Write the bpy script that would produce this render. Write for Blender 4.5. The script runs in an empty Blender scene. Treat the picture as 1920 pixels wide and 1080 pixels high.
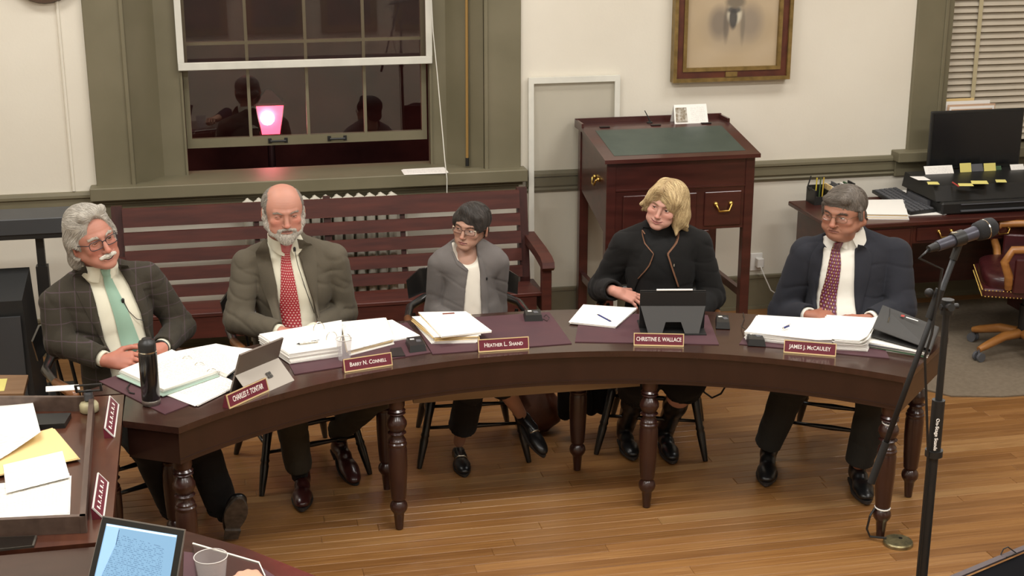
import bpy, math, random
import numpy as np
from mathutils import Vector, Matrix
from mathutils.bvhtree import BVHTree
random.seed(7); rng = np.random.default_rng(11)
S = bpy.context.scene; COL = S.collection
R_ = math.radians
# ------------------------------------------------------------------ camera
CF, CP, CY, CH = 2700.0, R_(16.8), R_(12.0), 2.81
cam = bpy.data.cameras.new('camera'); camo = bpy.data.objects.new('camera', cam); COL.objects.link(camo)
camo.location = (0, 0, CH); camo.rotation_euler = (math.pi/2 - CP, 0, -CY)
cam.sensor_width = 36; cam.lens = CF/1920*36; cam.clip_start = .05; cam.clip_end = 200
S.camera = camo
# ------------------------------------------------------------------ world, exposure
w = bpy.data.worlds.new('night'); S.world = w; w.use_nodes = True
w.node_tree.nodes['Background'].inputs[0].default_value = (.010, .004, .006, 1)
w.node_tree.nodes['Background'].inputs[1].default_value = 1.0
S.view_settings.view_transform = 'Standard'; S.view_settings.look = 'None'
S.view_settings.gamma = 1; S.view_settings.use_curve_mapping = False
S.view_settings.exposure = 0.0
# ceiling lights of the room (fluorescent panels, out of frame overhead)
def ceil_light(x, y, e, sx=1.5, sy=.6, col=(1, .98, .945)):
    l = bpy.data.lights.new('ceiling_panel', 'AREA'); l.shape = 'RECTANGLE'; l.size = sx; l.size_y = sy
    l.energy = e; l.color = col
    o = bpy.data.objects.new('ceiling_panel_light', l); COL.objects.link(o); o.location = (x, y, 3.78)
    return o
for lx in (-1.2, 1.4, 4.0):
    for ly, e in ((1.6, 54), (4.4, 66), (6.9, 38)):
        ceil_light(lx, ly, e)
# ------------------------------------------------------------------ geometry of the place seen through the survey camera
_F = np.array([math.sin(CY)*math.cos(CP), math.cos(CY)*math.cos(CP), -math.sin(CP)])
_R = np.array([math.cos(CY), -math.sin(CY), 0.]); _U = np.cross(_R, _F)
def P(x, y, z=None, Y=None, R=None):
    """world point measured from the photograph on a known height, a known wall distance, or a known table radius"""
    d = _R*(x-960)/CF - _U*(y-540)/CF + _F
    if z is not None: t = (z-CH)/d[2]
    elif Y is not None: t = Y/d[1]
    else:
        a = d[0]**2+d[1]**2; b = -d[0]*TC[0]-d[1]*TC[1]; c = TC[0]**2+TC[1]**2-R*R
        t = (-b+math.sqrt(b*b-a*c))/a
    return np.array([d[0]*t, d[1]*t, CH+d[2]*t])
TC = (1.235, 3.535); RI, RO, TZ = 2.15, 2.72, .76      # curved table: centre, inner and outer radius, height
def arc(r, deg, z=0.): return np.array([TC[0]+r*math.cos(R_(deg)), TC[1]+r*math.sin(R_(deg)), z])
# ------------------------------------------------------------------ colours and materials
def C(h):
    h = h.lstrip('#'); v = [int(h[i:i+2], 16)/255 for i in (0, 2, 4)]
    return tuple((x/12.92 if x <= .04045 else ((x+.055)/1.055)**2.4) for x in v)+(1,)
MATS = {}
def mat(name, base, rough=.6, metal=0., var=None, vscale=6, bump=0., bscale=40, coat=0., stretch=(1,1,1), spec=.5, emit=None, estr=0, rand=None, sheen=0, sss=0, attr=None, trans=0, alpha=1, detail=4, bdist=.002):
    if name in MATS: return MATS[name]
    m = bpy.data.materials.new(name); m.use_nodes = True; nt = m.node_tree; N = nt.nodes; L = nt.links
    b = N['Principled BSDF']; base = C(base) if isinstance(base, str) else base
    b.inputs['Base Color'].default_value = base; b.inputs['Roughness'].default_value = rough
    b.inputs['Metallic'].default_value = metal; b.inputs['Coat Weight'].default_value = coat; b.inputs['Coat Roughness'].default_value = .12
    b.inputs['Specular IOR Level'].default_value = spec
    if sheen: b.inputs['Sheen Weight'].default_value = sheen
    if trans: b.inputs['Transmission Weight'].default_value = trans
    if sss: b.inputs['Subsurface Weight'].default_value = sss; b.inputs['Subsurface Radius'].default_value = (.01,.004,.002); b.inputs['Subsurface Scale'].default_value = .6
    if emit: b.inputs['Emission Color'].default_value = C(emit); b.inputs['Emission Strength'].default_value = estr
    tc = N.new('ShaderNodeTexCoord'); mp = N.new('ShaderNodeMapping'); mp.inputs['Scale'].default_value = stretch
    L.new(tc.outputs['Object'], mp.inputs[0]); vec = mp.outputs[0]; out = None
    if rand is not None:
        oi = N.new('ShaderNodeObjectInfo'); ad = N.new('ShaderNodeVectorMath'); ad.operation = 'ADD'
        sc = N.new('ShaderNodeMath'); sc.operation = 'MULTIPLY'; sc.inputs[1].default_value = 37
        L.new(oi.outputs['Random'], sc.inputs[0]); L.new(vec, ad.inputs[0]); L.new(sc.outputs[0], ad.inputs[1]); vec = ad.outputs[0]
    if attr:
        at = N.new('ShaderNodeAttribute'); at.attribute_name = attr; out = at.outputs['Color']
    if var:
        n = N.new('ShaderNodeTexNoise'); n.inputs['Scale'].default_value = vscale; n.inputs['Detail'].default_value = detail
        L.new(vec, n.inputs['Vector'])
        r = N.new('ShaderNodeMapRange'); r.inputs[1].default_value = .32; r.inputs[2].default_value = .68
        L.new(n.outputs[0], r.inputs[0])
        mx = N.new('ShaderNodeMix'); mx.data_type = 'RGBA'
        L.new(r.outputs[0], mx.inputs['Factor'])
        if out: L.new(out, mx.inputs['A'])
        else: mx.inputs['A'].default_value = base
        if isinstance(var, (int, float)):
            if out:
                mu = N.new('ShaderNodeMix'); mu.data_type = 'RGBA'; mu.blend_type = 'MULTIPLY'; mu.inputs['Factor'].default_value = 1
                L.new(out, mu.inputs['A']); mu.inputs['B'].default_value = (1-var, 1-var, 1-var, 1); L.new(mu.outputs['Result'], mx.inputs['B'])
            else: mx.inputs['B'].default_value = tuple(x*(1-var) for x in base[:3])+(1,)
        else: mx.inputs['B'].default_value = C(var)
        out = mx.outputs['Result']
    if rand:
        hs = N.new('ShaderNodeMix'); hs.data_type = 'RGBA'; hs.blend_type = 'MULTIPLY'; hs.inputs['Factor'].default_value = 1
        cr = N.new('ShaderNodeValToRGB'); e = cr.color_ramp.elements; e[0].color = C(rand[0]); e[1].color = C(rand[1])
        for i, c in enumerate(rand[2:]):
            q = e.new((i+1)/(len(rand)-1)); q.color = C(c)
        L.new(oi.outputs['Random'], cr.inputs[0]); L.new(cr.outputs[0], hs.inputs['B'])
        if out: L.new(out, hs.inputs['A'])
        else: hs.inputs['A'].default_value = base
        out = hs.outputs['Result']
    if out: L.new(out, b.inputs['Base Color'])
    if bump:
        n2 = N.new('ShaderNodeTexNoise'); n2.inputs['Scale'].default_value = bscale; n2.inputs['Detail'].default_value = 5
        L.new(vec, n2.inputs['Vector']); bp = N.new('ShaderNodeBump'); bp.inputs['Strength'].default_value = bump; bp.inputs['Distance'].default_value = bdist
        L.new(n2.outputs[0], bp.inputs['Height']); L.new(bp.outputs[0], b.inputs['Normal'])
    MATS[name] = m; return m
def pane_mat(name, refl=.12, tint=(1,1,1,1), rough=0.):
    m = bpy.data.materials.new(name); m.use_nodes = True; nt = m.node_tree; N = nt.nodes; L = nt.links
    N.remove(N['Principled BSDF']); t = N.new('ShaderNodeBsdfTransparent'); t.inputs[0].default_value = tint
    g = N.new('ShaderNodeBsdfGlossy'); g.inputs['Roughness'].default_value = rough; mx = N.new('ShaderNodeMixShader')
    lw = N.new('ShaderNodeLayerWeight'); lw.inputs[0].default_value = .15; mr = N.new('ShaderNodeMapRange')
    mr.inputs[3].default_value = refl; mr.inputs[4].default_value = 1; L.new(lw.outputs['Fresnel'], mr.inputs[0])
    mr.inputs[1].default_value = .0; mr.inputs[2].default_value = 1.2
    L.new(mr.outputs[0], mx.inputs[0]); L.new(t.outputs[0], mx.inputs[1]); L.new(g.outputs[0], mx.inputs[2])
    L.new(mx.outputs[0], N['Material Output'].inputs[0]); MATS[name] = m; return m
def ramp_pattern(name, base, ink, kind='text', scale=1., rough=.7, amount=.35, bg=None):
    """paper with faint printed lines, mapped on generated coordinates"""
    if name in MATS: return MATS[name]
    m = bpy.data.materials.new(name); m.use_nodes = True; nt = m.node_tree; N = nt.nodes; L = nt.links; b = N['Principled BSDF']
    b.inputs['Roughness'].default_value = rough; b.inputs['Specular IOR Level'].default_value = .25
    tc = N.new('ShaderNodeTexCoord'); sp = N.new('ShaderNodeSeparateXYZ'); L.new(tc.outputs['UV'], sp.inputs[0])
    wv = N.new('ShaderNodeMath'); wv.operation = 'MULTIPLY'; wv.inputs[1].default_value = 26*scale; L.new(sp.outputs[1], wv.inputs[0])
    fr = N.new('ShaderNodeMath'); fr.operation = 'FRACT'; L.new(wv.outputs[0], fr.inputs[0])
    gt = N.new('ShaderNodeMath'); gt.operation = 'GREATER_THAN'; gt.inputs[1].default_value = .58; L.new(fr.outputs[0], gt.inputs[0])
    fl = N.new('ShaderNodeMath'); fl.operation = 'FLOOR'; L.new(wv.outputs[0], fl.inputs[0])
    cb = N.new('ShaderNodeCombineXYZ'); mx = N.new('ShaderNodeMath'); mx.operation = 'MULTIPLY'; mx.inputs[1].default_value = 14*scale
    L.new(sp.outputs[0], mx.inputs[0]); L.new(mx.outputs[0], cb.inputs[0]); L.new(fl.outputs[0], cb.inputs[1])
    ns = N.new('ShaderNodeTexNoise'); ns.inputs['Scale'].default_value = 1.7; ns.inputs['Detail'].default_value = 2; L.new(cb.outputs[0], ns.inputs['Vector'])
    g2 = N.new('ShaderNodeMath'); g2.operation = 'GREATER_THAN'; g2.inputs[1].default_value = .5; L.new(ns.outputs[0], g2.inputs[0])
    def band(sock, a, c):
        q = N.new('ShaderNodeMath'); q.operation = 'GREATER_THAN'; q.inputs[1].default_value = a; L.new(sock, q.inputs[0])
        q2 = N.new('ShaderNodeMath'); q2.operation = 'LESS_THAN'; q2.inputs[1].default_value = c; L.new(sock, q2.inputs[0])
        q3 = N.new('ShaderNodeMath'); q3.operation = 'MULTIPLY'; L.new(q.outputs[0], q3.inputs[0]); L.new(q2.outputs[0], q3.inputs[1]); return q3.outputs[0]
    o = gt.outputs[0]
    for s_ in (g2.outputs[0], band(sp.outputs[0], .1, .9), band(sp.outputs[1], .08, .9)):
        q = N.new('ShaderNodeMath'); q.operation = 'MULTIPLY'; L.new(o, q.inputs[0]); L.new(s_, q.inputs[1]); o = q.outputs[0]
    q = N.new('ShaderNodeMath'); q.operation = 'MULTIPLY'; q.inputs[1].default_value = amount; L.new(o, q.inputs[0])
    mc = N.new('ShaderNodeMix'); mc.data_type = 'RGBA'; mc.inputs['A'].default_value = C(base); mc.inputs['B'].default_value = C(ink); L.new(q.outputs[0], mc.inputs['Factor'])
    L.new(mc.outputs['Result'], b.inputs['Base Color'])
    if kind == 'screen':
        b.inputs['Base Color'].default_value = (0,0,0,1)
        for l in list(b.inputs['Base Color'].links): L.remove(l)
        L.new(mc.outputs['Result'], b.inputs['Emission Color']); b.inputs['Emission Strength'].default_value = .85; b.inputs['Roughness'].default_value = .2
    MATS[name] = m; return m
# ------------------------------------------------------------------ mesh builder
class MB:
    def __init__(s): s.v = []; s.f = []; s.mi = []; s.cur = 0; s.uv = None
    def add(s, v, f):
        n = len(s.v); s.v += [tuple(map(float, p)) for p in v]; s.f += [tuple(i+n for i in q) for q in f]; s.mi += [s.cur]*len(f); return s
    def box(s, c, d, rz=0., bev=0., rot=None):
        x, y, z = [k/2 for k in d]
        if bev:
            bev = min(bev, x*.9, y*.9, z*.9); v = []
            for sz in (-1, 1):
                for (sx, sy) in ((-1,-1),(1,-1),(1,1),(-1,1)):
                    v += [(sx*(x-bev), sy*(y-bev), sz*z), (sx*x, sy*(y-bev), sz*(z-bev)), (sx*(x-bev), sy*y, sz*(z-bev))]
            idx = lambda k, c_, t: (k*4+c_)*3+t
            f = [(idx(0,3,0),idx(0,2,0),idx(0,1,0),idx(0,0,0)), (idx(1,0,0),idx(1,1,0),idx(1,2,0),idx(1,3,0)),
                 (idx(0,0,2),idx(0,1,2),idx(1,1,2),idx(1,0,2)), (idx(0,2,2),idx(0,3,2),idx(1,3,2),idx(1,2,2)),
                 (idx(0,1,1),idx(0,2,1),idx(1,2,1),idx(1,1,1)), (idx(0,3,1),idx(0,0,1),idx(1,0,1),idx(1,3,1)),
                 (idx(0,0,0),idx(0,1,0),idx(0,1,2),idx(0,0,2)), (idx(0,2,0),idx(0,3,0),idx(0,3,2),idx(0,2,2)),
                 (idx(0,1,0),idx(0,2,0),idx(0,2,1),idx(0,1,1)), (idx(0,3,0),idx(0,0,0),idx(0,0,1),idx(0,3,1)),
                 (idx(1,1,0),idx(1,0,0),idx(1,0,2),idx(1,1,2)), (idx(1,3,0),idx(1,2,0),idx(1,2,2),idx(1,3,2)),
                 (idx(1,2,0),idx(1,1,0),idx(1,1,1),idx(1,2,1)), (idx(1,0,0),idx(1,3,0),idx(1,3,1),idx(1,0,1)),
                 (idx(0,0,1),idx(0,0,2),idx(1,0,2),idx(1,0,1)), (idx(0,1,2),idx(0,1,1),idx(1,1,1),idx(1,1,2)),
                 (idx(0,2,1),idx(0,2,2),idx(1,2,2),idx(1,2,1)), (idx(0,3,2),idx(0,3,1),idx(1,3,1),idx(1,3,2))]
            for k in (0, 1):
                for c_ in range(4):
                    t = (idx(k,c_,0), idx(k,c_,1), idx(k,c_,2)); f.append(t)
        else:
            v = [(-x,-y,-z),(x,-y,-z),(x,y,-z),(-x,y,-z),(-x,-y,z),(x,-y,z),(x,y,z),(-x,y,z)]
            f = [(3,2,1,0),(4,5,6,7),(0,1,5,4),(1,2,6,5),(2,3,7,6),(3,0,4,7)]
        M = (rot.to_3x3() if rot is not None else Matrix.Rotation(rz, 3, 'Z'))
        v = [M @ Vector(p) + Vector(c) for p in v]
        return s.add(v, f)
    def bb(s, lo, hi, bev=0.): return s.box([(a+b)/2 for a, b in zip(lo, hi)], [abs(b-a) for a, b in zip(lo, hi)], bev=bev)
    def hexa(s, b4, t4): # bottom quad, top quad (ccw seen from above)
        return s.add(list(b4)+list(t4), [(3,2,1,0),(4,5,6,7),(0,1,5,4),(1,2,6,5),(2,3,7,6),(3,0,4,7)])
    def slab(s, q, h): # quad points, extruded up by h
        q = [np.array(p, float) for p in q]; return s.hexa(q, [p+np.array([0,0,h]) for p in q])
    def prism(s, poly, lo, hi, axis='z'):
        n = len(poly)
        def mk(p, t): return {'z': (p[0], p[1], t), 'y': (p[0], t, p[1]), 'x': (t, p[0], p[1])}[axis]
        v = [mk(p, lo) for p in poly]+[mk(p, hi) for p in poly]
        f = [tuple(range(n-1, -1, -1)), tuple(range(n, 2*n))]+[(i, (i+1) % n, n+(i+1) % n, n+i) for i in range(n)]
        return s.add(v, f)
    def lathe(s, prof, c=(0,0,0), n=20, axis=None):
        v = []; f = []; M = Matrix.Identity(3)
        if axis is not None: M = Vector((0,0,1)).rotation_difference(Vector(axis)).to_matrix()
        for r, z in prof:
            for i in range(n):
                a = 2*math.pi*i/n; v.append(M @ Vector((r*math.cos(a), r*math.sin(a), z)) + Vector(c))
        for j in range(len(prof)-1):
            for i in range(n): f.append((j*n+i, j*n+(i+1) % n, (j+1)*n+(i+1) % n, (j+1)*n+i))
        f.append(tuple(range(n-1, -1, -1))); f.append(tuple((len(prof)-1)*n+i for i in range(n)))
        return s.add(v, f)
    def cyl(s, a, b, ra, rb=None, n=14):
        a = Vector(a); b = Vector(b); d = b-a; rb = ra if rb is None else rb
        return s.lathe([(ra, 0), (rb, d.length)], a, n, d.normalized())
    def tube(s, pts, r, n=8, closed=False, flat=None):
        pts = [Vector(tuple(map(float, p))) for p in pts]; m = len(pts); v = []; f = []
        rr = r if isinstance(r, (list, tuple)) else [r]*m
        up = None
        for i, p in enumerate(pts):
            if closed: t = pts[(i+1) % m]-pts[i-1]
            else: t = pts[min(i+1, m-1)]-pts[max(i-1, 0)]
            t.normalize()
            if up is None: up = t.orthogonal().normalized() if flat is None else Vector(flat)
            up = (up - t*up.dot(t)); up = up.normalized() if up.length > 1e-6 else t.orthogonal().normalized()
            sd = t.cross(up)
            for k in range(n):
                a = 2*math.pi*k/n; v.append(p+(up*math.cos(a)+sd*math.sin(a))*rr[i])
        for i in range(m if closed else m-1):
            j = (i+1) % m
            for k in range(n): f.append((i*n+k, i*n+(k+1) % n, j*n+(k+1) % n, j*n+k))
        if not closed: f.append(tuple(range(n-1, -1, -1))); f.append(tuple((m-1)*n+k for k in range(n)))
        return s.add(v, f)
    def ball(s, c, r, n=14, sc=(1,1,1)):
        pr = [(math.sin(math.pi*k/n)*r, -math.cos(math.pi*k/n)*r) for k in range(n+1)]; pr[0] = (r*.02, -r); pr[-1] = (r*.02, r)
        t = MB().lathe(pr, (0,0,0), n+4); return s.add([(p[0]*sc[0]+c[0], p[1]*sc[1]+c[1], p[2]*sc[2]+c[2]) for p in t.v], t.f)
    def sheet(s, grid, th=.0015): # grid [i][j] of points, thickness along -z of local normal (approx z)
        n, m = len(grid), len(grid[0]); v = [p for r in grid for p in r]; k = len(v)
        v = v+[(p[0], p[1], p[2]-th) for p in v]; f = []
        for i in range(n-1):
            for j in range(m-1):
                a = (i*m+j, i*m+j+1, (i+1)*m+j+1, (i+1)*m+j); f.append(a); f.append(tuple(x+k for x in a[::-1]))
        def e(a, b): f.append((b, a, a+k, b+k))
        for j in range(m-1): e(j, j+1); e((n-1)*m+j+1, (n-1)*m+j)
        for i in range(n-1): e((i+1)*m, i*m); e(i*m+m-1, (i+1)*m+m-1)
        return s.add(v, f)
    def build(s, name, m, parent=None, world=False, smooth=False, autos=None, kind=None, label=None):
        me = bpy.data.meshes.new(name); v = s.v
        if world and parent is not None:
            Mi = pm(parent).inverted(); v = [Mi @ Vector(p) for p in v]
        me.from_pydata([tuple(p) for p in v], [], s.f); me.validate(); 
        for x in (m if isinstance(m, (list, tuple)) else [m]): me.materials.append(x)
        if isinstance(m, (list, tuple)) and len(m) > 1 and len(me.polygons) == len(s.mi): me.polygons.foreach_set('material_index', s.mi)
        if smooth:
            me.shade_smooth()
            if autos: me.set_sharp_from_angle(angle=R_(autos))
        o = bpy.data.objects.new(name, me); COL.objects.link(o)
        if parent is not None: o.parent = parent
        if kind: o['kind'] = kind
        if label: o['label'] = label
        return o
def pm(o): return o.matrix_basis.copy() if o.parent is None else pm(o.parent) @ o.matrix_basis
def thing(name, label, cat, loc=(0,0,0), rz=0., group=None):
    o = bpy.data.objects.new(name, None); COL.objects.link(o); o.empty_display_size = .05
    o.location = [float(x) for x in loc]; o.rotation_euler = (0, 0, rz); o['label'] = label; o['category'] = cat
    if group: o['group'] = group
    return o
def tag(o, label, cat, group=None):
    o['label'] = label; o['category'] = cat
    if group: o['group'] = group
    return o
def recenter(o): # give a one-mesh thing an origin at its base
    me = o.data; n = len(me.vertices); a = np.empty(n*3, 'f'); me.vertices.foreach_get('co', a); a = a.reshape(-1, 3)
    c = (a.min(0)+a.max(0))/2; c[2] = a[:, 2].min(); a -= c; me.vertices.foreach_set('co', a.ravel()); me.update(); o.location = [float(x) for x in c]; return o
def struct(name, b, m, **k): return b.build(name, m, kind='structure', **k)
def quad_uv(o, top=True): # planar uv from local x,y extents
    me = o.data; uv = me.uv_layers.new(name='UVMap'); n = len(me.vertices); a = np.empty(n*3, 'f'); me.vertices.foreach_get('co', a); a = a.reshape(-1, 3)
    return me, uv, a
def uv_frame(o, org, ux, uy):
    """uv = projection on two edge vectors (world, before parenting offset)"""
    me = o.data; uv = me.uv_layers.new(name='UVMap'); M = pm(o); ux = Vector(ux); uy = Vector(uy); org = Vector(org)
    vs = []
    for v in me.vertices:
        d = (M @ v.co)-org; vs.append((d.dot(ux)/ux.length_squared, d.dot(uy)/uy.length_squared))
    buf = []
    for l in me.loops: buf += vs[l.vertex_index]
    uv.data.foreach_set('uv', buf)
def text_mesh(txt, size, mtl, parent, M, name='lettering', ext=.0006, sx=1., align='CENTER', smallcaps=False, label=None):
    cu = bpy.data.curves.new(name, 'FONT'); cu.body = txt; cu.size = size; cu.align_x = align; cu.align_y = 'CENTER'; cu.extrude = ext; cu.resolution_u = 2
    cu.offset = size*.012
    if smallcaps:
        cu.small_caps_scale = .78
        for i, ch in enumerate(txt):
            if ch.islower(): cu.body_format[i].use_small_caps = True
    o = bpy.data.objects.new(name, cu); COL.objects.link(o)
    dg = bpy.context.evaluated_depsgraph_get(); me = bpy.data.meshes.new_from_object(o.evaluated_get(dg)); COL.objects.unlink(o); bpy.data.objects.remove(o)
    me.transform(Matrix.Diagonal((sx, 1, 1, 1))); me.transform(M); me.materials.clear(); me.materials.append(mtl); me.name = name
    q = bpy.data.objects.new(name, me); COL.objects.link(q); q.parent = parent
    if label: q['label'] = label
    return q
# ------------------------------------------------------------------ common materials
M_wall = mat('cream_plaster', '#E1DBCC', .85, var='#D9D2C2', vscale=1.3, bump=.25, bscale=60)
M_olive = mat('olive_paint', '#77705A', .5, var='#6C6650', vscale=2.5, bump=.08, bscale=25, spec=.4)
M_white = mat('white_paint', '#DAD8CC', .5, var=.12, vscale=9)
M_floor = mat('oak_plank', '#A37D50', .36, var='#89633B', vscale=5, stretch=(1.2, 22, 4), rand=('#FFFFFF', '#D2C2B2', '#E6D8CA', '#F2EADF', '#C4B2A0', '#EDE0CC'), bump=.05, bscale=30, spec=.45)
M_bench = mat('red_brown_bench_wood', '#54281F', .45, var='#3F1D17', vscale=3, stretch=(1.2, 10, 10), bump=.08, bscale=30, spec=.45)
M_mahog = mat('dark_mahogany', '#2E1A14', .32, var='#25140F', vscale=3, stretch=(3, 3, 1), spec=.45, coat=.25)
M_top = mat('polished_tabletop', '#3A241D', .24, var='#301D17', vscale=4, stretch=(2, 8, 2), spec=.5, coat=.25)
M_brass = mat('brass', '#C9A85C', .28, metal=1.)
M_black = mat('black_lacquer', '#141312', .3, spec=.5, coat=.3)
M_plastic = mat('black_plastic', '#1C1C1B', .45)
M_pad = mat('maroon_desk_pad', '#4E2E34', .6, var='#462A31', vscale=8, bump=.1, bscale=300)
M_paper = mat('white_paper', '#F0EDE6', .8, spec=.2)
M_print = ramp_pattern('printed_paper', '#F0EDE6', '#8D8A88', amount=.42)
M_print2 = ramp_pattern('printed_paper_dense', '#EFEBE2', '#77746F', scale=1.15, amount=.55)
M_manila = mat('manila_folder', '#E2C68D', .75, spec=.2)
M_chairwood = mat('oak_arm_wood', '#8A5A34', .35, var='#744826', vscale=6, stretch=(1, 6, 6), coat=.2)
M_grey = mat('grey_plastic', '#55565A', .5)
M_gold = mat('gold_frame', '#8D7443', .42, metal=.35, var='#6E5A30', vscale=20, bump=.3, bscale=80)
M_glass = pane_mat('window_glass', .045)
# ================================================================== SETTING
WY = 8.35; W1 = (-.427, 1.60); W2 = (4.56, 6.6); CZ = 3.85; X0, X1, Y0 = -3.2, 7.4, -.55
fl = MB().bb((X0, Y0, -.12), (X1, WY, -.004)); floor = struct('floor', fl, mat('oak_subfloor', '#8A5F34', .45, var='#70491F', vscale=4, stretch=(1, 18, 1)))
PW = .066; me0 = MB().box((0, 0, 0), (1, PW-.0012, .02), bev=.0016)
pm0 = None; cnt = 0
y = 4.35
row = 0
while y < 7.75:
    x = -1.15 - random.random()*1.2
    xe = 4.95
    while x < xe:
        L = random.choice((.9, 1.3, 1.7, 2.1, 2.4)) * random.uniform(.85, 1.15)
        if pm0 is None: o = me0.build('floor_plank', M_floor, floor); pm0 = o.data
        else: o = bpy.data.objects.new('floor_plank', pm0); COL.objects.link(o); o.parent = floor
        o.location = (x+L/2, y+PW/2, -.0105+random.uniform(-.0002, .0003)); o.scale = (L-.0012, 1, 1); cnt += 1; x += L
    y += PW; row += 1
b = MB() # planks beyond that stretch, too small or out of view: one part
for (ya, yb) in ((2.6, 4.35), (y, WY-.02)):
    yy = ya
    while yy < yb-.01:
        x = -2.5 - random.random()
        while x < 6.2:
            L = random.uniform(1., 2.4); b.bb((x, yy, -.02), (x+L-.0012, yy+PW-.0012, -.0004)); x += L
        yy += PW
b.build('floor_planking', mat('oak_plank_far', '#A07548', .36, var='#885F38', vscale=4, stretch=(1.0, 22, 4), spec=.45), floor, kind='stuff')
# walls
b = MB(); D = .45
b.bb((X0, WY, 0), (W1[0], WY+D, CZ)); b.bb((W1[0], WY, 0), (W1[1], 8.68, .93)); b.bb((W1[0], WY, 3.3), (W1[1], WY+D, CZ))
b.bb((W1[1], WY, 0), (W2[0], WY+D, CZ)); b.bb((W2[0], WY, 0), (W2[1], WY+D, .96)); b.bb((W2[0], WY, 3.3), (W2[1], WY+D, CZ)); b.bb((W2[1], WY, 0), (X1, WY+D, CZ))
struct('wall_back', b, M_wall)
struct('wall_left', MB().bb((X0-.15, Y0, 0), (X0, WY+D, CZ)), M_wall)
struct('wall_right', MB().bb((X1, Y0, 0), (X1+.15, WY+D, CZ)), M_wall)
struct('wall_front', MB().bb((X0, Y0-.15, 0), (X1, Y0, CZ)), M_wall)
struct('ceiling', MB().bb((X0, Y0-.1, CZ), (X1, WY+D, CZ+.1)), mat('ceiling_paint', '#E8E4D8', .9))
# chair rail, baseboard
def rail(x0, x1):
    pr = [(WY+.02, .835), (WY-.012, .835), (WY-.02, .85), (WY-.012, .862), (WY-.022, .875), (WY-.022, .925), (WY-.034, .935), (WY-.034, .95), (WY-.028, .965), (WY+.02, .967)]
    return MB().prism([(p[0], p[1]) for p in pr], x0, x1, 'x')
for i, (a_, b_) in enumerate(((X0, -.66), (1.86, 4.27))): struct('trim_%d' % (i+1), rail(a_, b_), M_olive)
struct('baseboard_back', MB().bb((X0, WY-.022, 0), (X1, WY+.01, .215)).bb((X0, WY-.03, .205), (X1, WY+.01, .222)).bb((X0, WY-.034, 0), (X1, WY, .02)), M_olive)
struct('baseboard_left', MB().bb((X0, Y0, 0), (X0+.022, WY, .22)), M_olive)
struct('baseboard_right', MB().bb((X1-.022, Y0, 0), (X1, WY, .22)), M_olive)
# window 1 : frame (casing, splayed reveals, stops), sill, sash, screen
win = bpy.data.objects.new('window_1', None); COL.objects.link(win); win.location = (.59, WY, .98); win['kind'] = 'structure'
Z2 = 3.25
def pilaster(x0, x1, inner_left):
    b = MB(); b.bb((x0, WY-.03, .98), (x1, WY+.03, Z2+.2), bev=.004)
    e = x1 if inner_left else x0; sg = 1 if inner_left else -1
    b.bb((e-.012-sg*.012, WY-.042, .98), (e+.012-sg*.012, WY, Z2+.2), bev=.004)
    return b
for (x0, x1, il) in ((-.645, -.427, True), (1.60, 1.823, False)): pilaster(x0, x1, il).build('casing', M_olive, win, True)
for (xa, xb) in ((-.427, -.265), (1.60, 1.405)):
    sg = 1 if xb > xa else -1
    b = MB().hexa([(xa, WY-.01, .98), (xb, 8.60, .98), (xb-sg*.02, 8.63, .98), (xa-sg*.02, WY, .98)] if sg > 0 else [(xb, 8.60, .98), (xa, WY-.01, .98), (xa-sg*.02, WY, .98), (xb-sg*.02, 8.63, .98)],
                  [(xa, WY-.01, Z2), (xb, 8.60, Z2), (xb-sg*.02, 8.63, Z2), (xa-sg*.02, WY, Z2)] if sg > 0 else [(xb, 8.60, Z2), (xa, WY-.01, Z2), (xa-sg*.02, WY, Z2), (xb-sg*.02, 8.63, Z2)])
    b.build('reveal_panel', M_olive, win, True)
for (xa, xb) in ((-.29, -.135), (1.315, 1.43)):
    MB().bb((xa, 8.585, .98), (xb, 8.65, Z2), bev=.004).bb(((xb-.012 if xa < 0 else xa), 8.575, .98), ((xb if xa < 0 else xa+.012), 8.60, Z2)).build('stop_board', M_olive, win, True)
MB().bb((-.68, WY-.11, .925), (1.85, WY+.02, 1.0), bev=.005).bb((-.427, WY-.02, .931), (1.6, 8.69, .985)).build('sill', M_olive, win, True)
MB().bb((-.66, WY-.05, .895), (1.83, WY+.02, .93)).bb((-.645, WY-.03, .80), (1.81, WY+.02, .90), bev=.006).build('apron_moulding', M_olive, win, True)
sash = bpy.data.objects.new('sash', None); COL.objects.link(sash)
# sash as a part: one mesh with sub-parts (pane, handle)
SY = 8.665; b = MB(); sx0, sx1 = -.132, 1.305; zs = (1.13, 1.745, 2.36)
b.bb((sx0, SY-.02, 1.13), (sx1, SY+.02, 1.185)); b.bb((sx0, SY-.02, 1.185), (sx0+.03, SY+.02, 2.9)); b.bb((sx1-.03, SY-.02, 1.185), (sx1, SY+.02, 2.9))
xs = [sx0+.03+(sx1-sx0-.06)*k/4 for k in range(5)]
for x in xs[1:-1]: b.bb((x-.009, SY-.014, 1.185), (x+.009, SY+.014, 2.9))
for z in (1.745, 2.3, 2.86): b.bb((sx0, SY-.0145, z-.009), (sx1, SY+.0145, z+.009))
COL.objects.unlink(sash); bpy.data.objects.remove(sash)
sash = b.build('sash', M_olive, win, True)
pr = 0
for k in range(4):
    for (za, zb) in ((1.185, 1.736), (1.754, 2.29), (2.31, 2.85)):
        t = .04*(zb-za)/2
        MB().hexa([(xs[k], SY-t, za), (xs[k+1], SY-t, za), (xs[k+1], SY-t+.002, za), (xs[k], SY-t+.002, za)], [(xs[k], SY+t, zb), (xs[k+1], SY+t, zb), (xs[k+1], SY+t+.002, zb), (xs[k], SY+t+.002, zb)]).build('pane', M_glass, sash, True)
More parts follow.
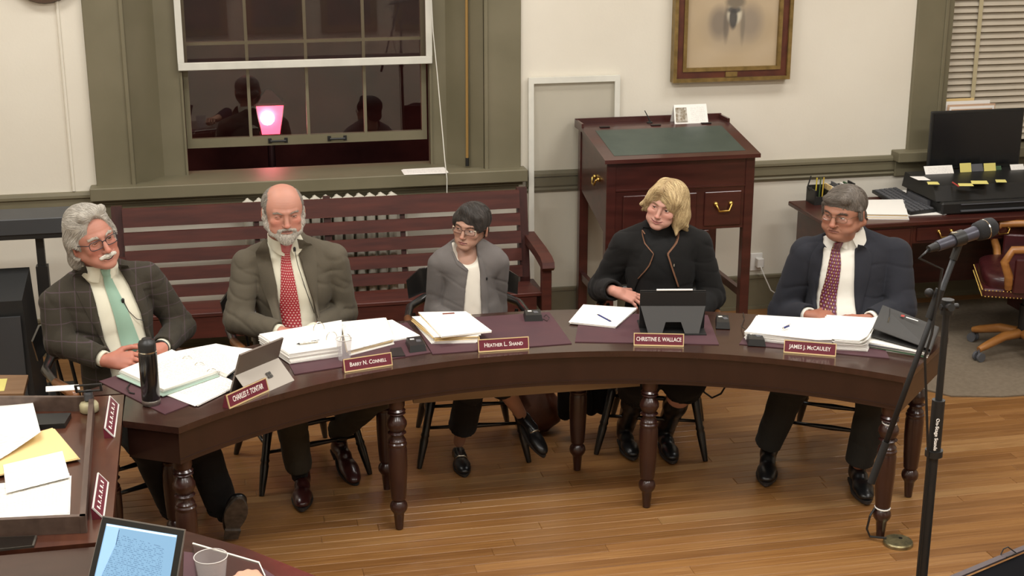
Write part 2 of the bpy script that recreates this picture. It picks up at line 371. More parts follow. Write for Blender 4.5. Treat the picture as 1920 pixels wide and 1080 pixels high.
for hx in (P(521, 258, Y=8.64)[0], P(632, 251, Y=8.64)[0]):
    MB().tube([(hx-.045, 8.645, 1.158), (hx-.045, 8.62, 1.158), (hx+.045, 8.62, 1.158), (hx+.045, 8.645, 1.158)], .007).box((hx-.048, 8.644, 1.158), (.02, .006, .03)).box((hx+.048, 8.644, 1.158), (.02, .006, .03)).build('handle', M_plastic, sash, True)
scr = thing('insect_screen', 'white framed insect screen fixed over the upper part of the window', 'window screen', (.59, 8.55, 1.61))
b = MB().bb((-.155, 8.545, 1.605), (1.33, 8.565, 1.65), bev=.003).bb((-.155, 8.546, 1.65), (-.118, 8.564, 2.9)).bb((1.293, 8.546, 1.65), (1.33, 8.564, 2.9)).bb((-.155, 8.546, 2.86), (1.33, 8.564, 2.9))
b.build('frame', M_white, scr, True)
MB().bb((-.12, 8.554, 1.64), (1.3, 8.5545, 2.87)).build('mesh', pane_mat('screen_mesh', .015, (.92, .90, .88, 1), .4), scr, True)
# window 2 with blinds
win2 = bpy.data.objects.new('window_2', None); COL.objects.link(win2); win2.location = (5.2, WY, .98); win2['kind'] = 'structure'
b = pilaster(4.346, 4.55, True); b.build('casing', M_olive, win2, True)
MB().bb((4.55, WY-.005, .98), (4.60, 8.62, Z2)).build('reveal_panel', M_olive, win2, True)
MB().bb((4.25, WY-.11, .935), (6.8, WY+.02, 1.0), bev=.005).bb((4.55, WY-.02, .93), (6.7, 8.9, .985)).bb((4.27, WY-.03, .83), (6.8, WY+.02, .94), bev=.004).build('sill', M_olive, win2, True)
MB().bb((4.58, 8.66, .98), (6.7, 8.68, Z2)).build('pane', M_glass, win2, True)
bl = thing('window_blind', 'pale wooden slatted blind with cloth tapes in the right window', 'blind', (5.6, 8.47, 1.0))
M_slat = mat('blind_slat', '#CBC1AF', .5, var='#BCB2A0', vscale=4, stretch=(1, 8, 8))
sl = MB().box((0, 0, 0), (1.94, .05, .003), rot=Matrix.Rotation(R_(52), 4, 'X')); sm = None
for k in range(46):
    z = 1.03+k*.0415
    if sm is None: o = sl.build('slat', M_slat, bl); sm = o.data
    else: o = bpy.data.objects.new('slat', sm); COL.objects.link(o); o.parent = bl
    o.location = (4.63+.97-5.6, 0, z-1.0)
for x in (4.835, 5.7): MB().bb((x-.014, 8.437, 1.0), (x+.014, 8.4385, 2.98)).build('tape', mat('blind_tape', '#B9AE8C', .8), bl, True)
MB().bb((4.628, 8.438, 1.0), (4.645, 8.50, 2.98)).build('side_channel', M_white, bl, True)
MB().bb((4.63, 8.44, 2.95), (6.57, 8.5, 3.0)).build('headrail', M_slat, bl, True)
# conduit on the left wall
tag(recenter(MB().tube([(-.775, WY-.006, .97), (-.775, WY-.006, 2.0), (-.775, WY-.006, CZ)], .009).build('wall_conduit', M_wall)), 'thin painted conduit running up the cream wall left of the window', 'conduit')
# outside the window: night wall, lantern
struct('wall_outside', MB().bb((-6, 12.0, -1), (9, 12.2, 6)), mat('night_brick', '#5B3A34', .9, var='#2B1A18', vscale=2))
struct('trim_5', MB().bb((-6, 8.8, -.6), (9, 12, -.5)), mat('night_ground', '#3A3030', .9))
ln = thing('street_lantern', 'red glowing street lantern outside the dark window', 'lantern', (*P(506, 250, Y=9.6)[:2], P(506, 250, Y=9.6)[2]))
lc = P(506, 222, Y=9.6); lb = lc[2]-.095; lt = lc[2]+.10
def frus(c, z0, z1, h0, h1): 
    return [(c[0]-h0, c[1]-h0, z0), (c[0]+h0, c[1]-h0, z0), (c[0]+h0, c[1]+h0, z0), (c[0]-h0, c[1]+h0, z0)], [(c[0]-h1, c[1]-h1, z1), (c[0]+h1, c[1]-h1, z1), (c[0]+h1, c[1]+h1, z1), (c[0]-h1, c[1]+h1, z1)]
MB().hexa(*frus(lc, lb, lt, .062, .092)).build('lamp_glass', mat('red_lamp_glass', '#FF5060', .5, emit='#FF3A50', estr=5.5), ln, True)
MB().ball((lc[0]-.02, lc[1]-.1, lc[2]+.02), .046).build('bulb', mat('hot_bulb', '#FFFFFF', .5, emit='#FFC4C8', estr=22), ln, True)
M_iron = mat('lantern_iron', '#120808', .5)
b = MB().hexa(*frus(lc, lt, lt+.015, .10, .10)).hexa(*frus(lc, lt+.015, lt+.09, .09, .02)).hexa(*frus(lc, lb-.015, lb, .07, .07)).cyl((lc[0], lc[1], lb-1.6), (lc[0], lc[1], lb-.01), .025)
for sx in (-1, 1):
    for sy in (-1, 1): b.tube([(lc[0]+sx*.063, lc[1]+sy*.063, lb), (lc[0]+sx*.093, lc[1]+sy*.093, lt)], .005, 5)
b.build('lamp_post', M_iron, ln, True)
ll = bpy.data.lights.new('lantern_bulb', 'POINT'); ll.energy = 1.5; ll.color = (1, .04, .07); ll.shadow_soft_size = .06
lo = bpy.data.objects.new('lantern_bulb_light', ll); COL.objects.link(lo); lo.location = (lc[0]-.02, lc[1]-.25, lc[2])

l2 = bpy.data.lights.new('red_fill', 'POINT'); l2.energy = 34; l2.color = (1, .07, .07); l2.shadow_soft_size = .3  # added light with no lamp behind it, tints the night outside red
l2o = bpy.data.objects.new('added_red_light', l2); COL.objects.link(l2o); l2o.location = (.5, 9.9, 3.4)
# ================================================================== FURNITURE
# ---- slatted bench
BX0, BX1 = -.56, 1.82
bn = thing('slatted_bench', 'long red-brown slatted wooden bench against the wall below the dark window', 'bench', (.63, 7.9, 0))
def by(z): return 7.93 + (z-.42)*.2      # leaning back plane
def slat(x0, x1, z0, z1, th=.022):
    ya, yb = by(z0), by(z1); return MB().hexa([(x0, ya, z0), (x1, ya, z0), (x1, ya+th, z0), (x0, ya+th, z0)], [(x0, yb, z1), (x1, yb, z1), (x1, yb+th, z1), (x0, yb+th, z1)])
for za, zb in ((.822, .925), (.725, .792), (.622, .690), (.522, .590), (.428, .492)):
    slat(BX0+.06, BX1-.07, za, zb).build('back_slat', M_bench, bn, True)
M_bench2 = mat('dark_bench_frame', '#43201B', .4, var='#331815', vscale=4, stretch=(8, 8, 1), spec=.45)
for x in (BX0+.03, .63, BX1-.05):
    b = MB(); w_ = .03 if x != .63 else .02
    b.hexa([(x-w_, by(.0)+.05+.08, 0), (x+w_, by(.0)+.13, 0), (x+w_, by(0)+.19, 0), (x-w_, by(0)+.19, 0)], [(x-w_, by(.42)+.022, .42), (x+w_, by(.42)+.022, .42), (x+w_, by(.42)+.09, .42), (x-w_, by(.42)+.09, .42)])
    b.hexa([(x-w_, by(.42)+.022, .42), (x+w_, by(.42)+.022, .42), (x+w_, by(.42)+.09, .42), (x-w_, by(.42)+.09, .42)], [(x-w_, by(.93)+.022, .935), (x+w_, by(.93)+.022, .935), (x+w_, by(.93)+.05, .935), (x-w_, by(.93)+.05, .935)])
    b.build('back_post', M_bench2, bn, True)
for x in (.23, 1.06): slat(x-.014, x+.014, .43, .92, .02).build('back_batten', M_bench2, bn, True).location[1] += .0221
for k in range(6):
    y0 = 7.60+k*.058; MB().bb((BX0+.02, y0, .405-.006*k), (BX1-.03, y0+.05, .427-.006*k), bev=.003).build('seat_slat', M_bench, bn, True)
MB().bb((BX0+.04, 7.605, .285), (BX1-.06, 7.63, .404-.002)).build('front_rail', M_bench, bn, True)
MB().bb((BX0+.04, 7.98, .29), (BX1-.06, 8.005, .37)).build('rear_rail', M_bench2, bn, True)
for x in (BX0, BX1):
    s_ = x-.035 if x > 0 else x
    MB().bb((s_, 7.575, 0), (s_+.055, 7.63, .60), bev=.005).build('front_post', M_bench, bn, True)
    MB().bb((s_+.005, 7.631, .31), (s_+.045, 8.0, .39)).build('side_rail', M_bench2, bn, True)
    pr = [(8.06, .665), (7.75, .65), (7.60, .635), (7.545, .615), (7.535, .585), (7.56, .565), (7.60, .58), (7.75, .60), (8.06, .615)]
    MB().prism(pr[::-1], s_-.008, s_+.062, 'x').build('arm_rest', M_bench, bn, True, smooth=True, autos=40)
# ---- radiator
rad = thing('radiator', 'ornate white cast iron radiator behind the slatted bench', 'radiator', (.6, 8.22, 0))
M_rad = mat('radiator_white', '#CFCABA', .5, var=.15, vscale=12, bump=.2)
rs = None
for k in range(14):
    if rs is None:
        b = MB()
        for dy in (-.045, .045):
            b.tube([(0, dy, .06), (0, dy*1.1, .2), (0, dy, .5), (0, dy*1.1, .78), (0, dy*.8, .83)], [.022, .026, .022, .026, .02], 8)
        b.ball((0, 0, .845), .04, 8, (.72, 1.8, .75)).ball((0, -.05, .80), .03, 8, (.8, .8, 1.2)).tube([(-.034, -.035, .868), (-.018, -.035, .889), (0, -.035, .903), (.018, -.035, .889), (.034, -.035, .868)], .014, 6)
        b.tube([(0, -.075, .845), (0, -.05, .885), (0, 0, .90), (0, .05, .885)], .012, 6)
        b.ball((0, 0, .12), .035, 8, (.8, 2.0, .9)).box((0, 0, .03), (.02, .1, .06))
        o = b.build('column', M_rad, rad, smooth=True, autos=60); rs = o.data
    else: o = bpy.data.objects.new('column', rs); COL.objects.link(o); o.parent = rad
    o.location = (.19+k*.064-.6, 0, 0)
MB().cyl((.15, 8.22, .11), (1.08, 8.22, .11), .02).cyl((.15, 8.22, .82), (1.08, 8.22, .82), .018).build('manifold', M_rad, rad, True)
MB().cyl((1.1, 8.22, 0), (1.1, 8.22, .82), .014).ball((1.1, 8.22, .83), .028).cyl((1.1, 8.22, .83), (1.04, 8.22, .83), .012).build('valve', M_rad, rad, True)
# ---- curved conference table
tb = thing('curved_table', 'long curved dark mahogany table on turned legs that the five people sit behind', 'table', (1.25, 5.9, 0))
A0, A1 = 46.2, 131.2; NA = 64
def ring(r0, r1, z0, z1, a0=A0, a1=A1, n=NA, bev=.0):
    b = MB(); v = []; f = []
    sec = [(r0, z0), (r1, z0), (r1, z1-bev), (r1-bev, z1), (r0+bev, z1), (r0, z1-bev)] if bev else [(r0, z0), (r1, z0), (r1, z1), (r0, z1)]
    m = len(sec)
    for i in range(n+1):
        a = a0+(a1-a0)*i/n
        for r, z in sec: v.append(tuple(arc(r, a, z)))
    for i in range(n):
        for k in range(m): f.append((i*m+k, i*m+(k+1) % m, (i+1)*m+(k+1) % m, (i+1)*m+k))
    f.append(tuple(range(m-1, -1, -1))); f.append(tuple(n*m+k for k in range(m)))
    return b.add(v, f)
ol = [tuple(arc(RI-.012, A0-.4+(A1+.2-A0+.4)*i/NA)[:2]) for i in range(NA+1)]+[(-.386, 5.252), (-.386, 5.548), (-.545, 5.548)]
ol += [tuple(arc(RO+.012, 131.0-(131.0-A0+.4)*i/NA)[:2]) for i in range(NA+1)]
MB().prism(ol[::-1], TZ-.026, TZ, 'z').build('tabletop', M_top, tb, True)
ring(RI, RI+.022, TZ-.155, TZ-.0262).build('front_apron', M_mahog, tb, True, smooth=True, autos=30)
ring(RI-.003, RI+.0, TZ-.139, TZ-.135).build('bead_moulding', M_mahog, tb, True, smooth=True, autos=30)
ring(RO-.022, RO, TZ-.155, TZ-.0262, A0, 126.2).build('rear_apron', M_mahog, tb, True, smooth=True, autos=30)
ring(RI+.0225, RO-.0225, TZ-.155, TZ-.0262, A0, A0+.35, 1).build('end_apron', M_mahog, tb, True)
e0 = arc(RI+.004, A1); MB().prism([(e0[0], e0[1]), (e0[0]+.01, e0[1]+.02), (-.36, 5.285), (-.372, 5.266)], TZ-.155, TZ-.0262).build('end_apron', M_mahog, tb, True)
MB().prism([(-.372, 5.266), (-.355, 5.285), (-.355, 5.53), (-.372, 5.53)], TZ-.155, TZ-.0262).build('end_apron', M_mahog, tb, True)
prof = [(.012, 0), (.017, .004), (.023, .075), (.026, .08), (.036, .095), (.0385, .108), (.036, .122), (.026, .136), (.027, .14), (.032, .146), (.036, .20), (.041, .30), (.041, .375), (.038, .39), (.041, .396), (.041, .404), (.036, .41), (.038, .418), (.034, .424), (.028, .435), (.029, .445), (.040, .452), (.030, .459), (.036, .472), (.043, .487), (.043, .50), (.034, .517), (.026, .53), (.030, .536), (.039, .541), (.030, .548), (.039, .554), (.031, .562), (.036, .575), (.036, .604)]
lm = None
M_leg = mat('turned_leg_mahogany', '#341B15', .3, var='#281310', vscale=5, stretch=(2, 2, 1), coat=.4)
for r, a in ((2.195, 104.), (2.195, 74.6), (2.195, 46.9+.8), (2.195, A1-1.2), (2.60, 101.8), (2.60, 81.6), (2.66, 47.9), (2.60, 124.5)):
    p = arc(r, a)
    if lm is None:
        o = MB().lathe(prof, (0, 0, 0), 22).box((0, 0, .668), (.078, .078, .128), bev=.003).build('leg', M_leg, tb, smooth=True, autos=35); lm = o.data
    else: o = bpy.data.objects.new('leg', lm); COL.objects.link(o); o.parent = tb
    o.location = (p[0]-1.25, p[1]-5.9, 0); o.rotation_euler[2] = R_(a)
# pale board under the middle of the table
p0, p1 = P(775, 740, Y=5.84), P(1200, 722, Y=5.84)
MB().bb((p0[0], 5.84, P(980, 741, Y=5.84)[2]), (p1[0], 5.87, P(980, 715, Y=5.84)[2])).build('stretcher_board', mat('raw_pine', '#9C8566', .6, var='#8A7152', vscale=3, stretch=(1, 10, 10)), tb, True, label='pale unfinished board under the middle of the table')
# ---- white zip ties on the front right leg, brass floor box
tag(recenter(MB().tube([tuple(arc(2.195, 47.7, .141)+np.array([.031*math.cos(t), .031*math.sin(t), .004*math.sin(t)])) for t in np.linspace(0, 6.28, 15)[:-1]], .0035, 6, closed=True).build('cable_tie', mat('white_plastic', '#E2E0DA', .5))), 'white cable tie round the foot of the right front table leg', 'cable tie')
tag(recenter(MB().tube([tuple(arc(2.195, 47.7, .5275)+np.array([.029*math.cos(t), .029*math.sin(t), .003*math.sin(t)])) for t in np.linspace(0, 6.28, 15)[:-1]], .003, 6, closed=True).build('cable_tie', MATS['white_plastic'])), 'white cable tie round the top of the right front table leg', 'cable tie')
fb = P(1684, 1016, z=.01); fbx = thing('floor_box', 'round brass floor outlet cover beside the right front table leg', 'floor outlet', (fb[0], fb[1], 0))
MB().lathe([(.062, 0), (.062, .012), (.058, .018), (.05, .018)], (0, 0, 0), 28).build('cover', mat('aged_brass', '#A79C74', .35, metal=.8, var='#6F6A52', vscale=30), fbx, smooth=True, autos=30)
MB().lathe([(.008, .0165), (.008, .0205)], (.018, .015, 0), 10).build('plug_hole', M_black, fbx)
pts = [arc(2.195, 47.7, .14)+np.array([-.035, 0, 0]), arc(2.195, 47.7, .11)+np.array([-.06, -.01, 0]), arc(2.195, 47.7, .05)+np.array([-.07, -.01, 0]), arc(2.195, 47.7, .015)+np.array([-.055, -.015, 0]), (fb[0]-.045, fb[1]+.02, .022)]
tag(recenter(MB().tube(pts, .005).build('power_cable', M_plastic)), 'black cable looping from the right table leg to the brass floor outlet', 'cable')
# ---- slope-topped writing desk
DX0, DX1, DY0, DY1 = 2.165, 3.045, 7.63, 8.27
ds = thing('writing_desk', 'tall mahogany slope-topped writing desk with green leather top', 'desk', ((DX0+DX1)/2, (DY0+DY1)/2, 0))
M_dsk = mat('red_mahogany', '#48211C', .3, var='#351613', vscale=3, stretch=(1, 3, 8), coat=.3)
def dzt(y): return 1.165 + (min(y, 8.12)-DY0)/(8.12-DY0)*.085
for (x, y) in ((DX0, DY0), (DX1-.055, DY0), (DX0, DY1-.055), (DX1-.055, DY1-.055)):
    MB().bb((x, y, 0), (x+.055, y+.055, dzt(y)-.016), bev=.003).build('leg', M_dsk, ds, True)
mx_ = 2.74; MB().bb((mx_, DY0+.002, .0), (mx_+.045, DY0+.047, .732), bev=.003).build('leg', M_dsk, ds, True)
MB().bb((DX0+.055, DY0+.006, .985), (DX1-.055, DY0+.03, 1.148)).bb((DX0+.055, DY0+.0, .983), (DX1-.055, DY0+.031, .992)).build('front_board', M_dsk, ds, True)
MB().bb((DX0+.055, DY0+.008, .735), (DX1-.055, DY0+.03, .983)).build('drawer_frame', M_dsk, ds, True)
for x0, x1 in ((DX0+.10, 2.70), (2.75, DX1-.075)):
    d = MB().bb((x0, DY0-.004, .755), (x1, DY0+.0078, .955), bev=.003).build('drawer', M_dsk, ds, True)
    cx = (x0+x1)/2
    MB().tube([(cx-.045, DY0-.006, .885), (cx-.045, DY0-.022, .88), (cx-.03, DY0-.026, .845), (cx+.03, DY0-.026, .845), (cx+.045, DY0-.022, .88), (cx+.045, DY0-.006, .885)], .0065).ball((cx-.045, DY0-.01, .885), .014).ball((cx+.045, DY0-.01, .885), .014).build('pull', M_brass, d, True, smooth=True)
for x0, nm in ((DX0+.006, 'side_panel'), (DX1-.03, 'side_panel')):
    b = MB(); pr = [(DY0+.055, .73), (DY1-.055, .87), (DY1-.055, 1.235), (8.12, 1.232), (DY0+.055, 1.155)]
    b.prism(pr, x0, x0+.024, 'x').build(nm, M_dsk, ds, True)
MB().tube([(DX0, 7.80, 1.02), (DX0-.016, 7.80, 1.015), (DX0-.022, 7.82, .985), (DX0-.022, 7.86, .985), (DX0-.016, 7.88, 1.015), (DX0, 7.88, 1.02)], .006).ball((DX0, 7.80, 1.02), .013).ball((DX0, 7.88, 1.02), .013).build('side_pull', M_brass, ds, True, smooth=True)
for x0, x1, y0, y1 in ((DX0+.012, DX0+.04, DY0+.055, DY1-.055), (DX1-.04, DX1-.012, DY0+.055, DY1-.055)):
    MB().bb((x0, y0, .30), (x1, y1, .345)).build('stretcher', M_dsk, ds, True)
MB().bb((DX0+.055, DY1-.04, .85), (DX1-.055, DY1-.02, 1.2)).build('rear_panel', M_dsk, ds, True)
b = MB(); e = .02
b.hexa([(DX0-e, DY0-.03, 1.150), (DX1+e, DY0-.03, 1.150), (DX1+e, 8.12, 1.238), (DX0-e, 8.12, 1.238)], [(DX0-e, DY0-.03, 1.172), (DX1+e, DY0-.03, 1.172), (DX1+e, 8.12, 1.260), (DX0-e, 8.12, 1.260)])
lid = b.build('lid', M_dsk, ds, True)
zz = lambda y: 1.1724+(y-(DY0-.03))/(8.12-DY0+.03)*.088
MB().hexa([(DX0+.05, DY0+.03, zz(DY0+.03)-.001), (DX1-.05, DY0+.03, zz(DY0+.03)-.001), (DX1-.05, 8.07, zz(8.07)-.001), (DX0+.05, 8.07, zz(8.07)-.001)], [(DX0+.05, DY0+.03, zz(DY0+.03)+.001), (DX1-.05, DY0+.03, zz(DY0+.03)+.001), (DX1-.05, 8.07, zz(8.07)+.001), (DX0+.05, 8.07, zz(8.07)+.001)]).build('leather_inlay', mat('green_leather', '#3F4A42', .45, var='#37433C', vscale=10, bump=.15, bscale=200), lid, True)
for hx in (DX0+.12, 2.6, DX1-.13): MB().bb((hx-.03, 8.108, 1.2605), (hx+.03, 8.13, 1.2645)).build('hinge', M_iron, lid, True)
MB().bb((DX0-e, 8.121, 1.238), (DX1+e, 8.285, 1.26)).build('top_shelf', M_dsk, ds, True)
MB().bb((DX0-e, 8.27, 1.2602), (DX1+e, 8.285, 1.29)).bb((DX0-e, 8.121, 1.2602), (DX0-e+.014, 8.27, 1.285)).bb((DX1+e-.014, 8.121, 1.2602), (DX1+e, 8.27, 1.285)).build('gallery', M_dsk, ds, True)
# calendar and pen on it
cp = P(1293, 234, Y=8.17); cal = thing('desk_calendar', 'white tent calendar with photo on top of the writing desk', 'calendar', (cp[0], 8.17, 1.2602))
cw, ch = .106, .108
b = MB().hexa([(-cw, -.035, 0), (cw, -.035, 0), (cw, -.033, 0), (-cw, -.033, 0)], [(-cw+.004, .006, ch), (cw-.004, .006, ch), (cw-.004, .008, ch), (-cw+.004, .008, ch)])
o = b.build('front_card', M_print, cal); uv_frame(o, (cp[0]-cw*.1, 8.135, 1.26), (cw*1.05, 0, 0), (0, .04, .105))
MB().hexa([(-cw, .050, 0), (cw, .050, 0), (cw, .052, 0), (-cw, .052, 0)], [(-cw+.004, .0085, ch-.001), (cw-.004, .0085, ch-.001), (cw-.004, .0105, ch-.001), (-cw+.004, .0105, ch-.001)]).build('rear_card', M_paper, cal)
t = MB(); t.hexa([(-cw+.01, -.0335-.003, .012), (-.025, -.0335-.003, .012), (-.025, -.031, .012), (-cw+.01, -.031, .012)], [(-cw+.012, -.0008-.001, ch-.016), (-.025, -.0008-.001, ch-.016), (-.025, .001, ch-.016), (-cw+.012, .001, ch-.016)])
t.build('photo', mat('calendar_photo', '#7A6A50', .5, var='#B9B4A8', vscale=60, detail=1), cal)
pp = P(1218, 232, Y=8.2); pen = thing('desk_pen', 'thin dark pen standing in a holder on the writing desk', 'pen', (pp[0], 8.2, 1.2602))
MB().lathe([(.018, 0), (.018, .006), (.006, .012), (.006, .018)], (0, 0, 0), 14).build('holder', M_plastic, pen)
MB().cyl((0, 0, .016), (-.03, .01, .075), .004, .0025).build('barrel', M_plastic, pen)
# ---- portrait
pc = thing('framed_portrait', 'large portrait drawing in a brown and gilt wooden frame on the wall above the desk', 'framed picture', (3.125, 8.33, 1.48))
fx0, fx1, fz = 2.755, 3.505, 1.482
def frame_ring(x0, x1, z0, z1, wd, y0, y1):
    b = MB(); b.bb((x0, y0, z0), (x1, y1, z0+wd)); b.bb((x0, y0, z1-wd), (x1, y1, z1)); b.bb((x0, y0, z0+wd), (x0+wd, y1, z1-wd)); b.bb((x1-wd, y0, z0+wd), (x1, y1, z1-wd)); return b
fo = frame_ring(fx0, fx1, fz, fz+1.0, .022, 8.285, 8.345).build('outer_frame', M_gold, pc, True)
frame_ring(fx0+.0221, fx1-.0221, fz+.0221, fz+.978, .04, 8.30, 8.345).build('wood_frame', mat('burl_wood', '#5E3020', .35, var='#46211A', vscale=12, coat=.3), pc, True)
frame_ring(fx0+.0623, fx1-.0623, fz+.0623, fz+.9378, .022, 8.293, 8.345).build('inner_frame', M_gold, pc, True)
MB().bb((3.09, 8.292, fz+.026), (3.165, 8.2999, fz+.056)).build('name_tag', M_gold, pc, True)
NX, NZ = 90, 110; pz = np.zeros((NX, NZ, 3)); cb_ = np.array([.44, .34, .215])
px0, px1, pz0, pz1 = fx0+.0844, fx1-.0844, fz+.0844, fz+.9156
gx, gz = np.meshgrid(np.linspace(px0, px1, NX), np.linspace(pz0, pz1, NZ), indexing='ij')
u = (gx-3.12)/.25; v = gz-fz
base = np.ones((NX, NZ, 1))*cb_; n1 = (np.sin(gx*19+np.sin(gz*13)*2)+np.sin(gz*23+1.3))*.01; base = base+n1[..., None]
def blob(cx, cz, rx, rz, soft): d = np.sqrt(((gx-cx)/rx)**2+((gz-cz)/rz)**2); return np.clip((1-d)/soft+.5, 0, 1)[..., None]
def mixc(m, c): 
    global base; base = base*(1-m)+np.array(c)*m
xc = 3.145
mixc(blob(xc, fz+.32, .20, .13, .6)*.7, (.36, .29, .20)); mixc(blob(xc-.10, fz+.35, .06, .09, .7)*.75, (.17, .14, .11)); mixc(blob(xc+.10, fz+.35, .07, .10, .8)*.65, (.22, .18, .14)); mixc(blob(xc-.055, fz+.34, .018, .10, .6)*.7, (.12, .10, .08)); mixc(blob(xc+.05, fz+.33, .014, .10, .7)*.6, (.14, .12, .09))
mixc(blob(xc-.005, fz+.40, .045, .06, .4)*.95, (.55, .50, .38)); mixc(blob(xc-.012, fz+.375, .026, .065, .4)*.95, (.06, .055, .05)); mixc(blob(xc-.008, fz+.425, .045, .020, .5)*.9, (.06, .055, .05))
mixc(blob(xc, fz+.57, .078, .13, .15), (.36, .27, .17)); mixc(blob(xc, fz+.47, .06, .035, .5)*.8, (.14, .12, .09)); mixc(blob(xc, fz+.66, .088, .06, .3), (.10, .085, .07))
for ex in (-.03, .03): mixc(blob(xc+ex, fz+.59, .014, .007, .4), (.08, .06, .05))
v_ = [(gx[i, j], 8.318, gz[i, j]) for i in range(NX) for j in range(NZ)]; f_ = [(i*NZ+j, (i+1)*NZ+j, (i+1)*NZ+j+1, i*NZ+j+1) for i in range(NX-1) for j in range(NZ-1)]
o = MB().add(v_, f_).build('drawing', mat('drawing_paper', (1, 1, 1, 1), .8, attr='Col'), pc, True)
ca = o.data.color_attributes.new('Col', 'FLOAT_COLOR', 'POINT'); ca.data.foreach_set('color', np.concatenate([base.reshape(-1, 3), np.ones((NX*NZ, 1))], 1).astype('f').ravel())
MB().bb((px0-.01, 8.3185, pz0-.01), (px1+.01, 8.335, pz1+.01)).build('backing', M_paper, pc, True)
# ---- leaning spare screen frame
sf = thing('spare_screen', 'white framed screen panel leaning on the wall between window and writing desk', 'window screen', (2.15, 8.25, 0))
def ly(z): return 8.292 + z*.028
b = MB()
def lean(x0, x1, z0, z1, th=.02): b.hexa([(x0, ly(z0)-th, z0), (x1, ly(z0)-th, z0), (x1, ly(z0), z0), (x0, ly(z0), z0)], [(x0, ly(z1)-th, z1), (x1, ly(z1)-th, z1), (x1, ly(z1), z1), (x0, ly(z1), z1)])
SX0, SX1, ST = 1.868, 2.432, 1.535
lean(SX0, SX0+.032, 0, ST); lean(SX1-.032, SX1, 0, ST); lean(SX0+.032, SX1-.032, ST-.035, ST); lean(SX0+.032, SX1-.032, 0, .04)
b.build('frame', M_white, sf, True)
b = MB(); lean(SX0+.03, SX1-.03, .035, ST-.03, .002); o = b.build('mesh', pane_mat('leaning_mesh', .03, (.96, .96, .95, 1), .5), sf, True); o.location[1] -= .008
# ---- pole in the window, cord, sill papers
wp = thing('window_pole', 'long wooden window pole with black tip hanging in the right reveal of the window', 'pole', (1.52, 8.44, 1.03))
q = P(876, 303, Y=8.42); MB().cyl((q[0], 8.42, 1.05), (q[0]+.01, 8.42, 2.9), .0085).build('shaft', mat('pole_wood', '#96753E', .5), wp, True)
MB().cyl((q[0], 8.42, 1.0), (q[0], 8.42, 1.05), .011).build('tip', M_plastic, wp, True)
pts = [P(x, y, Y=Y_) for x, y, Y_ in ((806, -60, 8.5), (812, 60, 8.46), (820, 140, 8.42), (828, 230, 8.34), (834, 300, 8.25), (838, 335, 8.215), (838, 365, 8.21))]
tag(recenter(MB().tube(pts, .003, 6).build('blind_cord', M_white)), 'thin white cord hanging down over the window sill edge', 'cord')
q = [P(752, 319, z=1.001), P(829, 315, z=1.001), P(838, 325, z=1.001), P(758, 328, z=1.001)]
sp = thing('sill_papers', 'few white leaflets lying on the right end of the window sill', 'papers', q[0])
for k in range(3):
    o = MB().slab([p+np.array([.006*k, .004*k, .0012*k]) for p in (q[3], q[2], q[1], q[0])], .001).build('sheet', M_print, sp, True); uv_frame(o, q[3], q[2]-q[3], q[0]-q[3])
# ---- wall outlet by the writing desk
op = P(1419, 491, Y=8.33); ou = thing('wall_outlet', 'white wall outlet with adapter low on the wall right of the writing desk', 'outlet', (op[0], 8.34, op[2]-.06))
MB().bb((op[0]-.04, 8.335, op[2]-.06), (op[0]+.04, 8.35, op[2]+.055), bev=.003).build('plate', MATS['white_plastic'], ou, True)
MB().bb((op[0]-.01, 8.29, op[2]-.03), (op[0]+.035, 8.3349, op[2]+.03), bev=.004).build('adapter', MATS['white_plastic'], ou, True)
pts = [(op[0]+.01, 8.29, op[2]-.02), (op[0]+.02, 8.24, op[2]-.07), (op[0]+.06, 8.22, op[2]-.16), (op[0]+.13, 8.22, op[2]-.21), (op[0]+.25, 8.2, op[2]-.3), (op[0]+.3, 8.2, .01)]
tag(recenter(MB().tube(pts, .004, 6).build('adapter_cable', MATS['white_plastic'])), 'white cable drooping from the adapter on the wall outlet', 'cable')
# ---- credenza desk right
cr = thing('office_desk', 'dark mahogany office desk with brass pulls under the right window', 'desk', (4.3, 7.78, 0))
M_cr = mat('office_mahogany', '#4A211A', .32, var='#381813', vscale=3, stretch=(1, 4, 8), coat=.25)
EX0, EX1, EY0, EY1 = 3.46, 5.4, 7.46, 8.10
MB().bb((EX0, EY0, .732), (EX1, EY1, .76), bev=.005).build('desktop', M_cr, cr, True)
MB().bb((EX0+.05, EY0+.03, .0), (3.99, EY1-.04, .731)).build('left_pedestal', M_cr, cr, True)
MB().bb((5.0, EY0+.03, .0), (EX1-.04, EY1-.04, .731)).build('right_pedestal', M_cr, cr, True)
MB().bb((3.991, EY0+.03, .62), (4.999, EY0+.05, .731)).build('centre_apron', M_cr, cr, True)
MB().bb((3.991, EY1-.07, .2), (4.999, EY1-.05, .731)).build('modesty_panel', M_cr, cr, True)
def drawer(x0, x1, z0, z1, pulls, y=EY0+.03):
    d = MB().bb((x0, y-.014, z0), (x1, y-.0005, z1), bev=.004).build('drawer', M_cr, cr, True); zc = (z0+z1)/2
    for cx in pulls:
        MB().tube([(cx-.04, y-.014, zc+.015), (cx-.04, y-.03, zc+.01), (cx-.03, y-.034, zc-.018), (cx+.03, y-.034, zc-.018), (cx+.04, y-.03, zc+.01), (cx+.04, y-.014, zc+.015)], .0055).ball((cx-.04, y-.018, zc+.015), .011).ball((cx+.04, y-.018, zc+.015), .011).build('pull', M_brass, d, True, smooth=True)
drawer(4.01, 4.98, .635, .715, (P(1773, 425, Y=7.47)[0], P(1880, 430, Y=7.47)[0])); drawer(5.02, 5.34, .56, .715, (5.18,)); drawer(5.02, 5.34, .33, .55, (5.18,)); drawer(5.02, 5.34, .08, .32, (5.18,))
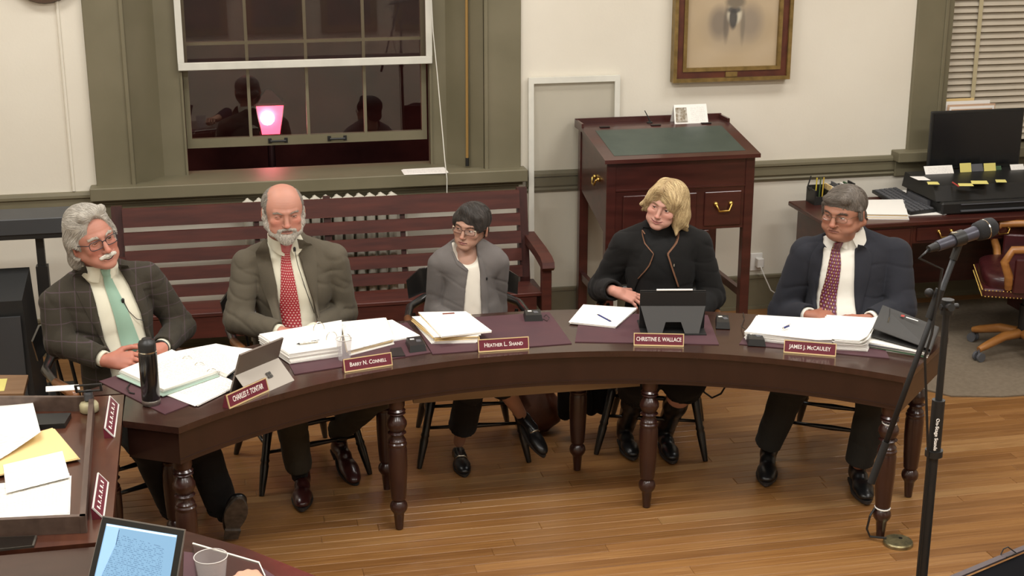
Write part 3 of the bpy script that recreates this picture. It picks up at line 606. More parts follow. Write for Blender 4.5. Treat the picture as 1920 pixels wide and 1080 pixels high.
drawer(3.53, 3.97, .56, .715, (3.75,)); drawer(3.53, 3.97, .33, .55, (3.75,)); drawer(3.53, 3.97, .08, .32, (3.75,))
# items on the office desk
DZ = .7602
def quadthing(name, label, cat, corners, z, th, m, group=None, pat=False):
    q = [P(x, y, z=z) for x, y in corners]; c = sum(q)/4
    b = MB().slab(q, th); o = recenter(b.build(name, m)); tag(o, label, cat, group)
    if pat: uv_frame(o, q[0], q[1]-q[0], q[3]-q[0])
    return o
def stack(name, label, corners, z, n, th, mats=None, jit=.006, group=None, cat='papers', curl=0., rot=0.02):
    """a stack of separate sheets; corners given counter-clockwise seen from above starting near left"""
    q = [P(x, y, z=z) for x, y in corners]; c = sum(q)/4; t = thing(name, label, cat, (c[0], c[1], z), 0, group)
    for k in range(n):
        M = Matrix.Translation(Vector(c)) @ Matrix.Rotation(random.uniform(-rot, rot), 4, 'Z') @ Matrix.Translation(-Vector(c))
        off = np.array([random.uniform(-jit, jit), random.uniform(-jit, jit), th*k]); r = [np.array(M @ Vector(p))+off for p in q]
        g = []; nn = 7
        top = k == n-1
        for i in range(nn):
            row_ = []
            for j in range(nn):
                a, b_ = i/(nn-1), j/(nn-1); p = r[0]*(1-a)*(1-b_)+r[1]*a*(1-b_)+r[2]*a*b_+r[3]*(1-a)*b_
                zc = curl*max(0, (a-.8)/.2)**2*.02*(k/n) + (curl*max(0, (.15-b_)/.15)**2*.012*(k/n))
                row_.append((p[0], p[1], p[2]+zc+th*.98))
            g.append(row_)
        m = mats[k % len(mats)] if mats else (M_print if top else M_paper)
        o = MB().sheet(g, th*.9).build('sheet', m, t, True); uv_frame(o, r[0], r[1]-r[0], r[3]-r[0])
    return t
stack('paper_stack', 'pile of loose white papers on the left of the office desk', [(1625, 411), (1702, 412), (1693, 383), (1622, 384)], DZ, 9, .0035, [M_paper, M_paper, M_manila, M_paper])
stack('paper_stack', 'thin white papers under the keyboard on the office desk', [(1700, 406), (1775, 403), (1738, 356), (1640, 360)], DZ, 3, .002)
kq = [P(x, y, z=.772) for x, y in ((1707, 402), (1755, 396), (1681, 356), (1635, 360))]; kc = sum(kq)/4
kb = thing('keyboard', 'black computer keyboard lying across papers on the office desk', 'keyboard', (kc[0], kc[1], .767))
MB().slab([(*p[:2], .767) for p in kq], .018).build('body', M_plastic, kb, True)
b = MB()
for i in range(5):
    for j in range(15):
        a0, b0 = (i+.5)/5.4+.02, (j+.5)/15.6+.01; e0 = kq[0]+(kq[1]-kq[0])*a0+(kq[3]-kq[0])*b0
        ux = (kq[1]-kq[0])/5.4*.38; uy = (kq[3]-kq[0])/15.6*.4; zc = .7852
        b.slab([(*(e0-ux-uy)[:2], zc), (*(e0+ux-uy)[:2], zc), (*(e0+ux+uy)[:2], zc), (*(e0-ux+uy)[:2], zc)], .006)
b.build('keys', M_grey, kb, True, kind='stuff')
# desk organiser behind the man at the right
og = thing('desk_organiser', 'black desk organiser holding pens and folders behind the seated man at the right', 'organiser', (3.66, 8.02, DZ))
b = MB().bb((3.57, 7.96, DZ), (3.86, 8.085, DZ+.012)).bb((3.57, 7.96, DZ+.012), (3.58, 8.085, DZ+.09)).bb((3.85, 7.96, DZ+.012), (3.86, 8.085, DZ+.09)).bb((3.58, 7.96, DZ+.012), (3.85, 7.967, DZ+.05)).bb((3.66, 7.967, DZ+.012), (3.666, 8.085, DZ+.085)).bb((3.76, 7.967, DZ+.012), (3.766, 8.085, DZ+.085)).bb((3.58, 8.078, DZ+.012), (3.85, 8.085, DZ+.10))
b.build('tray', M_plastic, og, True)
for x, m, h in ((3.68, M_manila, .11), (3.70, M_paper, .10), (3.72, M_grey, .12), (3.78, M_paper, .11), (3.80, mat('green_card', '#3C5A3E', .7), .115), (3.83, M_plastic, .12)):
    MB().bb((x, 7.975, DZ+.0122), (x+.008, 8.07, DZ+h)).build('folder', m, og, True)
for x, c_ in ((3.60, '#C8B43C'), (3.625, '#4A5A2E'), (3.645, '#C2A23A')):
    MB().cyl((x, 8.02, DZ+.0122), (x+.01, 8.03, DZ+.155), .004).build('pen', mat('pen_'+c_[1:], c_, .4), og, True)
pts = [(3.575, 8.02, DZ+.1), (3.56, 8.02, DZ+.08), (3.545, 8.02, DZ+.1), (3.555, 8.02, DZ+.13), (3.565, 8.02, DZ+.17)]
MB().tube(pts, .004, 6).build('wire_hook', M_plastic, og, True)
# printer, monitor, folders behind
pr_ = thing('printer', 'wide black printer with yellow notes on it, on the office desk', 'printer', (4.62, 7.78, DZ))
b = MB().bb((4.20, 7.56, DZ), (5.10, 8.02, DZ+.075), bev=.01).build('base', M_plastic, pr_, True)
MB().hexa([(4.18, 7.60, DZ+.076), (5.10, 7.60, DZ+.076), (5.10, 8.04, DZ+.076), (4.18, 8.04, DZ+.076)], [(4.20, 7.68, DZ+.15), (5.09, 7.68, DZ+.15), (5.09, 8.03, DZ+.165), (4.19, 8.03, DZ+.165)]).build('upper_body', M_plastic, pr_, True)
MB().bb((4.32, 7.545, DZ+.02), (5.0, 7.5595, DZ+.028)).bb((4.32, 7.55, DZ+.06), (5.0, 7.5595, DZ+.064)).build('tray_slot', M_grey, pr_, True)
MB().bb((4.175, 7.70, DZ+.03), (4.199, 7.95, DZ+.06)).build('side_port', M_grey, pr_, True)
a = P(1757, 208, Y=8.02); c2 = P(1912, 311, Y=8.02)
mo = thing('monitor', 'black flat computer monitor standing behind the printer', 'monitor', ((a[0]+c2[0])/2, 8.1, DZ))
MB().bb((a[0]-.01, 8.06, c2[2]-.01), (c2[0]+.02, 8.085, a[2]-.012), bev=.006).build('bezel', M_plastic, mo, True)
MB().bb((a[0]+.006, 8.057, c2[2]+.012), (c2[0]+.005, 8.0599, a[2]-.028)).build('screen', mat('dark_screen', '#17181A', .25), mo, True)
MB().bb((4.87, 8.061, DZ+.01), (4.95, 8.08, c2[2]+.02)).bb((4.78, 8.045, DZ), (5.04, 8.13, DZ+.012), bev=.003).build('stand', M_plastic, mo, True)
def stand_note(name, label, cat, x0, x1, yb, yt, Y, m, tilt=.03, group=None, pat=None):
    pa = P(x0, yb, Y=Y); pb = P(x1, yb, Y=Y); pc_ = P(x1, yt, Y=Y); pd = P(x0, yt, Y=Y)
    lo = pa[2]; h = pc_[2]-pa[2]
    b = MB().hexa([(pa[0], Y, lo), (pb[0], Y, lo), (pb[0], Y+.002, lo), (pa[0], Y+.002, lo)], [(pd[0], Y+tilt, lo+h), (pc_[0], Y+tilt, lo+h), (pc_[0], Y+tilt+.002, lo+h), (pd[0], Y+tilt+.002, lo+h)])
    o = recenter(b.build(name, m)); tag(o, label, cat, group)
    if m.name.startswith('printed'): uv_frame(o, (pa[0], Y, lo), (pb[0]-pa[0], 0, 0), (0, tilt, h))
    return o
M_note = mat('yellow_note', '#DDD27A', .8)
stand_note('note_card', 'printed white sheet propped up at the left of the printer top', 'note', 1738, 1791, 338, 312, 7.93, M_print, .04)
stand_note('sticky_note', 'left of the two upright yellow sticky notes below the monitor', 'note', 1801, 1822, 330, 306, 7.955, M_note, .01)
stand_note('sticky_note', 'right of the two upright yellow sticky notes below the monitor', 'note', 1846, 1868, 329, 306, 7.955, M_note, .01)
stand_note('note_card', 'white card propped up at the right end of the printer', 'note', 1900, 1925, 335, 310, 7.93, M_print, .04)
stand_note('calculator', 'small dark calculator leaning upright between the two yellow notes', 'calculator', 1823, 1845, 326, 308, 7.96, M_grey, .02)
stand_note('green_card', 'dark green card standing right of the yellow notes', 'card', 1869, 1880, 332, 312, 7.96, MATS['green_card'], .02)
for cs, lb_, m in (([(1740, 346), (1762, 346), (1758, 341), (1738, 341)], 'yellow note lying flat at the left front of the printer', M_note), ([(1798, 349), (1826, 349), (1822, 344), (1796, 344)], 'pale note lying flat on the printer front near the red pen', M_note), ([(1822, 345), (1854, 345), (1850, 339), (1820, 339)], 'yellow note lying flat below the two upright notes', M_note), ([(1868, 342), (1888, 342), (1885, 337), (1866, 337)], 'small yellow note lying flat at the right of the printer', M_note)):
    quadthing('sticky_note', lb_, 'note', cs, .9285, .001, m)
q = P(1786, 342, z=.932), P(1797, 349, z=.932); tag(recenter(MB().cyl(q[0], q[1], .005).build('red_pen', mat('red_pen_plastic', '#A8342E', .4))), 'short red pen lying on the printer', 'pen')
quadthing('white_sheet', 'white sheet hanging over the back left corner of the printer', 'papers', [(1722, 338), (1745, 338), (1732, 331), (1706, 331)], .929, .001, M_paper)
ff = thing('file_folders', 'leaning row of manila folders and papers on the sill above the monitor', 'folders', (4.85, 8.3, 1.0))
for k, (x0, x1, yt, m) in enumerate(((1758, 1828, 184, M_manila), (1762, 1838, 190, M_paper), (1766, 1858, 188, M_paper), (1772, 1868, 194, mat('pink_folder', '#C9A88C', .75)), (1776, 1866, 198, M_paper), (1780, 1862, 203, MATS['pink_folder']))):
    Y = 8.40-.03*k; p0 = P(x0, 215, Y=Y); p1 = P(x1, yt, Y=Y)
    MB().hexa([(p0[0], Y, 1.001), (p1[0], Y, 1.001), (p1[0], Y+.005, 1.001), (p0[0], Y+.005, 1.001)], [(p0[0]+.02, Y+.01, p1[2]), (p1[0], Y+.01, p1[2]), (p1[0], Y+.015, p1[2]), (p0[0]+.02, Y+.015, p1[2])]).build('folder', m, ff, True)
# rug
rg = [P(1795, 749, z=.003), P(1930, 741, z=.003)]
tag(recenter(MB().prism([(3.83, 6.62), (4.1, 6.555), (6.4, 6.50), (6.4, 8.2), (3.55, 8.2), (3.58, 6.95)], .0005, .008).build('floor_rug', mat('taupe_carpet', '#776A59', .95, var='#6C604F', vscale=40, bump=.5, bscale=400))), 'flat taupe carpet under the office desk at the right', 'rug')
# ---- executive chair
ec = thing('executive_chair', 'burgundy leather office chair with oak arms and castors by the office desk', 'office chair', (4.56, 7.16, .008), R_(66))
M_oak = mat('golden_oak', '#A8733C', .35, var='#8C5A2A', vscale=5, stretch=(1, 1, 6), coat=.2)
M_lea = mat('burgundy_leather', '#42191B', .33, var='#341214', vscale=12, bump=.5, bscale=18, coat=.15, bdist=.006)
for k in range(5):
    a = R_(72*k+198); d = np.array([math.cos(a), math.sin(a), 0]); 
    MB().tube([d*.03+[0, 0, .13], d*.14+[0, 0, .125], d*.27+[0, 0, .085], d*.315+[0, 0, .07]], [.03, .028, .024, .018], 8).build('base_leg', M_oak, ec, smooth=True, autos=50)
    c = MB(); sd = np.array([-d[1], d[0], 0])
    for s_ in (-1, 1): c.cyl(d*.31+sd*.018*s_+[0, 0, .027]-sd*.008, d*.31+sd*.018*s_+[0, 0, .027]+sd*.008, .027, n=14)
    c.cyl(d*.31+[0, 0, .027], d*.31+[0, 0, .07], .008); c.build('castor', M_grey, ec)
MB().cyl((0, 0, .10), (0, 0, .30), .03).cyl((0, 0, .28), (0, 0, .40), .02).box((0, 0, .40), (.26, .3, .03)).build('column', M_plastic, ec)
def cushion(lo, hi, rot=None, c=(0, 0, 0)):
    b = MB(); n = 8; v = []; L_ = [(h-l)/2 for l, h in zip(lo, hi)]; m = [(h+l)/2 for l, h in zip(lo, hi)]
    t = MB().ball((0, 0, 0), 1, 18); 
    for p in t.v:
        q = [math.copysign(abs(x)**.42, x)*l for x, l in zip(p, L_)]; q = Vector(q)
        if rot: q = rot @ q
        v.append((q[0]+m[0], q[1]+m[1], q[2]+m[2]))
    return b.add(v, t.f)
cushion((-.27, -.27, .42), (.27, .27, .54)).build('seat', M_lea, ec, smooth=True)
bk = cushion((-.27, -.37, .46), (.27, -.25, 1.12), Matrix.Rotation(R_(10), 3, 'X')).build('backrest', M_lea, ec, smooth=True)
for sx in (-1, 1):
    MB().tube([(sx*.27, .14, .47), (sx*.31, .15, .55), (sx*.31, .18, .63), (sx*.30, .14, .70), (sx*.30, .0, .71), (sx*.30, -.16, .69), (sx*.28, -.30, .69)], [.022, .024, .024, .024, .022, .022, .02], 8).build('arm', M_oak, ec, smooth=True, autos=60)
MB().box((0, 0, .435), (.55, .55, .05), bev=.01).build('seat_rail', M_lea, ec, smooth=False)
for sx in (-1, 1): MB().box((sx*.285, -.06, .545), (.022, .36, .20), bev=.008).build('side_panel', M_lea, ec)
b = MB()
for k in range(28):
    t_ = -.26+.52*k/27
    for z_ in (.417, .452):
        for q_ in ((t_, .2765, z_), (-.2765, t_, z_), (.2765, t_, z_)): b.ball(q_, .0045, 4)
for k in range(10):
    for sx in (-1, 1): b.ball((sx*.298, -.23, .47+k*.017), .0045, 4)
b.build('nailheads', M_brass, ec, kind='stuff')
# ---- audio cart at the far left
ac = thing('equipment_cart', 'dark grey metal media cart partly cut off at the left edge', 'cart', (-1.15, 7.65, 0))
M_cart = mat('cart_grey', '#3A3C3E', .5, var=.1)
a = P(118, 408, Y=7.6)
MB().bb((-1.55, 7.55, .925), (a[0]+.1, 7.80, 1.01), bev=.004).build('top_shelf', M_cart, ac, True)
MB().bb((-1.54, 7.56, .90), (a[0]+.09, 7.79, .924)).build('shelf_lip', M_plastic, ac, True)
MB().bb((-.925, 7.64, .03), (-.885, 7.68, .899)).bb((-.935, 7.63, .40), (-.875, 7.69, .73)).build('post', M_plastic, ac, True)
MB().bb((-1.50, 7.64, .03), (-1.46, 7.68, .899)).build('post', M_plastic, ac, True)
MB().bb((-1.6, 7.35, .0), (-.80, 7.78, .03)).build('foot', M_plastic, ac, True)
sb = thing('speaker_box', 'black angled monitor box sitting on the base of the media cart', 'speaker', (-1.25, 7.5, .0302))
b = MB().hexa([(-1.6, 7.36, .0302), (-.965, 7.36, .0302), (-.93, 7.60, .0302), (-1.6, 7.60, .0302)], [(-1.6, 7.40, .62), (-.99, 7.40, .62), (-.965, 7.62, .735), (-1.6, 7.62, .735)])
b.build('case', M_plastic, sb, True); MB().bb((-1.58, 7.345, .08), (-1.0, 7.3595, .55)).build('grille', M_cart, sb, True)
sd_ = thing('side_stand', 'small pale wooden stand at the left edge behind the near desk', 'stand', (-1.1, 6.35, 0))
q = [P(x, y, z=.60) for x, y in ((-70, 740), (44, 738), (53, 703), (-70, 703))]
MB().slab([(*p[:2], .58) for p in q], .02).build('top', mat('pale_oak', '#8A6A4C', .5, var='#7A5A3C', vscale=4, stretch=(1, 8, 1)), sd_, True)
c = sum(q)/4; MB().bb((c[0]-.05, c[1]-.05, 0), (c[0]+.05, c[1]+.05, .5799)).bb((c[0]-.15, c[1]-.12, 0), (c[0]+.15, c[1]+.12, .03)).build('pedestal', M_cart, sd_, True)
quadthing('note_card', 'yellow paper lying on the pale stand at the left edge', 'note', [(-20, 735), (8, 733), (14, 710), (-20, 712)], .6003, .001, M_note)
# wall clock peeking in at the top left
wc = thing('wall_clock', 'round dark wall clock mostly above the top left of the frame', 'clock', (-.93, 8.33, 2.02))
q = P(78, -62, Y=8.32)
MB().cyl((q[0], 8.349, q[2]), (q[0], 8.30, q[2]), .20, .19, 32).build('case', mat('clock_wood', '#4A3524', .5), wc, True, smooth=True, autos=40)
MB().cyl((q[0], 8.2999, q[2]), (q[0], 8.297, q[2]), .165, n=32).build('dial', M_paper, wc, True)
# portraits on the wall behind the camera (seen mirrored in the window panes)
for k, (x, c1, c2_) in enumerate(((-.05, '#3A2A22', 'dark red-brown'), (.85, '#20222E', 'dark blue'), (1.75, '#1E2018', 'dark green'), (2.65, '#3A2520', 'dark brown'))):
    f2 = thing('wall_portrait', c2_+' portrait in a gilt frame mirrored in the upper window panes', 'framed picture', (x, Y0+.02, 1.5))
    b = MB(); 
    for lo, hi in (((-.34, 1.45), (.34, 1.53)), ((-.34, 2.35), (.34, 2.43)), ((-.34, 1.53), (-.26, 2.35)), ((.26, 1.53), (.34, 2.35))): b.bb((x+lo[0], Y0+.001, lo[1]), (x+hi[0], Y0+.05, hi[1]))
    b.build('frame', M_gold, f2, True); MB().bb((x-.26, Y0+.002, 1.53), (x+.26, Y0+.02, 2.35)).build('canvas', mat('canvas%d' % k, c1, .6, var='#6A4A38', vscale=4), f2, True)
# ================================================================== PEOPLE : distance-field sculpting tools
f32 = np.float32
class Vol:
    def __init__(s, lo, hi, h):
        s.lo = np.array(lo, float); s.h = h; n = np.ceil((np.array(hi)-s.lo)/h).astype(int)+1; s.n = n; s.v = np.full(n, .3, f32)
        s.ax = [(s.lo[i]+h*np.arange(n[i])).astype(f32) for i in range(3)]
    def _loc(s, lo, hi):
        a = np.clip(np.floor((np.array(lo)-s.lo)/s.h).astype(int), 0, s.n); b = np.clip(np.ceil((np.array(hi)-s.lo)/s.h).astype(int)+1, 0, s.n)
        if (b <= a).any(): return None, None
        sl = tuple(slice(a[i], b[i]) for i in range(3))
        return sl, np.meshgrid(*[s.ax[i][sl[i]] for i in range(3)], indexing='ij', sparse=True)
    def add(s, pr, k=.01):
        fn, lo, hi = pr; m = max(k, .012)+2*s.h; sl, g = s._loc(np.array(lo)-m, np.array(hi)+m)
        if sl is None: return s
        d = fn(*g).astype(f32); a = s.v[sl]
        if k > 0: t = np.clip(.5+.5*(a-d)/k, 0, 1); s.v[sl] = a*(1-t)+d*t-k*t*(1-t)
        else: s.v[sl] = np.minimum(a, d)
        return s
    def sub(s, pr, k=.004):
        fn, lo, hi = pr; m = k+2*s.h; sl, g = s._loc(np.array(lo)-m, np.array(hi)+m)
        if sl is None: return s
        d = -fn(*g).astype(f32); a = s.v[sl]; t = np.clip(.5-.5*(a-d)/k, 0, 1) if k > 0 else None
        s.v[sl] = np.maximum(a, d) if k <= 0 else a*(1-t)+d*t+k*t*(1-t); return s
    def field(s, fn): g = np.meshgrid(*s.ax, indexing='ij', sparse=True); return fn(*g)
    def near(s, band, fn):
        m = np.abs(s.v) < band; i = np.nonzero(m); x = s.ax[0][i[0]]; y = s.ax[1][i[1]]; z = s.ax[2][i[2]]; s.v[m] += fn(x, y, z).astype(f32); return s
    def samp(s, p):
        q = (p-s.lo)/s.h; q = np.clip(q, 0, s.n-1.001); i = q.astype(int); f = q-i; r = 0
        for dx in (0, 1):
            for dy in (0, 1):
                for dz in (0, 1):
                    r = r+s.v[i[:, 0]+dx, i[:, 1]+dy, i[:, 2]+dz]*(f[:, 0] if dx else 1-f[:, 0])*(f[:, 1] if dy else 1-f[:, 1])*(f[:, 2] if dz else 1-f[:, 2])
        return r
    def grad(s, p):
        e = s.h; g = np.stack([s.samp(p+np.eye(3)[i]*e)-s.samp(p-np.eye(3)[i]*e) for i in range(3)], 1)
        return g/np.maximum(1e-6, np.linalg.norm(g, axis=1, keepdims=True))
    def mesh(s):
        v = s.v; S_ = v < 0; nx, ny, nz = np.array(v.shape)-1
        cnt = np.zeros((nx, ny, nz), np.int8)
        for a in (0, 1):
            for b in (0, 1):
                for c in (0, 1): cnt += S_[a:nx+a, b:ny+b, c:nz+c]
        act = (cnt > 0) & (cnt < 8); ii = np.array(np.nonzero(act)).T; idx = np.full(act.shape, -1, np.int32); idx[act] = np.arange(len(ii))
        pos = np.zeros((len(ii), 3)); num = np.zeros(len(ii)); cs = [(a, b, c) for a in (0, 1) for b in (0, 1) for c in (0, 1)]
        for A in cs:
            for ax in range(3):
                if A[ax]: continue
                B = list(A); B[ax] = 1; va = v[ii[:, 0]+A[0], ii[:, 1]+A[1], ii[:, 2]+A[2]]; vb = v[ii[:, 0]+B[0], ii[:, 1]+B[1], ii[:, 2]+B[2]]
                m = (va < 0) != (vb < 0); t = np.where(m, va/np.where(m, va-vb, 1), 0); q = np.array(A, float)[None]+np.zeros((len(ii), 1)); q[:, ax] += t
                pos[m] += q[m]; num[m] += 1
        pos = (pos/num[:, None]+ii)*s.h+s.lo; F = []
        for ax in range(3):
            a = [slice(None)]*3; b = [slice(None)]*3; a[ax] = slice(0, -1); b[ax] = slice(1, None)
            ch = S_[tuple(a)] != S_[tuple(b)]; e = np.array(np.nonzero(ch)).T; o1, o2 = [(1, 2), (2, 0), (0, 1)][ax]
            ok = (e[:, o1] > 0) & (e[:, o2] > 0) & (e[:, o1] < [nx, ny, nz][o1]) & (e[:, o2] < [nx, ny, nz][o2]); e = e[ok]
            def at_(d1, d2): q = e.copy(); q[:, o1] += d1; q[:, o2] += d2; return idx[q[:, 0], q[:, 1], q[:, 2]]
            Q = np.stack([at_(-1, -1), at_(0, -1), at_(0, 0), at_(-1, 0)], 1); inside = S_[tuple(e.T)]; Q[~inside] = Q[~inside][:, ::-1]; F.append(Q)
        F = np.concatenate(F); F = F[(F >= 0).all(1)]
        return pos, F
def V3(*a): return np.array(a, float)
def cap(a, b, ra, rb=None, o=0.):
    a = np.array(a, float); b = np.array(b, float); rb = ra if rb is None else rb; ra += o; rb += o; d = b-a; L = max(d@d, 1e-9); r = max(ra, rb)
    def fn(x, y, z):
        px, py, pz = x-a[0], y-a[1], z-a[2]; t = np.clip((px*d[0]+py*d[1]+pz*d[2])/L, 0, 1)
        return np.sqrt((px-t*d[0])**2+(py-t*d[1])**2+(pz-t*d[2])**2)-(ra+(rb-ra)*t)
    return fn, np.minimum(a, b)-r, np.maximum(a, b)+r
def ell(c, r, M=None, o=0.):
    c = np.array(c, float); r = np.array(r, float)+o; M = np.eye(3) if M is None else M; R = float(r.max())
    def fn(x, y, z):
        px, py, pz = x-c[0], y-c[1], z-c[2]; q = [M[0, i]*px+M[1, i]*py+M[2, i]*pz for i in range(3)]
        k0 = np.sqrt((q[0]/r[0])**2+(q[1]/r[1])**2+(q[2]/r[2])**2); k1 = np.sqrt((q[0]/r[0]**2)**2+(q[1]/r[1]**2)**2+(q[2]/r[2]**2)**2)
        return k0*(k0-1)/np.maximum(k1, 1e-6)
    ext = np.abs(M)@r
    return fn, c-ext, c+ext
def boxp(c, hf, M=None, rd=.0):
    c = np.array(c, float); hf = np.array(hf, float); M = np.eye(3) if M is None else M
    def fn(x, y, z):
        px, py, pz = x-c[0], y-c[1], z-c[2]; q = [np.abs(M[0, i]*px+M[1, i]*py+M[2, i]*pz)-hf[i]+rd for i in range(3)]
        return np.sqrt(np.maximum(q[0], 0)**2+np.maximum(q[1], 0)**2+np.maximum(q[2], 0)**2)+np.minimum(np.maximum(np.maximum(q[0], q[1]), q[2]), 0)-rd
    ext = np.abs(M)@hf; return fn, c-ext, c+ext
def polyprism(poly, y0, y1, T, O):
    """polygon in torso (x,z), extruded in torso y from y0 to y1"""
    pg = np.array(poly, float); n = len(pg)
    def fn(x, y, z):
        px, py, pz = x-O[0], y-O[1], z-O[2]; q = [T[0, i]*px+T[1, i]*py+T[2, i]*pz for i in range(3)]; X, Y, Z = q
        d = (X-pg[0, 0])**2+(Z-pg[0, 1])**2; sg = np.ones_like(d); j = n-1
        for i in range(n):
            e = pg[j]-pg[i]; wx, wz = X-pg[i, 0], Z-pg[i, 1]; t = np.clip((wx*e[0]+wz*e[1])/(e@e), 0, 1); d = np.minimum(d, (wx-e[0]*t)**2+(wz-e[1]*t)**2)
            c1 = Z >= pg[i, 1]; c2 = Z < pg[j, 1]; c3 = e[0]*wz > e[1]*wx; al = (c1 & c2 & c3) | (~c1 & ~c2 & ~c3); sg = np.where(al, -sg, sg); j = i
        d2 = sg*np.sqrt(d); dy = np.maximum(y0-Y, Y-y1); return np.maximum(d2, dy)
    cs = np.array([O+T@V3(p[0], yy, p[1]) for p in pg for yy in (y0, y1)]); return fn, cs.min(0), cs.max(0)
_wv = {}
def noise(seed, sc, n=7):
    if (seed, sc) not in _wv:
        r = np.random.default_rng(seed); k = r.normal(size=(n, 3)); k /= np.linalg.norm(k, axis=1, keepdims=True); k *= sc*r.uniform(.6, 1.5, (n, 1)); _wv[(seed, sc)] = (k.astype(f32), r.uniform(0, 6.28, n).astype(f32))
    k, ph = _wv[(seed, sc)]
    def fn(x, y, z):
        s = 0
        for i in range(n): s = s+np.sin(k[i, 0]*x+k[i, 1]*y+k[i, 2]*z+ph[i])
        return s/n*1.6
    return fn
def mkobj(name, vf, mtl, parent, col=None, label=None, smooth=True, tolocal=True):
    v, F = vf; me = bpy.data.meshes.new(name); v = np.asarray(v, float)
    q_ = parent
    while tolocal and q_ is not None: v = v-np.array(q_.location); q_ = q_.parent
    nv, nf = len(v), len(F); F = np.asarray(F); k = F.shape[1]
    me.vertices.add(nv); me.vertices.foreach_set('co', v.astype('f').ravel()); me.loops.add(nf*k); me.loops.foreach_set('vertex_index', F.astype('i').ravel())
    me.polygons.add(nf); me.polygons.foreach_set('loop_start', np.arange(0, nf*k, k, dtype='i')); me.update(calc_edges=True)
    if smooth: me.polygons.foreach_set('use_smooth', np.ones(nf, bool))
    me.materials.append(mtl)
    if col is not None:
        ca = me.color_attributes.new('Col', 'FLOAT_COLOR', 'POINT'); ca.data.foreach_set('color', np.concatenate([col, np.ones((nv, 1))], 1).astype('f').ravel())
    o = bpy.data.objects.new(name, me); COL.objects.link(o); o.parent = parent
    if label: o['label'] = label
    return o
def join(*ms):
    V, F, n = [], [], 0
    for v, f in ms: V.append(v); F.append(f+n); n += len(v)
    return np.concatenate(V), np.concatenate(F)
def bvh(m): return BVHTree.FromPolygons([tuple(p) for p in m[0]], [tuple(int(i) for i in q) for q in m[1]])
def lin(h): return np.array(C(h)[:3])
M_skin = mat('skin', (1, 1, 1, 1), .52, attr='Col', bump=.12, bscale=260, sss=.12, spec=.4, bdist=.001)
M_hair = mat('hair_strands', (1, 1, 1, 1), .5, attr='Col', spec=.35, sheen=.1)
M_sclera = mat('eye_white', '#D8D0C8', .3); M_pupil = mat('eye_dark', '#2A1D16', .15)
M_teeth = mat('teeth', '#DAD0BC', .4)
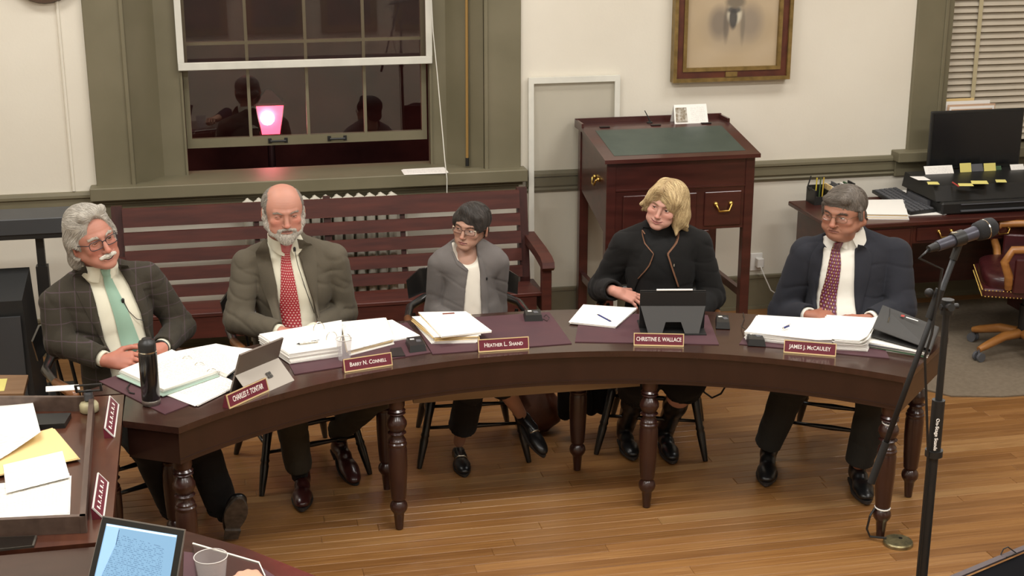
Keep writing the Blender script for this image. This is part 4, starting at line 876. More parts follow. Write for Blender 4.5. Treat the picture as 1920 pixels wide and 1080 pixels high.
# ---------------------------------------------------------------- head
def head_mesh(h):
    """sculpts a head in its own frame: x right, -y front, z up, origin between the eyes' level and the ears; metres"""
    g = h.get
    jw, ck, dc, ns, full = g('jaw', 1.), g('cheek', 0.), g('dchin', 0.), g('nose', 1.), g('full', 0.)
    v = Vol((-.11, -.15, -.235), (.11, .13, .14), .0022)
    v.add(ell((0, .014, .035), (.076+full*.3, .098, .084)), 0)
    v.add(ell((0, -.035, .0), (.062+full*.5, .055, .085)), .03)
    v.add(ell((0, -.040, -.065), (.046*jw+full, .046, .042)), .03)
    for s in (-1, 1):
        v.add(cap((s*.054*jw+s*full, .012, -.045), (s*.016, -.074, -.098), .017+full*.5, .014), .03)
        v.add(ell((s*.041, -.066, -.028), (.021+ck, .019+ck*.6, .020)), .016)
        v.add(cap((s*.010, -.089, .022), (s*.040, -.075, .024), .0095, .008), .012)
        v.add(ell((s*(.033+full*.5), -.060, -.066), (.02+ck+full*.6, .02+ck, .024)), .02)
    v.add(ell((0, -.081, -.099), (.017, .014, .013)), .014)
    v.add(cap((0, .03, -.07), (0, .040, -.150), .051+full*.8, .050+full*.6), .03)
    if dc: v.add(ell((0, -.03, -.115), (.045+dc, .05, .026+dc*.5)), .03)
    ez, ex, ey, er = .002, .031, -.0745, .0125
    for s in (-1, 1): v.sub(ell((s*ex, -.100, ez+.001), (.019, .017, .0135)), .014)
    for s in (-1, 1): v.add(ell((s*ex, ey, ez), (.0150, .0142, .0140)), .004)
    # nose
    v.add(cap((0, -.087, .012), (0, -.108*1., -.036), .0075, .0105*ns), .010)
    v.add(ell((0, -.110, -.038), (.0115*ns, .0105*ns, .0095*ns)), .006)
    for s in (-1, 1): v.add(ell((s*.0125*ns, -.098, -.042), (.0075*ns, .0095, .0065)), .005)
    for s in (-1, 1): v.sub(ell((s*.0065*ns, -.1065, -.0475), (.0034, .0042, .003)), .002)
    # mouth
    sm = g('smile', 0.); mw = .022+.008*max(sm, 0)
    mz = -.069
    def mp(t, dz, dy=0): # point on lip curve t in -1..1
        return (t*mw, -.0975+.012*t*t-.001*dz+dy, mz+dz*1. + sm*.011*t*t)
    v.add(ell((0, -.082, -.068), (.027, .016, .018)), .012)
    for t0, t1 in ((-1, -.5), (-.5, 0), (0, .5), (.5, 1)):
        v.add(cap(mp(t0, .0035), mp(t1, .0035), .0028+.0014*(1-abs(t0)), .0028+.0014*(1-abs(t1))), .004)
        v.add(cap(mp(t0, -.0050), mp(t1, -.0050), .0026+.0026*(1-abs(t0)), .0026+.0026*(1-abs(t1))), .004)
    op = g('open', 0.)
    for t0, t1 in ((-1, -.5), (-.5, 0), (0, .5), (.5, 1)):
        v.sub(cap(mp(t0, -.0008, -.005), mp(t1, -.0008, -.005), .0018+op*(1-t0*t0)*.004, .0018+op*(1-t1*t1)*.004), .0018)
    nf = g('fold', .5)
    for s in (-1, 1): # naso-labial folds, eye bags
        v.sub(cap((s*.0175, -.1005, -.043), (s*(.031+.004*sm), -.0905, -.066), .0022+nf*.0012, .0016), .006)
        v.sub(cap((s*.020, -.0925, -.0165), (s*.040, -.0835, -.013), .0010+nf*.0010, .0010), .005)
    # eye openings
    oe = g('eye', 1.)
    for s in (-1, 1): v.sub(ell((s*ex, ey-.0125, ez-.0008-(1-oe)*.002), (.0118, .0075, .0042*oe+.0004)), .0012)
    # ears
    Me = np.array(Matrix.Rotation(R_(18), 3, 'Z'))
    for s in (-1, 1):
        A = np.array(Matrix.Rotation(s*R_(22), 3, 'Z') @ Matrix.Rotation(R_(-8), 3, 'X')); c = V3(s*(.0795+full*.3), .012, -.012)
        v.add(ell(c, (.0065, .0175, .031), A), .005); v.add(ell(c+V3(0, -.006, -.022), (.006, .010, .011), A), .004)
        v.sub(ell(c+A@V3(s*.0065, -.001, .004), (.0045, .0095, .019), A), .003)
        v.add(ell(c+A@V3(s*.001, .0, -.002), (.004, .005, .010), A), .003)
    n = noise(5, 60); v.near(.01, lambda x, y, z: n(x, y, z)*.0006)
    if nf > .6: # forehead lines
        v.near(.008, lambda x, y, z: np.where((y < -.05) & (z > .03) & (z < .075) & (np.abs(x) < .045), np.clip(np.sin(z*560+np.sin(x*60)*.6),   .55, 1)*-.0006+.0006*.55, 0))
    return v
def head_color(p, h):
    base = lin(h['skin']); n = len(p); c = np.tile(base, (n, 1)); x, y, z = p.T
    def bl(cx, cy, cz, r, col, a):
        nonlocal c; d = np.sqrt((x-cx)**2+(y-cy)**2+(z-cz)**2)/r; m = (np.clip(1-d, 0, 1)**.8*a)[:, None]; c = c*(1-m)+col*m
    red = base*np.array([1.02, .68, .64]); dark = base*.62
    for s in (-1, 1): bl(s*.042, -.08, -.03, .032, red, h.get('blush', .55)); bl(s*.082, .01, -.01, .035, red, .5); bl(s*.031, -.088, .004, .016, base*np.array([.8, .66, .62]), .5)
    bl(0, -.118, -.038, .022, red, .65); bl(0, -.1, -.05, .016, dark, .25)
    sm = h.get('smile', 0.); t = x/(.022+.008*max(sm, 0)); zz = -.069+sm*.011*t*t; m = (np.abs(t) < 1.08) & (y < -.078) & (z < zz+.0068*(1.1-np.abs(t)*.7)) & (z > zz-.0105*(1.1-np.abs(t)*.75))
    lip = lin(h.get('lip', '#9C5A50')); c[m] = c[m]*.25+lip*.75
    m2 = (np.abs(t) < 1.0) & (y < -.07) & (np.abs(z-(zz-.0008)) < .0016+h.get('open', 0)*.003*(1-t*t)); c[m2] = lin('#3A1814')
    for s in (-1, 1):
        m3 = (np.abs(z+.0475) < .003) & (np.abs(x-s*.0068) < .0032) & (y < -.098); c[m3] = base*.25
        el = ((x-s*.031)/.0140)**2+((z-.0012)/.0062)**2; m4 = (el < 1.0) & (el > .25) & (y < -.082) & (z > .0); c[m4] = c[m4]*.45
    if 'stubble' in h:
        m = np.clip((-.045-z)/.02, 0, 1)*np.clip((-.0-y)/.03, 0, 1)*np.clip((z+.14)/.03, 0, 1); m = (m*h['stubble'])[:, None]; c = c*(1-m)+base*np.array([.72, .70, .72])*m
    nn = noise(9, 90)(x, y, z)[:, None]; c = c*(1+.06*nn); return np.clip(c, 0, 1)
def strands(vol, roots, flow, L, seg=6, r=.0011, col='#888888', var=.25, lift=.0012, jit=.15, droop=0., col2=None, free=0.):
    """hair locks that run along the surface of a hair volume (all in head space)"""
    n = len(roots); L = np.full(n, L)*rng.uniform(.6, 1.25, n); p = roots.copy(); path = [p.copy()]; jd = rng.normal(size=(n, 3))*jit
    for k in range(seg):
        g = vol.grad(p); d = flow(p)+jd; d = d-g*(d*g).sum(1, keepdims=True)*(1-free); d[:, 2] -= droop; d /= np.maximum(1e-6, np.linalg.norm(d, axis=1, keepdims=True))
        p = p+d*(L/seg)[:, None]; s_ = vol.samp(p); p = p-vol.grad(p)*(np.clip(s_-lift, -.02, .02))[:, None]*(1-free); path.append(p.copy())
    path = np.array(path); V = []; F = []; Cc = []; cb = lin(col); c2 = lin(col2) if col2 else cb*(1+var)
    nn = seg+1
    for i in range(nn):
        t = path[min(i+1, nn-1)]-path[max(i-1, 0)]; t /= np.maximum(1e-6, np.linalg.norm(t, axis=1, keepdims=True)); g = vol.grad(path[i]); s_ = np.cross(t, g); rr = r*(1-(i/(nn-1))**2*.85)
        V += [path[i]+s_*rr*1.5, path[i]+g*rr, path[i]-s_*rr*1.5]
    V = np.array(V).reshape(nn, 3, n, 3).transpose(2, 0, 1, 3).reshape(-1, 3); a = np.arange(n)[:, None, None]*nn*3; i = np.arange(nn-1)[None, :, None]*3; k = np.arange(3)[None, None, :]; k2 = (k+1) % 3
    F = np.stack([a+i+k, a+i+k2, a+i+3+k2, a+i+3+k], -1).reshape(-1, 4)
    mixf = rng.uniform(0, 1, n)[:, None]; cc = (cb*(1-var))*(1-mixf)+c2*mixf; Cc = np.repeat(cc, nn*3, 0)
    return V, F, Cc
def hair_obj(name, hv, base, flow, n, L, col, H, O, parent, thr=None, var=.2, r=.0009, col2=None, lift=.0008, jit=.15, droop=0, groove=.0, label=None, seg=6, free=0., volcol=None):
    m = hv.mesh(); V, F = m; cb = lin(volcol or col)*.8; nz = noise(3, 160)(*V.T)[:, None]; cv = cb*(1+.18*nz)
    if thr is not None: sel = V[thr(V)]
    else: sel = V
    roots = sel[rng.integers(0, len(sel), n)]; sv, sf, sc = strands(hv, roots, flow, L, seg, r, col, var, lift, jit, droop, col2, free)
    VV = np.concatenate([V, sv]); FF = np.concatenate([F, sf+len(V)]); CC = np.clip(np.concatenate([cv, sc]), 0, 1)
    return mkobj(name, (VV@H.T+O, FF), M_hair, parent, CC, label)
def eyes(H, O, gaze, parent, look=0.):
    for s in (-1, 1):
        b = MB(); d = Vector((gaze[0], -1, gaze[1])).normalized(); pr = [(math.sin(math.pi*k/16)*.0126+1e-5, -math.cos(math.pi*k/16)*.0126) for k in range(17)]
        t = MB().lathe(pr, (0, 0, 0), 18, -d); b.cur = 0; b.add(t.v, t.f)
        for q in range(len(b.f)):
            c = sum((Vector(b.v[i]) for i in b.f[q]), Vector())/len(b.f[q]); b.mi[q] = 1 if c.normalized().dot(d) > .86 else 0
        v = [Vector(O)+Vector(H@(np.array(p)+V3(s*.031, -.0745, .002))) for p in b.v]; b.v = [tuple(q) for q in v]
        b.build('eye', [M_sclera, M_pupil], parent, True, smooth=True)
def brows(H, O, col, parent, hv, th=1.):
    V = []; F = []; Cc = []; n0 = 0
    pts = []
    for s in (-1, 1):
        k = int(70*th); t = rng.uniform(0, 1, k); x = s*(.012+.034*t); z = .0185+.006*np.sin(t*2.6)-.003*t+rng.normal(size=k)*.0014*th; y = -.094+.016*t**2
        p = np.stack([x, y, z], 1); 
        for _ in range(3): p = p-hv.grad(p)*hv.samp(p)[:, None]
        pts.append((p, s))
    out = [strands(hv, p, lambda q, s=s: np.tile(V3(s*1., .1, .25), (len(q), 1)), .011, 3, .0008*th, col, .3, .0016, .25) for p, s in pts]
    V = np.concatenate([o[0] for o in out]); F = np.concatenate([out[0][1], out[1][1]+len(out[0][0])]); Cc = np.concatenate([o[2] for o in out])
    mkobj('eyebrows', (V@H.T+O, F), M_hair, parent, np.clip(Cc, 0, 1))
def glasses(H, O, parent, mrim, w=.027, hgt=.0165, thick=.0012, drop=-.004, y=-.1, rimless=False, square=.5, tips=None, lens=None, label=None):
    def W(p): return tuple(O+H@np.array(p, float))
    gt = MB(); N = 20
    for s in (-1, 1):
        pts = []
        for k in range(N):
            a = 2*math.pi*k/N; cx, cz = math.cos(a), math.sin(a); e = square
            X = math.copysign(abs(cx)**e, cx)*w; Z = math.copysign(abs(cz)**e, cz)*hgt; xx = s*.0335+X; pts.append(W((xx, y+max(0, abs(xx)-.03)**1.4*1.3, drop+Z)))
        gt.tube(pts, thick, 6, closed=True)
        xo = s*(.0335+w)
        gt.tube([W((xo, y+.012, drop+hgt*.45)), W((xo+s*.007, y+.022, drop+hgt*.5)), W((s*.080, -.03, drop+.008)), W((s*.084, .012, drop+.006)), W((s*.083, .025, drop-.014))], thick*1.1, 6)
    gt.tube([W((-.0075, y+.001, drop+.005)), W((0, y-.004, drop+.009)), W((.0075, y+.001, drop+.005))], thick*1.1, 6)
    root = gt.build('glasses', mrim, parent, True, smooth=True, label=label)
    for s in (-1, 1):
        pts = []
        for k in range(N):
            a = 2*math.pi*k/N; cx, cz = math.cos(a), math.sin(a); X = math.copysign(abs(cx)**square, cx)*w; Z = math.copysign(abs(cz)**square, cz)*hgt; xx = s*.0335+X; pts.append((xx, y+max(0, abs(xx)-.03)**1.4*1.3, drop+Z))
        l = MB(); l.add([W(p) for p in pts]+[W((p[0], p[1]+.001, p[2])) for p in pts], [tuple(range(N)), tuple(range(2*N-1, N-1, -1))]); l.build('lens', M_lens, root, True)
    return root
M_lens = pane_mat('spectacle_lens', .04)
# ---------------------------------------------------------------- hands
def hand(w, d, n, thumb, sz=1., curl=(.4, .45, .5, .55), tcurl=.3, spread=.1, h=.0024):
    w = np.array(w, float); d = np.array(d, float); d /= np.linalg.norm(d); n = np.array(n, float); n -= d*(n@d); n /= np.linalg.norm(n); s = np.cross(d, n)*(1 if thumb > 0 else -1)
    P_ = []; k0 = [.030, .010, -.010, -.028]; kl = [.088, .092, .087, .078]; fl = [.070, .079, .073, .058]
    for i in range(4):
        K = w+(d*kl[i]+s*k0[i]*1.05-n*(.004 if i in (0, 3) else 0))*sz; P_.append((cap(w+(d*.012+s*k0[i]*.55)*sz, K, .0135*sz, .0115*sz), .012))
    P_.append((ell(w+d*.045*sz-n*.004, V3(.032, .046, .014)*sz, np.stack([s, d, n], 1)), .012))
    P_.append((cap(w-d*.012*sz, w+d*.012*sz, .026*sz, .026*sz), .015))
    for i in range(4):
        p = w+(d*kl[i]+s*k0[i]*1.05-n*(.004 if i in (0, 3) else 0))*sz; a = curl[i]*.9; dd = d+s*(1.5-i)*spread*.35; dd /= np.linalg.norm(dd); tot = a; r = [.0092, .0085, .0078, .0066] if i < 3 else [.0082, .0076, .007, .006]
        for j, q in enumerate((.45, .31, .24)):
            u = dd*math.cos(tot)-n*math.sin(tot); e = p+u*fl[i]*q*sz; P_.append((cap(p, e, r[j]*sz, r[j+1]*sz), .0035)); p = e; tot += curl[i]*(1.05 if j == 0 else .7)
    p = w+(d*.022+s*.024-n*.004)*sz; u = d*.62+s*.72-n*.25; u /= np.linalg.norm(u)
    P_.append((cap(p, p+u*.042*sz, .015*sz, .0115*sz), .012)); p = p+u*.042*sz
    for j, L in enumerate((.033, .027)):
        u = u*math.cos(tcurl)+(d*.6-s*.5-n*.3)*math.sin(tcurl); u /= np.linalg.norm(u); e = p+u*L*sz; P_.append((cap(p, e, (.0108, .0098)[j]*sz, (.0098, .0082)[j]*sz), .003)); p = e
    lo = np.min([q[0][1] for q in P_], 0)-.02; hi = np.max([q[0][2] for q in P_], 0)+.02; v = Vol(lo, hi, h)
    for q, k in P_: v.add(q, k)
    return v.mesh()
def sheet2(name, Fr, Bk, m, parent, label=None, uv=True, mi=None):
    n, k = Fr.shape[:2]; V = np.concatenate([Fr.reshape(-1, 3), Bk.reshape(-1, 3)]); N = n*k; F = []
    for i in range(n-1):
        for j in range(k-1): a = (i*k+j, (i+1)*k+j, (i+1)*k+j+1, i*k+j+1); F.append(a); F.append(tuple(x+N for x in a[::-1]))
    def e(a, b): F.append((a, b, b+N, a+N))
    for j in range(k-1): e(j, j+1); e((n-1)*k+j+1, (n-1)*k+j)
    for i in range(n-1): e((i+1)*k, i*k); e(i*k+k-1, (i+1)*k+k-1)
    o = mkobj(name, (V, np.array(F)), m, parent, None, label)
    o.data.set_sharp_from_angle(angle=R_(50))
    if uv:
        u = o.data.uv_layers.new(name='UVMap'); uvs = np.array([[j/(k-1), i/(n-1)] for i in range(n) for j in range(k)]*2); li = np.empty(len(o.data.loops), 'i'); o.data.loops.foreach_get('vertex_index', li); u.data.foreach_set('uv', uvs[li].astype('f').ravel())
    return o
def cloth(name, c, rough=.9, var=.12, bump=.35, bs=350, sheen=.04, **k): return mat(name, c, rough, var=var, vscale=k.pop('vscale', 7), bump=bump, bscale=bs, sheen=sheen, spec=.2, **k)
# ---------------------------------------------------------------- person
class Person:
    def __init__(s, x, y, yaw, lean, hz=.53, sw=.185, cw=.165, belly=.0, cd=.115, roll=0., label='', th=.50):
        s.root = thing('person', label, 'person', (x, y, 0)); s.O = V3(x, y, hz); s.sw, s.cw, s.belly, s.cd, s.th = sw, cw, belly, cd, th
        s.T = np.array(Matrix.Rotation(R_(yaw), 3, 'Z') @ Matrix.Rotation(R_(roll), 3, 'Y') @ Matrix.Rotation(R_(lean), 3, 'X')); s.lean = lean
        s.Tl = s.T
    def t(s, x, y, z): return s.O+s.T@V3(x, y, z)
    def px(s, x, y, yt=-.13):
        """torso-plane coordinates (x,z) of a photo point on the chest front"""
        d = _R*(x-960)/CF-_U*(y-540)/CF+_F; o = V3(0, 0, CH); n = s.T[:, 1]; q = s.O+n*yt; k = ((q-o)@n)/(d@n); p = o+d*k; r = s.T.T@(p-s.O); return (r[0], r[2])
    def neck(s, B):
        s.nb = s.T.T@(np.array(B)-s.O); return s
    def nc(s, z):
        a = V3(0, .015, s.th+.0); k = (z-a[2])/max(.05, s.nb[2]-a[2]); return a[0]+(s.nb[0]-a[0])*k, a[1]+(s.nb[1]-a[1])*k
    def torso(s, o=0.):
        sw, cw, b, cd, th = s.sw, s.cw, s.belly, s.cd, s.th; T = s.T; t = s.t
        return [(ell(t(0, .01, .02), (.165+b*.4, .12+b*.3, .12), T, o), 0), (ell(t(0, -.02-b*.5, .15), (.145+b*.7, .105+b*.8, .16), T, o), .06), (ell(t(0, 0, th-.14), (cw, cd, .19), T, o), .06),
                (cap(t(-sw*.8, .01, th-.015), t(sw*.8, .01, th-.015), .055+o), .05), (cap(t(-.035, .025, th+.07), t(-sw*.85, .012, th+.014), .034+o, .034+o), .03), (cap(t(.035, .025, th+.07), t(sw*.85, .012, th+.014), .034+o, .034+o), .03)]
    def arms(s, EL, WL, ER, WR, o=0., cut=True, r=(.053, .046, .033)):
        out = []
        for sg, E, W_ in ((-1, EL, WL), (1, ER, WR)):
            S0 = s.t(sg*s.sw, .01, s.th-.015); out += [(cap(S0, E, r[0]+.002+o, r[1]+o), .03), (cap(E, W_, r[1]+o, r[2]+o), .025)]
        return out
def wrinkle(v, seed, amp, sc=38, band=.02, mask=None):
    """cloth: broad soft drape plus narrow diagonal creases"""
    n1, n2, n3, n4 = noise(seed, sc*.8), noise(seed+1, sc*.4), noise(seed+2, sc*.6), noise(seed+3, sc*.9)
    def fn(x, y, z):
        w_ = n2(x, y, z)*.03; a = np.abs(n1(x*.55+z*.35+w_, y*.6, z*1.5-x*.3+w_)); b = np.abs(n4(x*.5-z*.4+w_, y*.6, z*1.4+x*.4-w_))
        gate = np.clip(n3(x, y, z)*1.3+.35, 0, 1); r = np.clip(1-a*2.6, 0, 1)**2*gate+np.clip(1-b*2.8, 0, 1)**2*(1-gate)*.8
        d = amp*(r*.9-.12)+amp*.12*n2(x, y, z)
        return d if mask is None else d*mask(x, y, z)
    return v.near(band, fn)
# ================================================================== garments
def mat_dots(name, base, dot, nx, ny, r, diamond=False, dot2=None, rough=.5):
    m = bpy.data.materials.new(name); m.use_nodes = True; N = m.node_tree.nodes; L = m.node_tree.links; b = N['Principled BSDF']; b.inputs['Roughness'].default_value = rough; b.inputs['Specular IOR Level'].default_value = .3
    tc = N.new('ShaderNodeTexCoord'); sp = N.new('ShaderNodeSeparateXYZ'); L.new(tc.outputs['UV'], sp.inputs[0])
    def M(op, a, v2=None):
        q = N.new('ShaderNodeMath'); q.operation = op
        for i, s in enumerate((a, v2)):
            if s is None: continue
            if isinstance(s, (int, float)): q.inputs[i].default_value = s
            else: L.new(s, q.inputs[i])
        return q.outputs[0]
    v = M('MULTIPLY', sp.outputs[1], float(ny)); row = M('FLOOR', v); off = M('MULTIPLY', M('MODULO', row, 2.), .5); u = M('ADD', M('MULTIPLY', sp.outputs[0], float(nx)), off)
    fu = M('SUBTRACT', M('FRACT', u), .5); fv = M('SUBTRACT', M('FRACT', v), .5)
    d = M('ADD', M('ABSOLUTE', fu), M('ABSOLUTE', fv)) if diamond else M('SQRT', M('ADD', M('MULTIPLY', fu, fu), M('MULTIPLY', fv, fv)))
    lt = M('LESS_THAN', d, r); mx = N.new('ShaderNodeMix'); mx.data_type = 'RGBA'; L.new(lt, mx.inputs['Factor']); mx.inputs['A'].default_value = C(base); mx.inputs['B'].default_value = C(dot)
    if dot2:
        m3 = N.new('ShaderNodeMix'); m3.data_type = 'RGBA'; L.new(M('MODULO', M('FLOOR', u), 2.), m3.inputs['Factor']); m3.inputs['A'].default_value = C(dot); m3.inputs['B'].default_value = C(dot2); L.new(m3.outputs['Result'], mx.inputs['B'])
    L.new(mx.outputs['Result'], b.inputs['Base Color']); return m
def mat_plaid(name, base, line, per=.085, wd=.0022):
    m = cloth(name, base, var=.18); N = m.node_tree.nodes; L = m.node_tree.links; b = N['Principled BSDF']; src = b.inputs['Base Color'].links[0].from_socket
    tc = N.new('ShaderNodeTexCoord'); sp = N.new('ShaderNodeSeparateXYZ'); L.new(tc.outputs['Object'], sp.inputs[0]); fac = None
    for ax in (0, 2):
        q = N.new('ShaderNodeMath'); q.operation = 'PINGPONG'; q.inputs[1].default_value = per/2; L.new(sp.outputs[ax], q.inputs[0])
        l = N.new('ShaderNodeMath'); l.operation = 'LESS_THAN'; l.inputs[1].default_value = wd; L.new(q.outputs[0], l.inputs[0])
        if fac is None: fac = l.outputs[0]
        else: x = N.new('ShaderNodeMath'); x.operation = 'MAXIMUM'; L.new(fac, x.inputs[0]); L.new(l.outputs[0], x.inputs[1]); fac = x.outputs[0]
    x = N.new('ShaderNodeMath'); x.operation = 'MULTIPLY'; x.inputs[1].default_value = .4; L.new(fac, x.inputs[0])
    mx = N.new('ShaderNodeMix'); mx.data_type = 'RGBA'; L.new(x.outputs[0], mx.inputs['Factor']); L.new(src, mx.inputs['A']); mx.inputs['B'].default_value = C(line); L.new(mx.outputs['Result'], b.inputs['Base Color']); return m
def framed(d, up=(0, 0, 1)):
    d = np.array(d, float); d /= np.linalg.norm(d); u = np.array(up, float); u = u-d*(u@d); u /= np.linalg.norm(u); return np.stack([np.cross(d, u), d, u], 1)
def cutcuff(v, E, W_, r, hollow=.028, ro=.075):
    d = (W_-E)/np.linalg.norm(W_-E); M = framed(d); v.sub(boxp(W_+d*.06, (ro, .06, ro), M), .002)
    if hollow: v.sub(cap(W_-d*.025, W_+d*.03, r-.011), .002)
def project(p, B, ptsxz, off, y0=-.5, ymax=-.015):
    """torso-plane points onto a garment surface (BVH), pushed out by off"""
    sh = ptsxz.shape[:-1]; q = ptsxz.reshape(-1, 2); dr = Vector(p.T[:, 1]); out = np.zeros((len(q), 3)); last = None; N_ = np.zeros((len(q), 3))
    for i, (x, z) in enumerate(q):
        o = Vector(p.t(x, y0, z)); h = B.ray_cast(o, dr)
        ly_ = None if h[0] is None else float(p.T[:, 1]@(np.array(h[0])-p.O))
        if ly_ is None or ly_ > ymax: h_ = Vector(p.t(x, last if last is not None else -.10, z)); nn = -dr
        else: h_ = h[0]; nn = h[1]; last = ly_
        if nn.dot(dr) > 0: nn = -nn
        out[i] = h_; N_[i] = nn
    return out.reshape(*sh, 3), N_.reshape(*sh, 3)
def smooth2(A, k=2):
    for _ in range(k):
        B = A.copy(); B[1:-1] = (A[:-2]+A[1:-1]*2+A[2:])/4; A = B.copy(); B = A.copy(); B[:, 1:-1] = (A[:, :-2]+A[:, 1:-1]*2+A[:, 2:])/4; A = B
    return A
def resample(pl, n):
    pl = np.array(pl, float); s = np.r_[0, np.cumsum(np.linalg.norm(np.diff(pl, axis=0), axis=1))]; t = np.linspace(0, s[-1], n); return np.stack([np.interp(t, s, pl[:, i]) for i in range(pl.shape[1])], 1)
def patch(name, p, B, ea, eb, m, n=26, k=7, off=.006, bulge=0., th=.004, label=None, sm=2, parent=None, yc=None):
    a, b = resample(ea, n), resample(eb, n); t = np.linspace(0, 1, k)[None, :, None]; g = a[:, None]*(1-t)+b[:, None]*t
    h, nn = project(p, B, g, 0)
    if yc is not None:
        lc_ = (h-p.O)@p.T; zc_ = lc_[..., 2]; ny_ = p.nc(zc_)[1]-yc; w_ = np.clip((zc_-(p.th+.035))/.02, 0, 1); lc_[..., 1] = np.where(zc_ > p.th+.035, np.minimum(lc_[..., 1], lc_[..., 1]*(1-w_)+ny_*w_), lc_[..., 1]); h = p.O+lc_@p.T.T
    h = smooth2(h, sm); u = p.T[:, 1]; bl = bulge*(1-(2*t-1)**2)
    Fr = h-u*(off+bl); Bk = Fr+u*th; return sheet2(name, Fr, Bk, m, parent or p.root, label)
def shirt_collar(p, m, parent, rt=.058, rb=.070, dz=0.):
    p.rt = rt; n = 41; St = np.zeros((n, 3, 3))
    for i in range(n):
        a = 2*math.pi*i/(n-1)
        for j in range(3): z = p.th+(-.03, .03, .098+dz)[j]; cx, cy = p.nc(z); r = rt-.002+(.022, .004, 0)[j]; St[i, j] = p.t(cx+math.sin(a)*r, cy-math.cos(a)*r, z)
    c = St.mean((0, 1)); sheet2('collar_stand', St, St+(c-St)*.05, m, parent)
    n = 49; Fr = np.zeros((n, 5, 3)); th = p.th
    for i in range(n):
        u = i/(n-1)
        for j in range(5):
            v = j/4; f0 = R_(3+12*v); a = f0+(2*math.pi-2*f0)*u; fr = max(0, math.cos(a))**1.5; r = rt+(rb-rt)*v+fr*v*.008; zt = .115-.012*fr; zb = .075-.048*fr; z = th+zt+(zb-zt)*v+dz
            cx, cy = p.nc(z); Fr[i, j] = p.t(cx+math.sin(a)*r, cy-math.cos(a)*r*1.0, z)
    c = Fr.mean((0, 1)); Bk = Fr+(c-Fr)*.05
    return sheet2('collar', Fr, Bk, m, parent)
def neckcut(v, p, r=.060, dz=.0):
    z0, z1 = p.th+.062+dz, p.th+.3; v.sub(cap(p.t(*p.nc(z0), z0), p.t(*p.nc(z1), z1), r, r+.02), .006)
def jacket(p, EL, WL, ER, WR, vpoly, m, name='jacket', o=.016, seed=1, amp=.006, lap=True, r=(.053, .046, .034), collar=True, ncut=.060, hem=None, res=.0048):
    al = p.torso(o)+p.arms(EL, WL, ER, WR, o, r=r); lo = np.min([q[0][1] for q in al], 0)-.03; hi = np.max([q[0][2] for q in al], 0)+.03
    v = Vol(lo, hi, res)
    for q, k in p.torso(o): v.add(q, k)
    va = Vol(lo, hi, res)
    for q, k in p.arms(EL, WL, ER, WR, o, r=r): va.add(q, k)
    T, O = p.T, p.O; k = .006; a, b = v.v, va.v; t = np.clip(.5+.5*(a-b)/k, 0, 1); v.v = a*(1-t)+b*t-k*t*(1-t)
    wrinkle(v, seed, amp)
    for E, W_ in ((EL, WL), (ER, WR)): # folds gathered inside the elbow
        E_ = np.array(E); d = (W_-E)/np.linalg.norm(W_-E)
        v.near(.02, lambda x, y, z: (amp*.8*np.exp(-((x-E_[0])**2+(y-E_[1])**2+(z-E_[2])**2)/.006)*np.sin(120*((x-E_[0])*d[0]+(y-E_[1])*d[1]+(z-E_[2])*d[2])+noise(seed+7, 12)(x, y, z)*1.5)))
    if collar:
        th = p.th; pts = [(-.070, -.055, th+.03), (-.078, -.01, th+.072), (-.055, .05, th+.100), (0, .078, th+.108), (.055, .05, th+.100), (.078, -.01, th+.072), (.070, -.055, th+.03)]
        for i in range(6): v.add(cap(p.t(*pts[i]), p.t(*pts[i+1]), .0125), .012)
    neckcut(v, p, ncut)
    if vpoly is not None: v.sub(polyprism(vpoly, -.5, .02, T, O), .003)
    for E, W_ in ((EL, WL), (ER, WR)): cutcuff(v, np.array(E), np.array(W_), r[2]+o)
    mesh = v.mesh(); ob = mkobj(name, mesh, m, p.root); return ob, bvh(mesh)
def shirt(p, EL, WL, ER, WR, m, name='shirt', o=.004, seed=3, cuffs=True, r=.034, ncut=.056, amp=.003, scoop=0, band=0):
    lo = p.t(0, 0, .2)-V3(.33, .3, .36); hi = p.t(0, 0, .3)+V3(.33, .3, .40); v = Vol(lo, hi, .0075)
    for q, k in p.torso(o): v.add(q, k)
    wrinkle(v, seed, amp, 30)
    if band: v.add(cap(p.t(*p.nc(p.th+.0), p.th+.0), p.t(*p.nc(p.th+.075), p.th+.075), band+.006, band), .02); neckcut(v, p, band-.006, .075+band*.5)
    else: neckcut(v, p, ncut)
    if scoop: v.sub(ell(p.t(-.018, -.075, p.th+.098), (scoop, .10, scoop*1.1), p.T), .006)
    mesh = v.mesh(); ms = [mesh]; B = bvh(mesh)
    if cuffs:
        for E, W_ in ((EL, WL), (ER, WR)):
            d = (W_-E)/np.linalg.norm(W_-E); c = Vol(np.array(W_)-.07, np.array(W_)+.07, .0035); c.add(cap(W_-d*.03, W_+d*.06, r+.001), 0); cutcuff(c, np.array(E), W_+d*.014, r+.002); ms.append(c.mesh())
    return mkobj(name, join(*ms), m, p.root), B
def legs_vol(p, K1, A1, K2, A2, o, res, hem=None, r=(.083, .062, .056, .046), seed=5, amp=.006, hips=True, cutlen=.0):
    pr = []
    if hips: pr += [(ell(p.t(0, .01, .01), (.165+p.belly*.3, .125, .115), p.T, o), 0)]
    for sg, K, A in ((-1, K1, A1), (1, K2, A2)):
        pr += [(cap(p.t(sg*.09, 0, .0), K, r[0]+o, r[1]+o), .03), (cap(K, A, r[2]+o, r[3]+o), .03)]
    lo = np.min([q[0][1] for q in pr], 0)-.03; hi = np.max([q[0][2] for q in pr], 0)+.03; v = Vol(lo, hi, res)
    for q, k in pr: v.add(q, k)
    return v
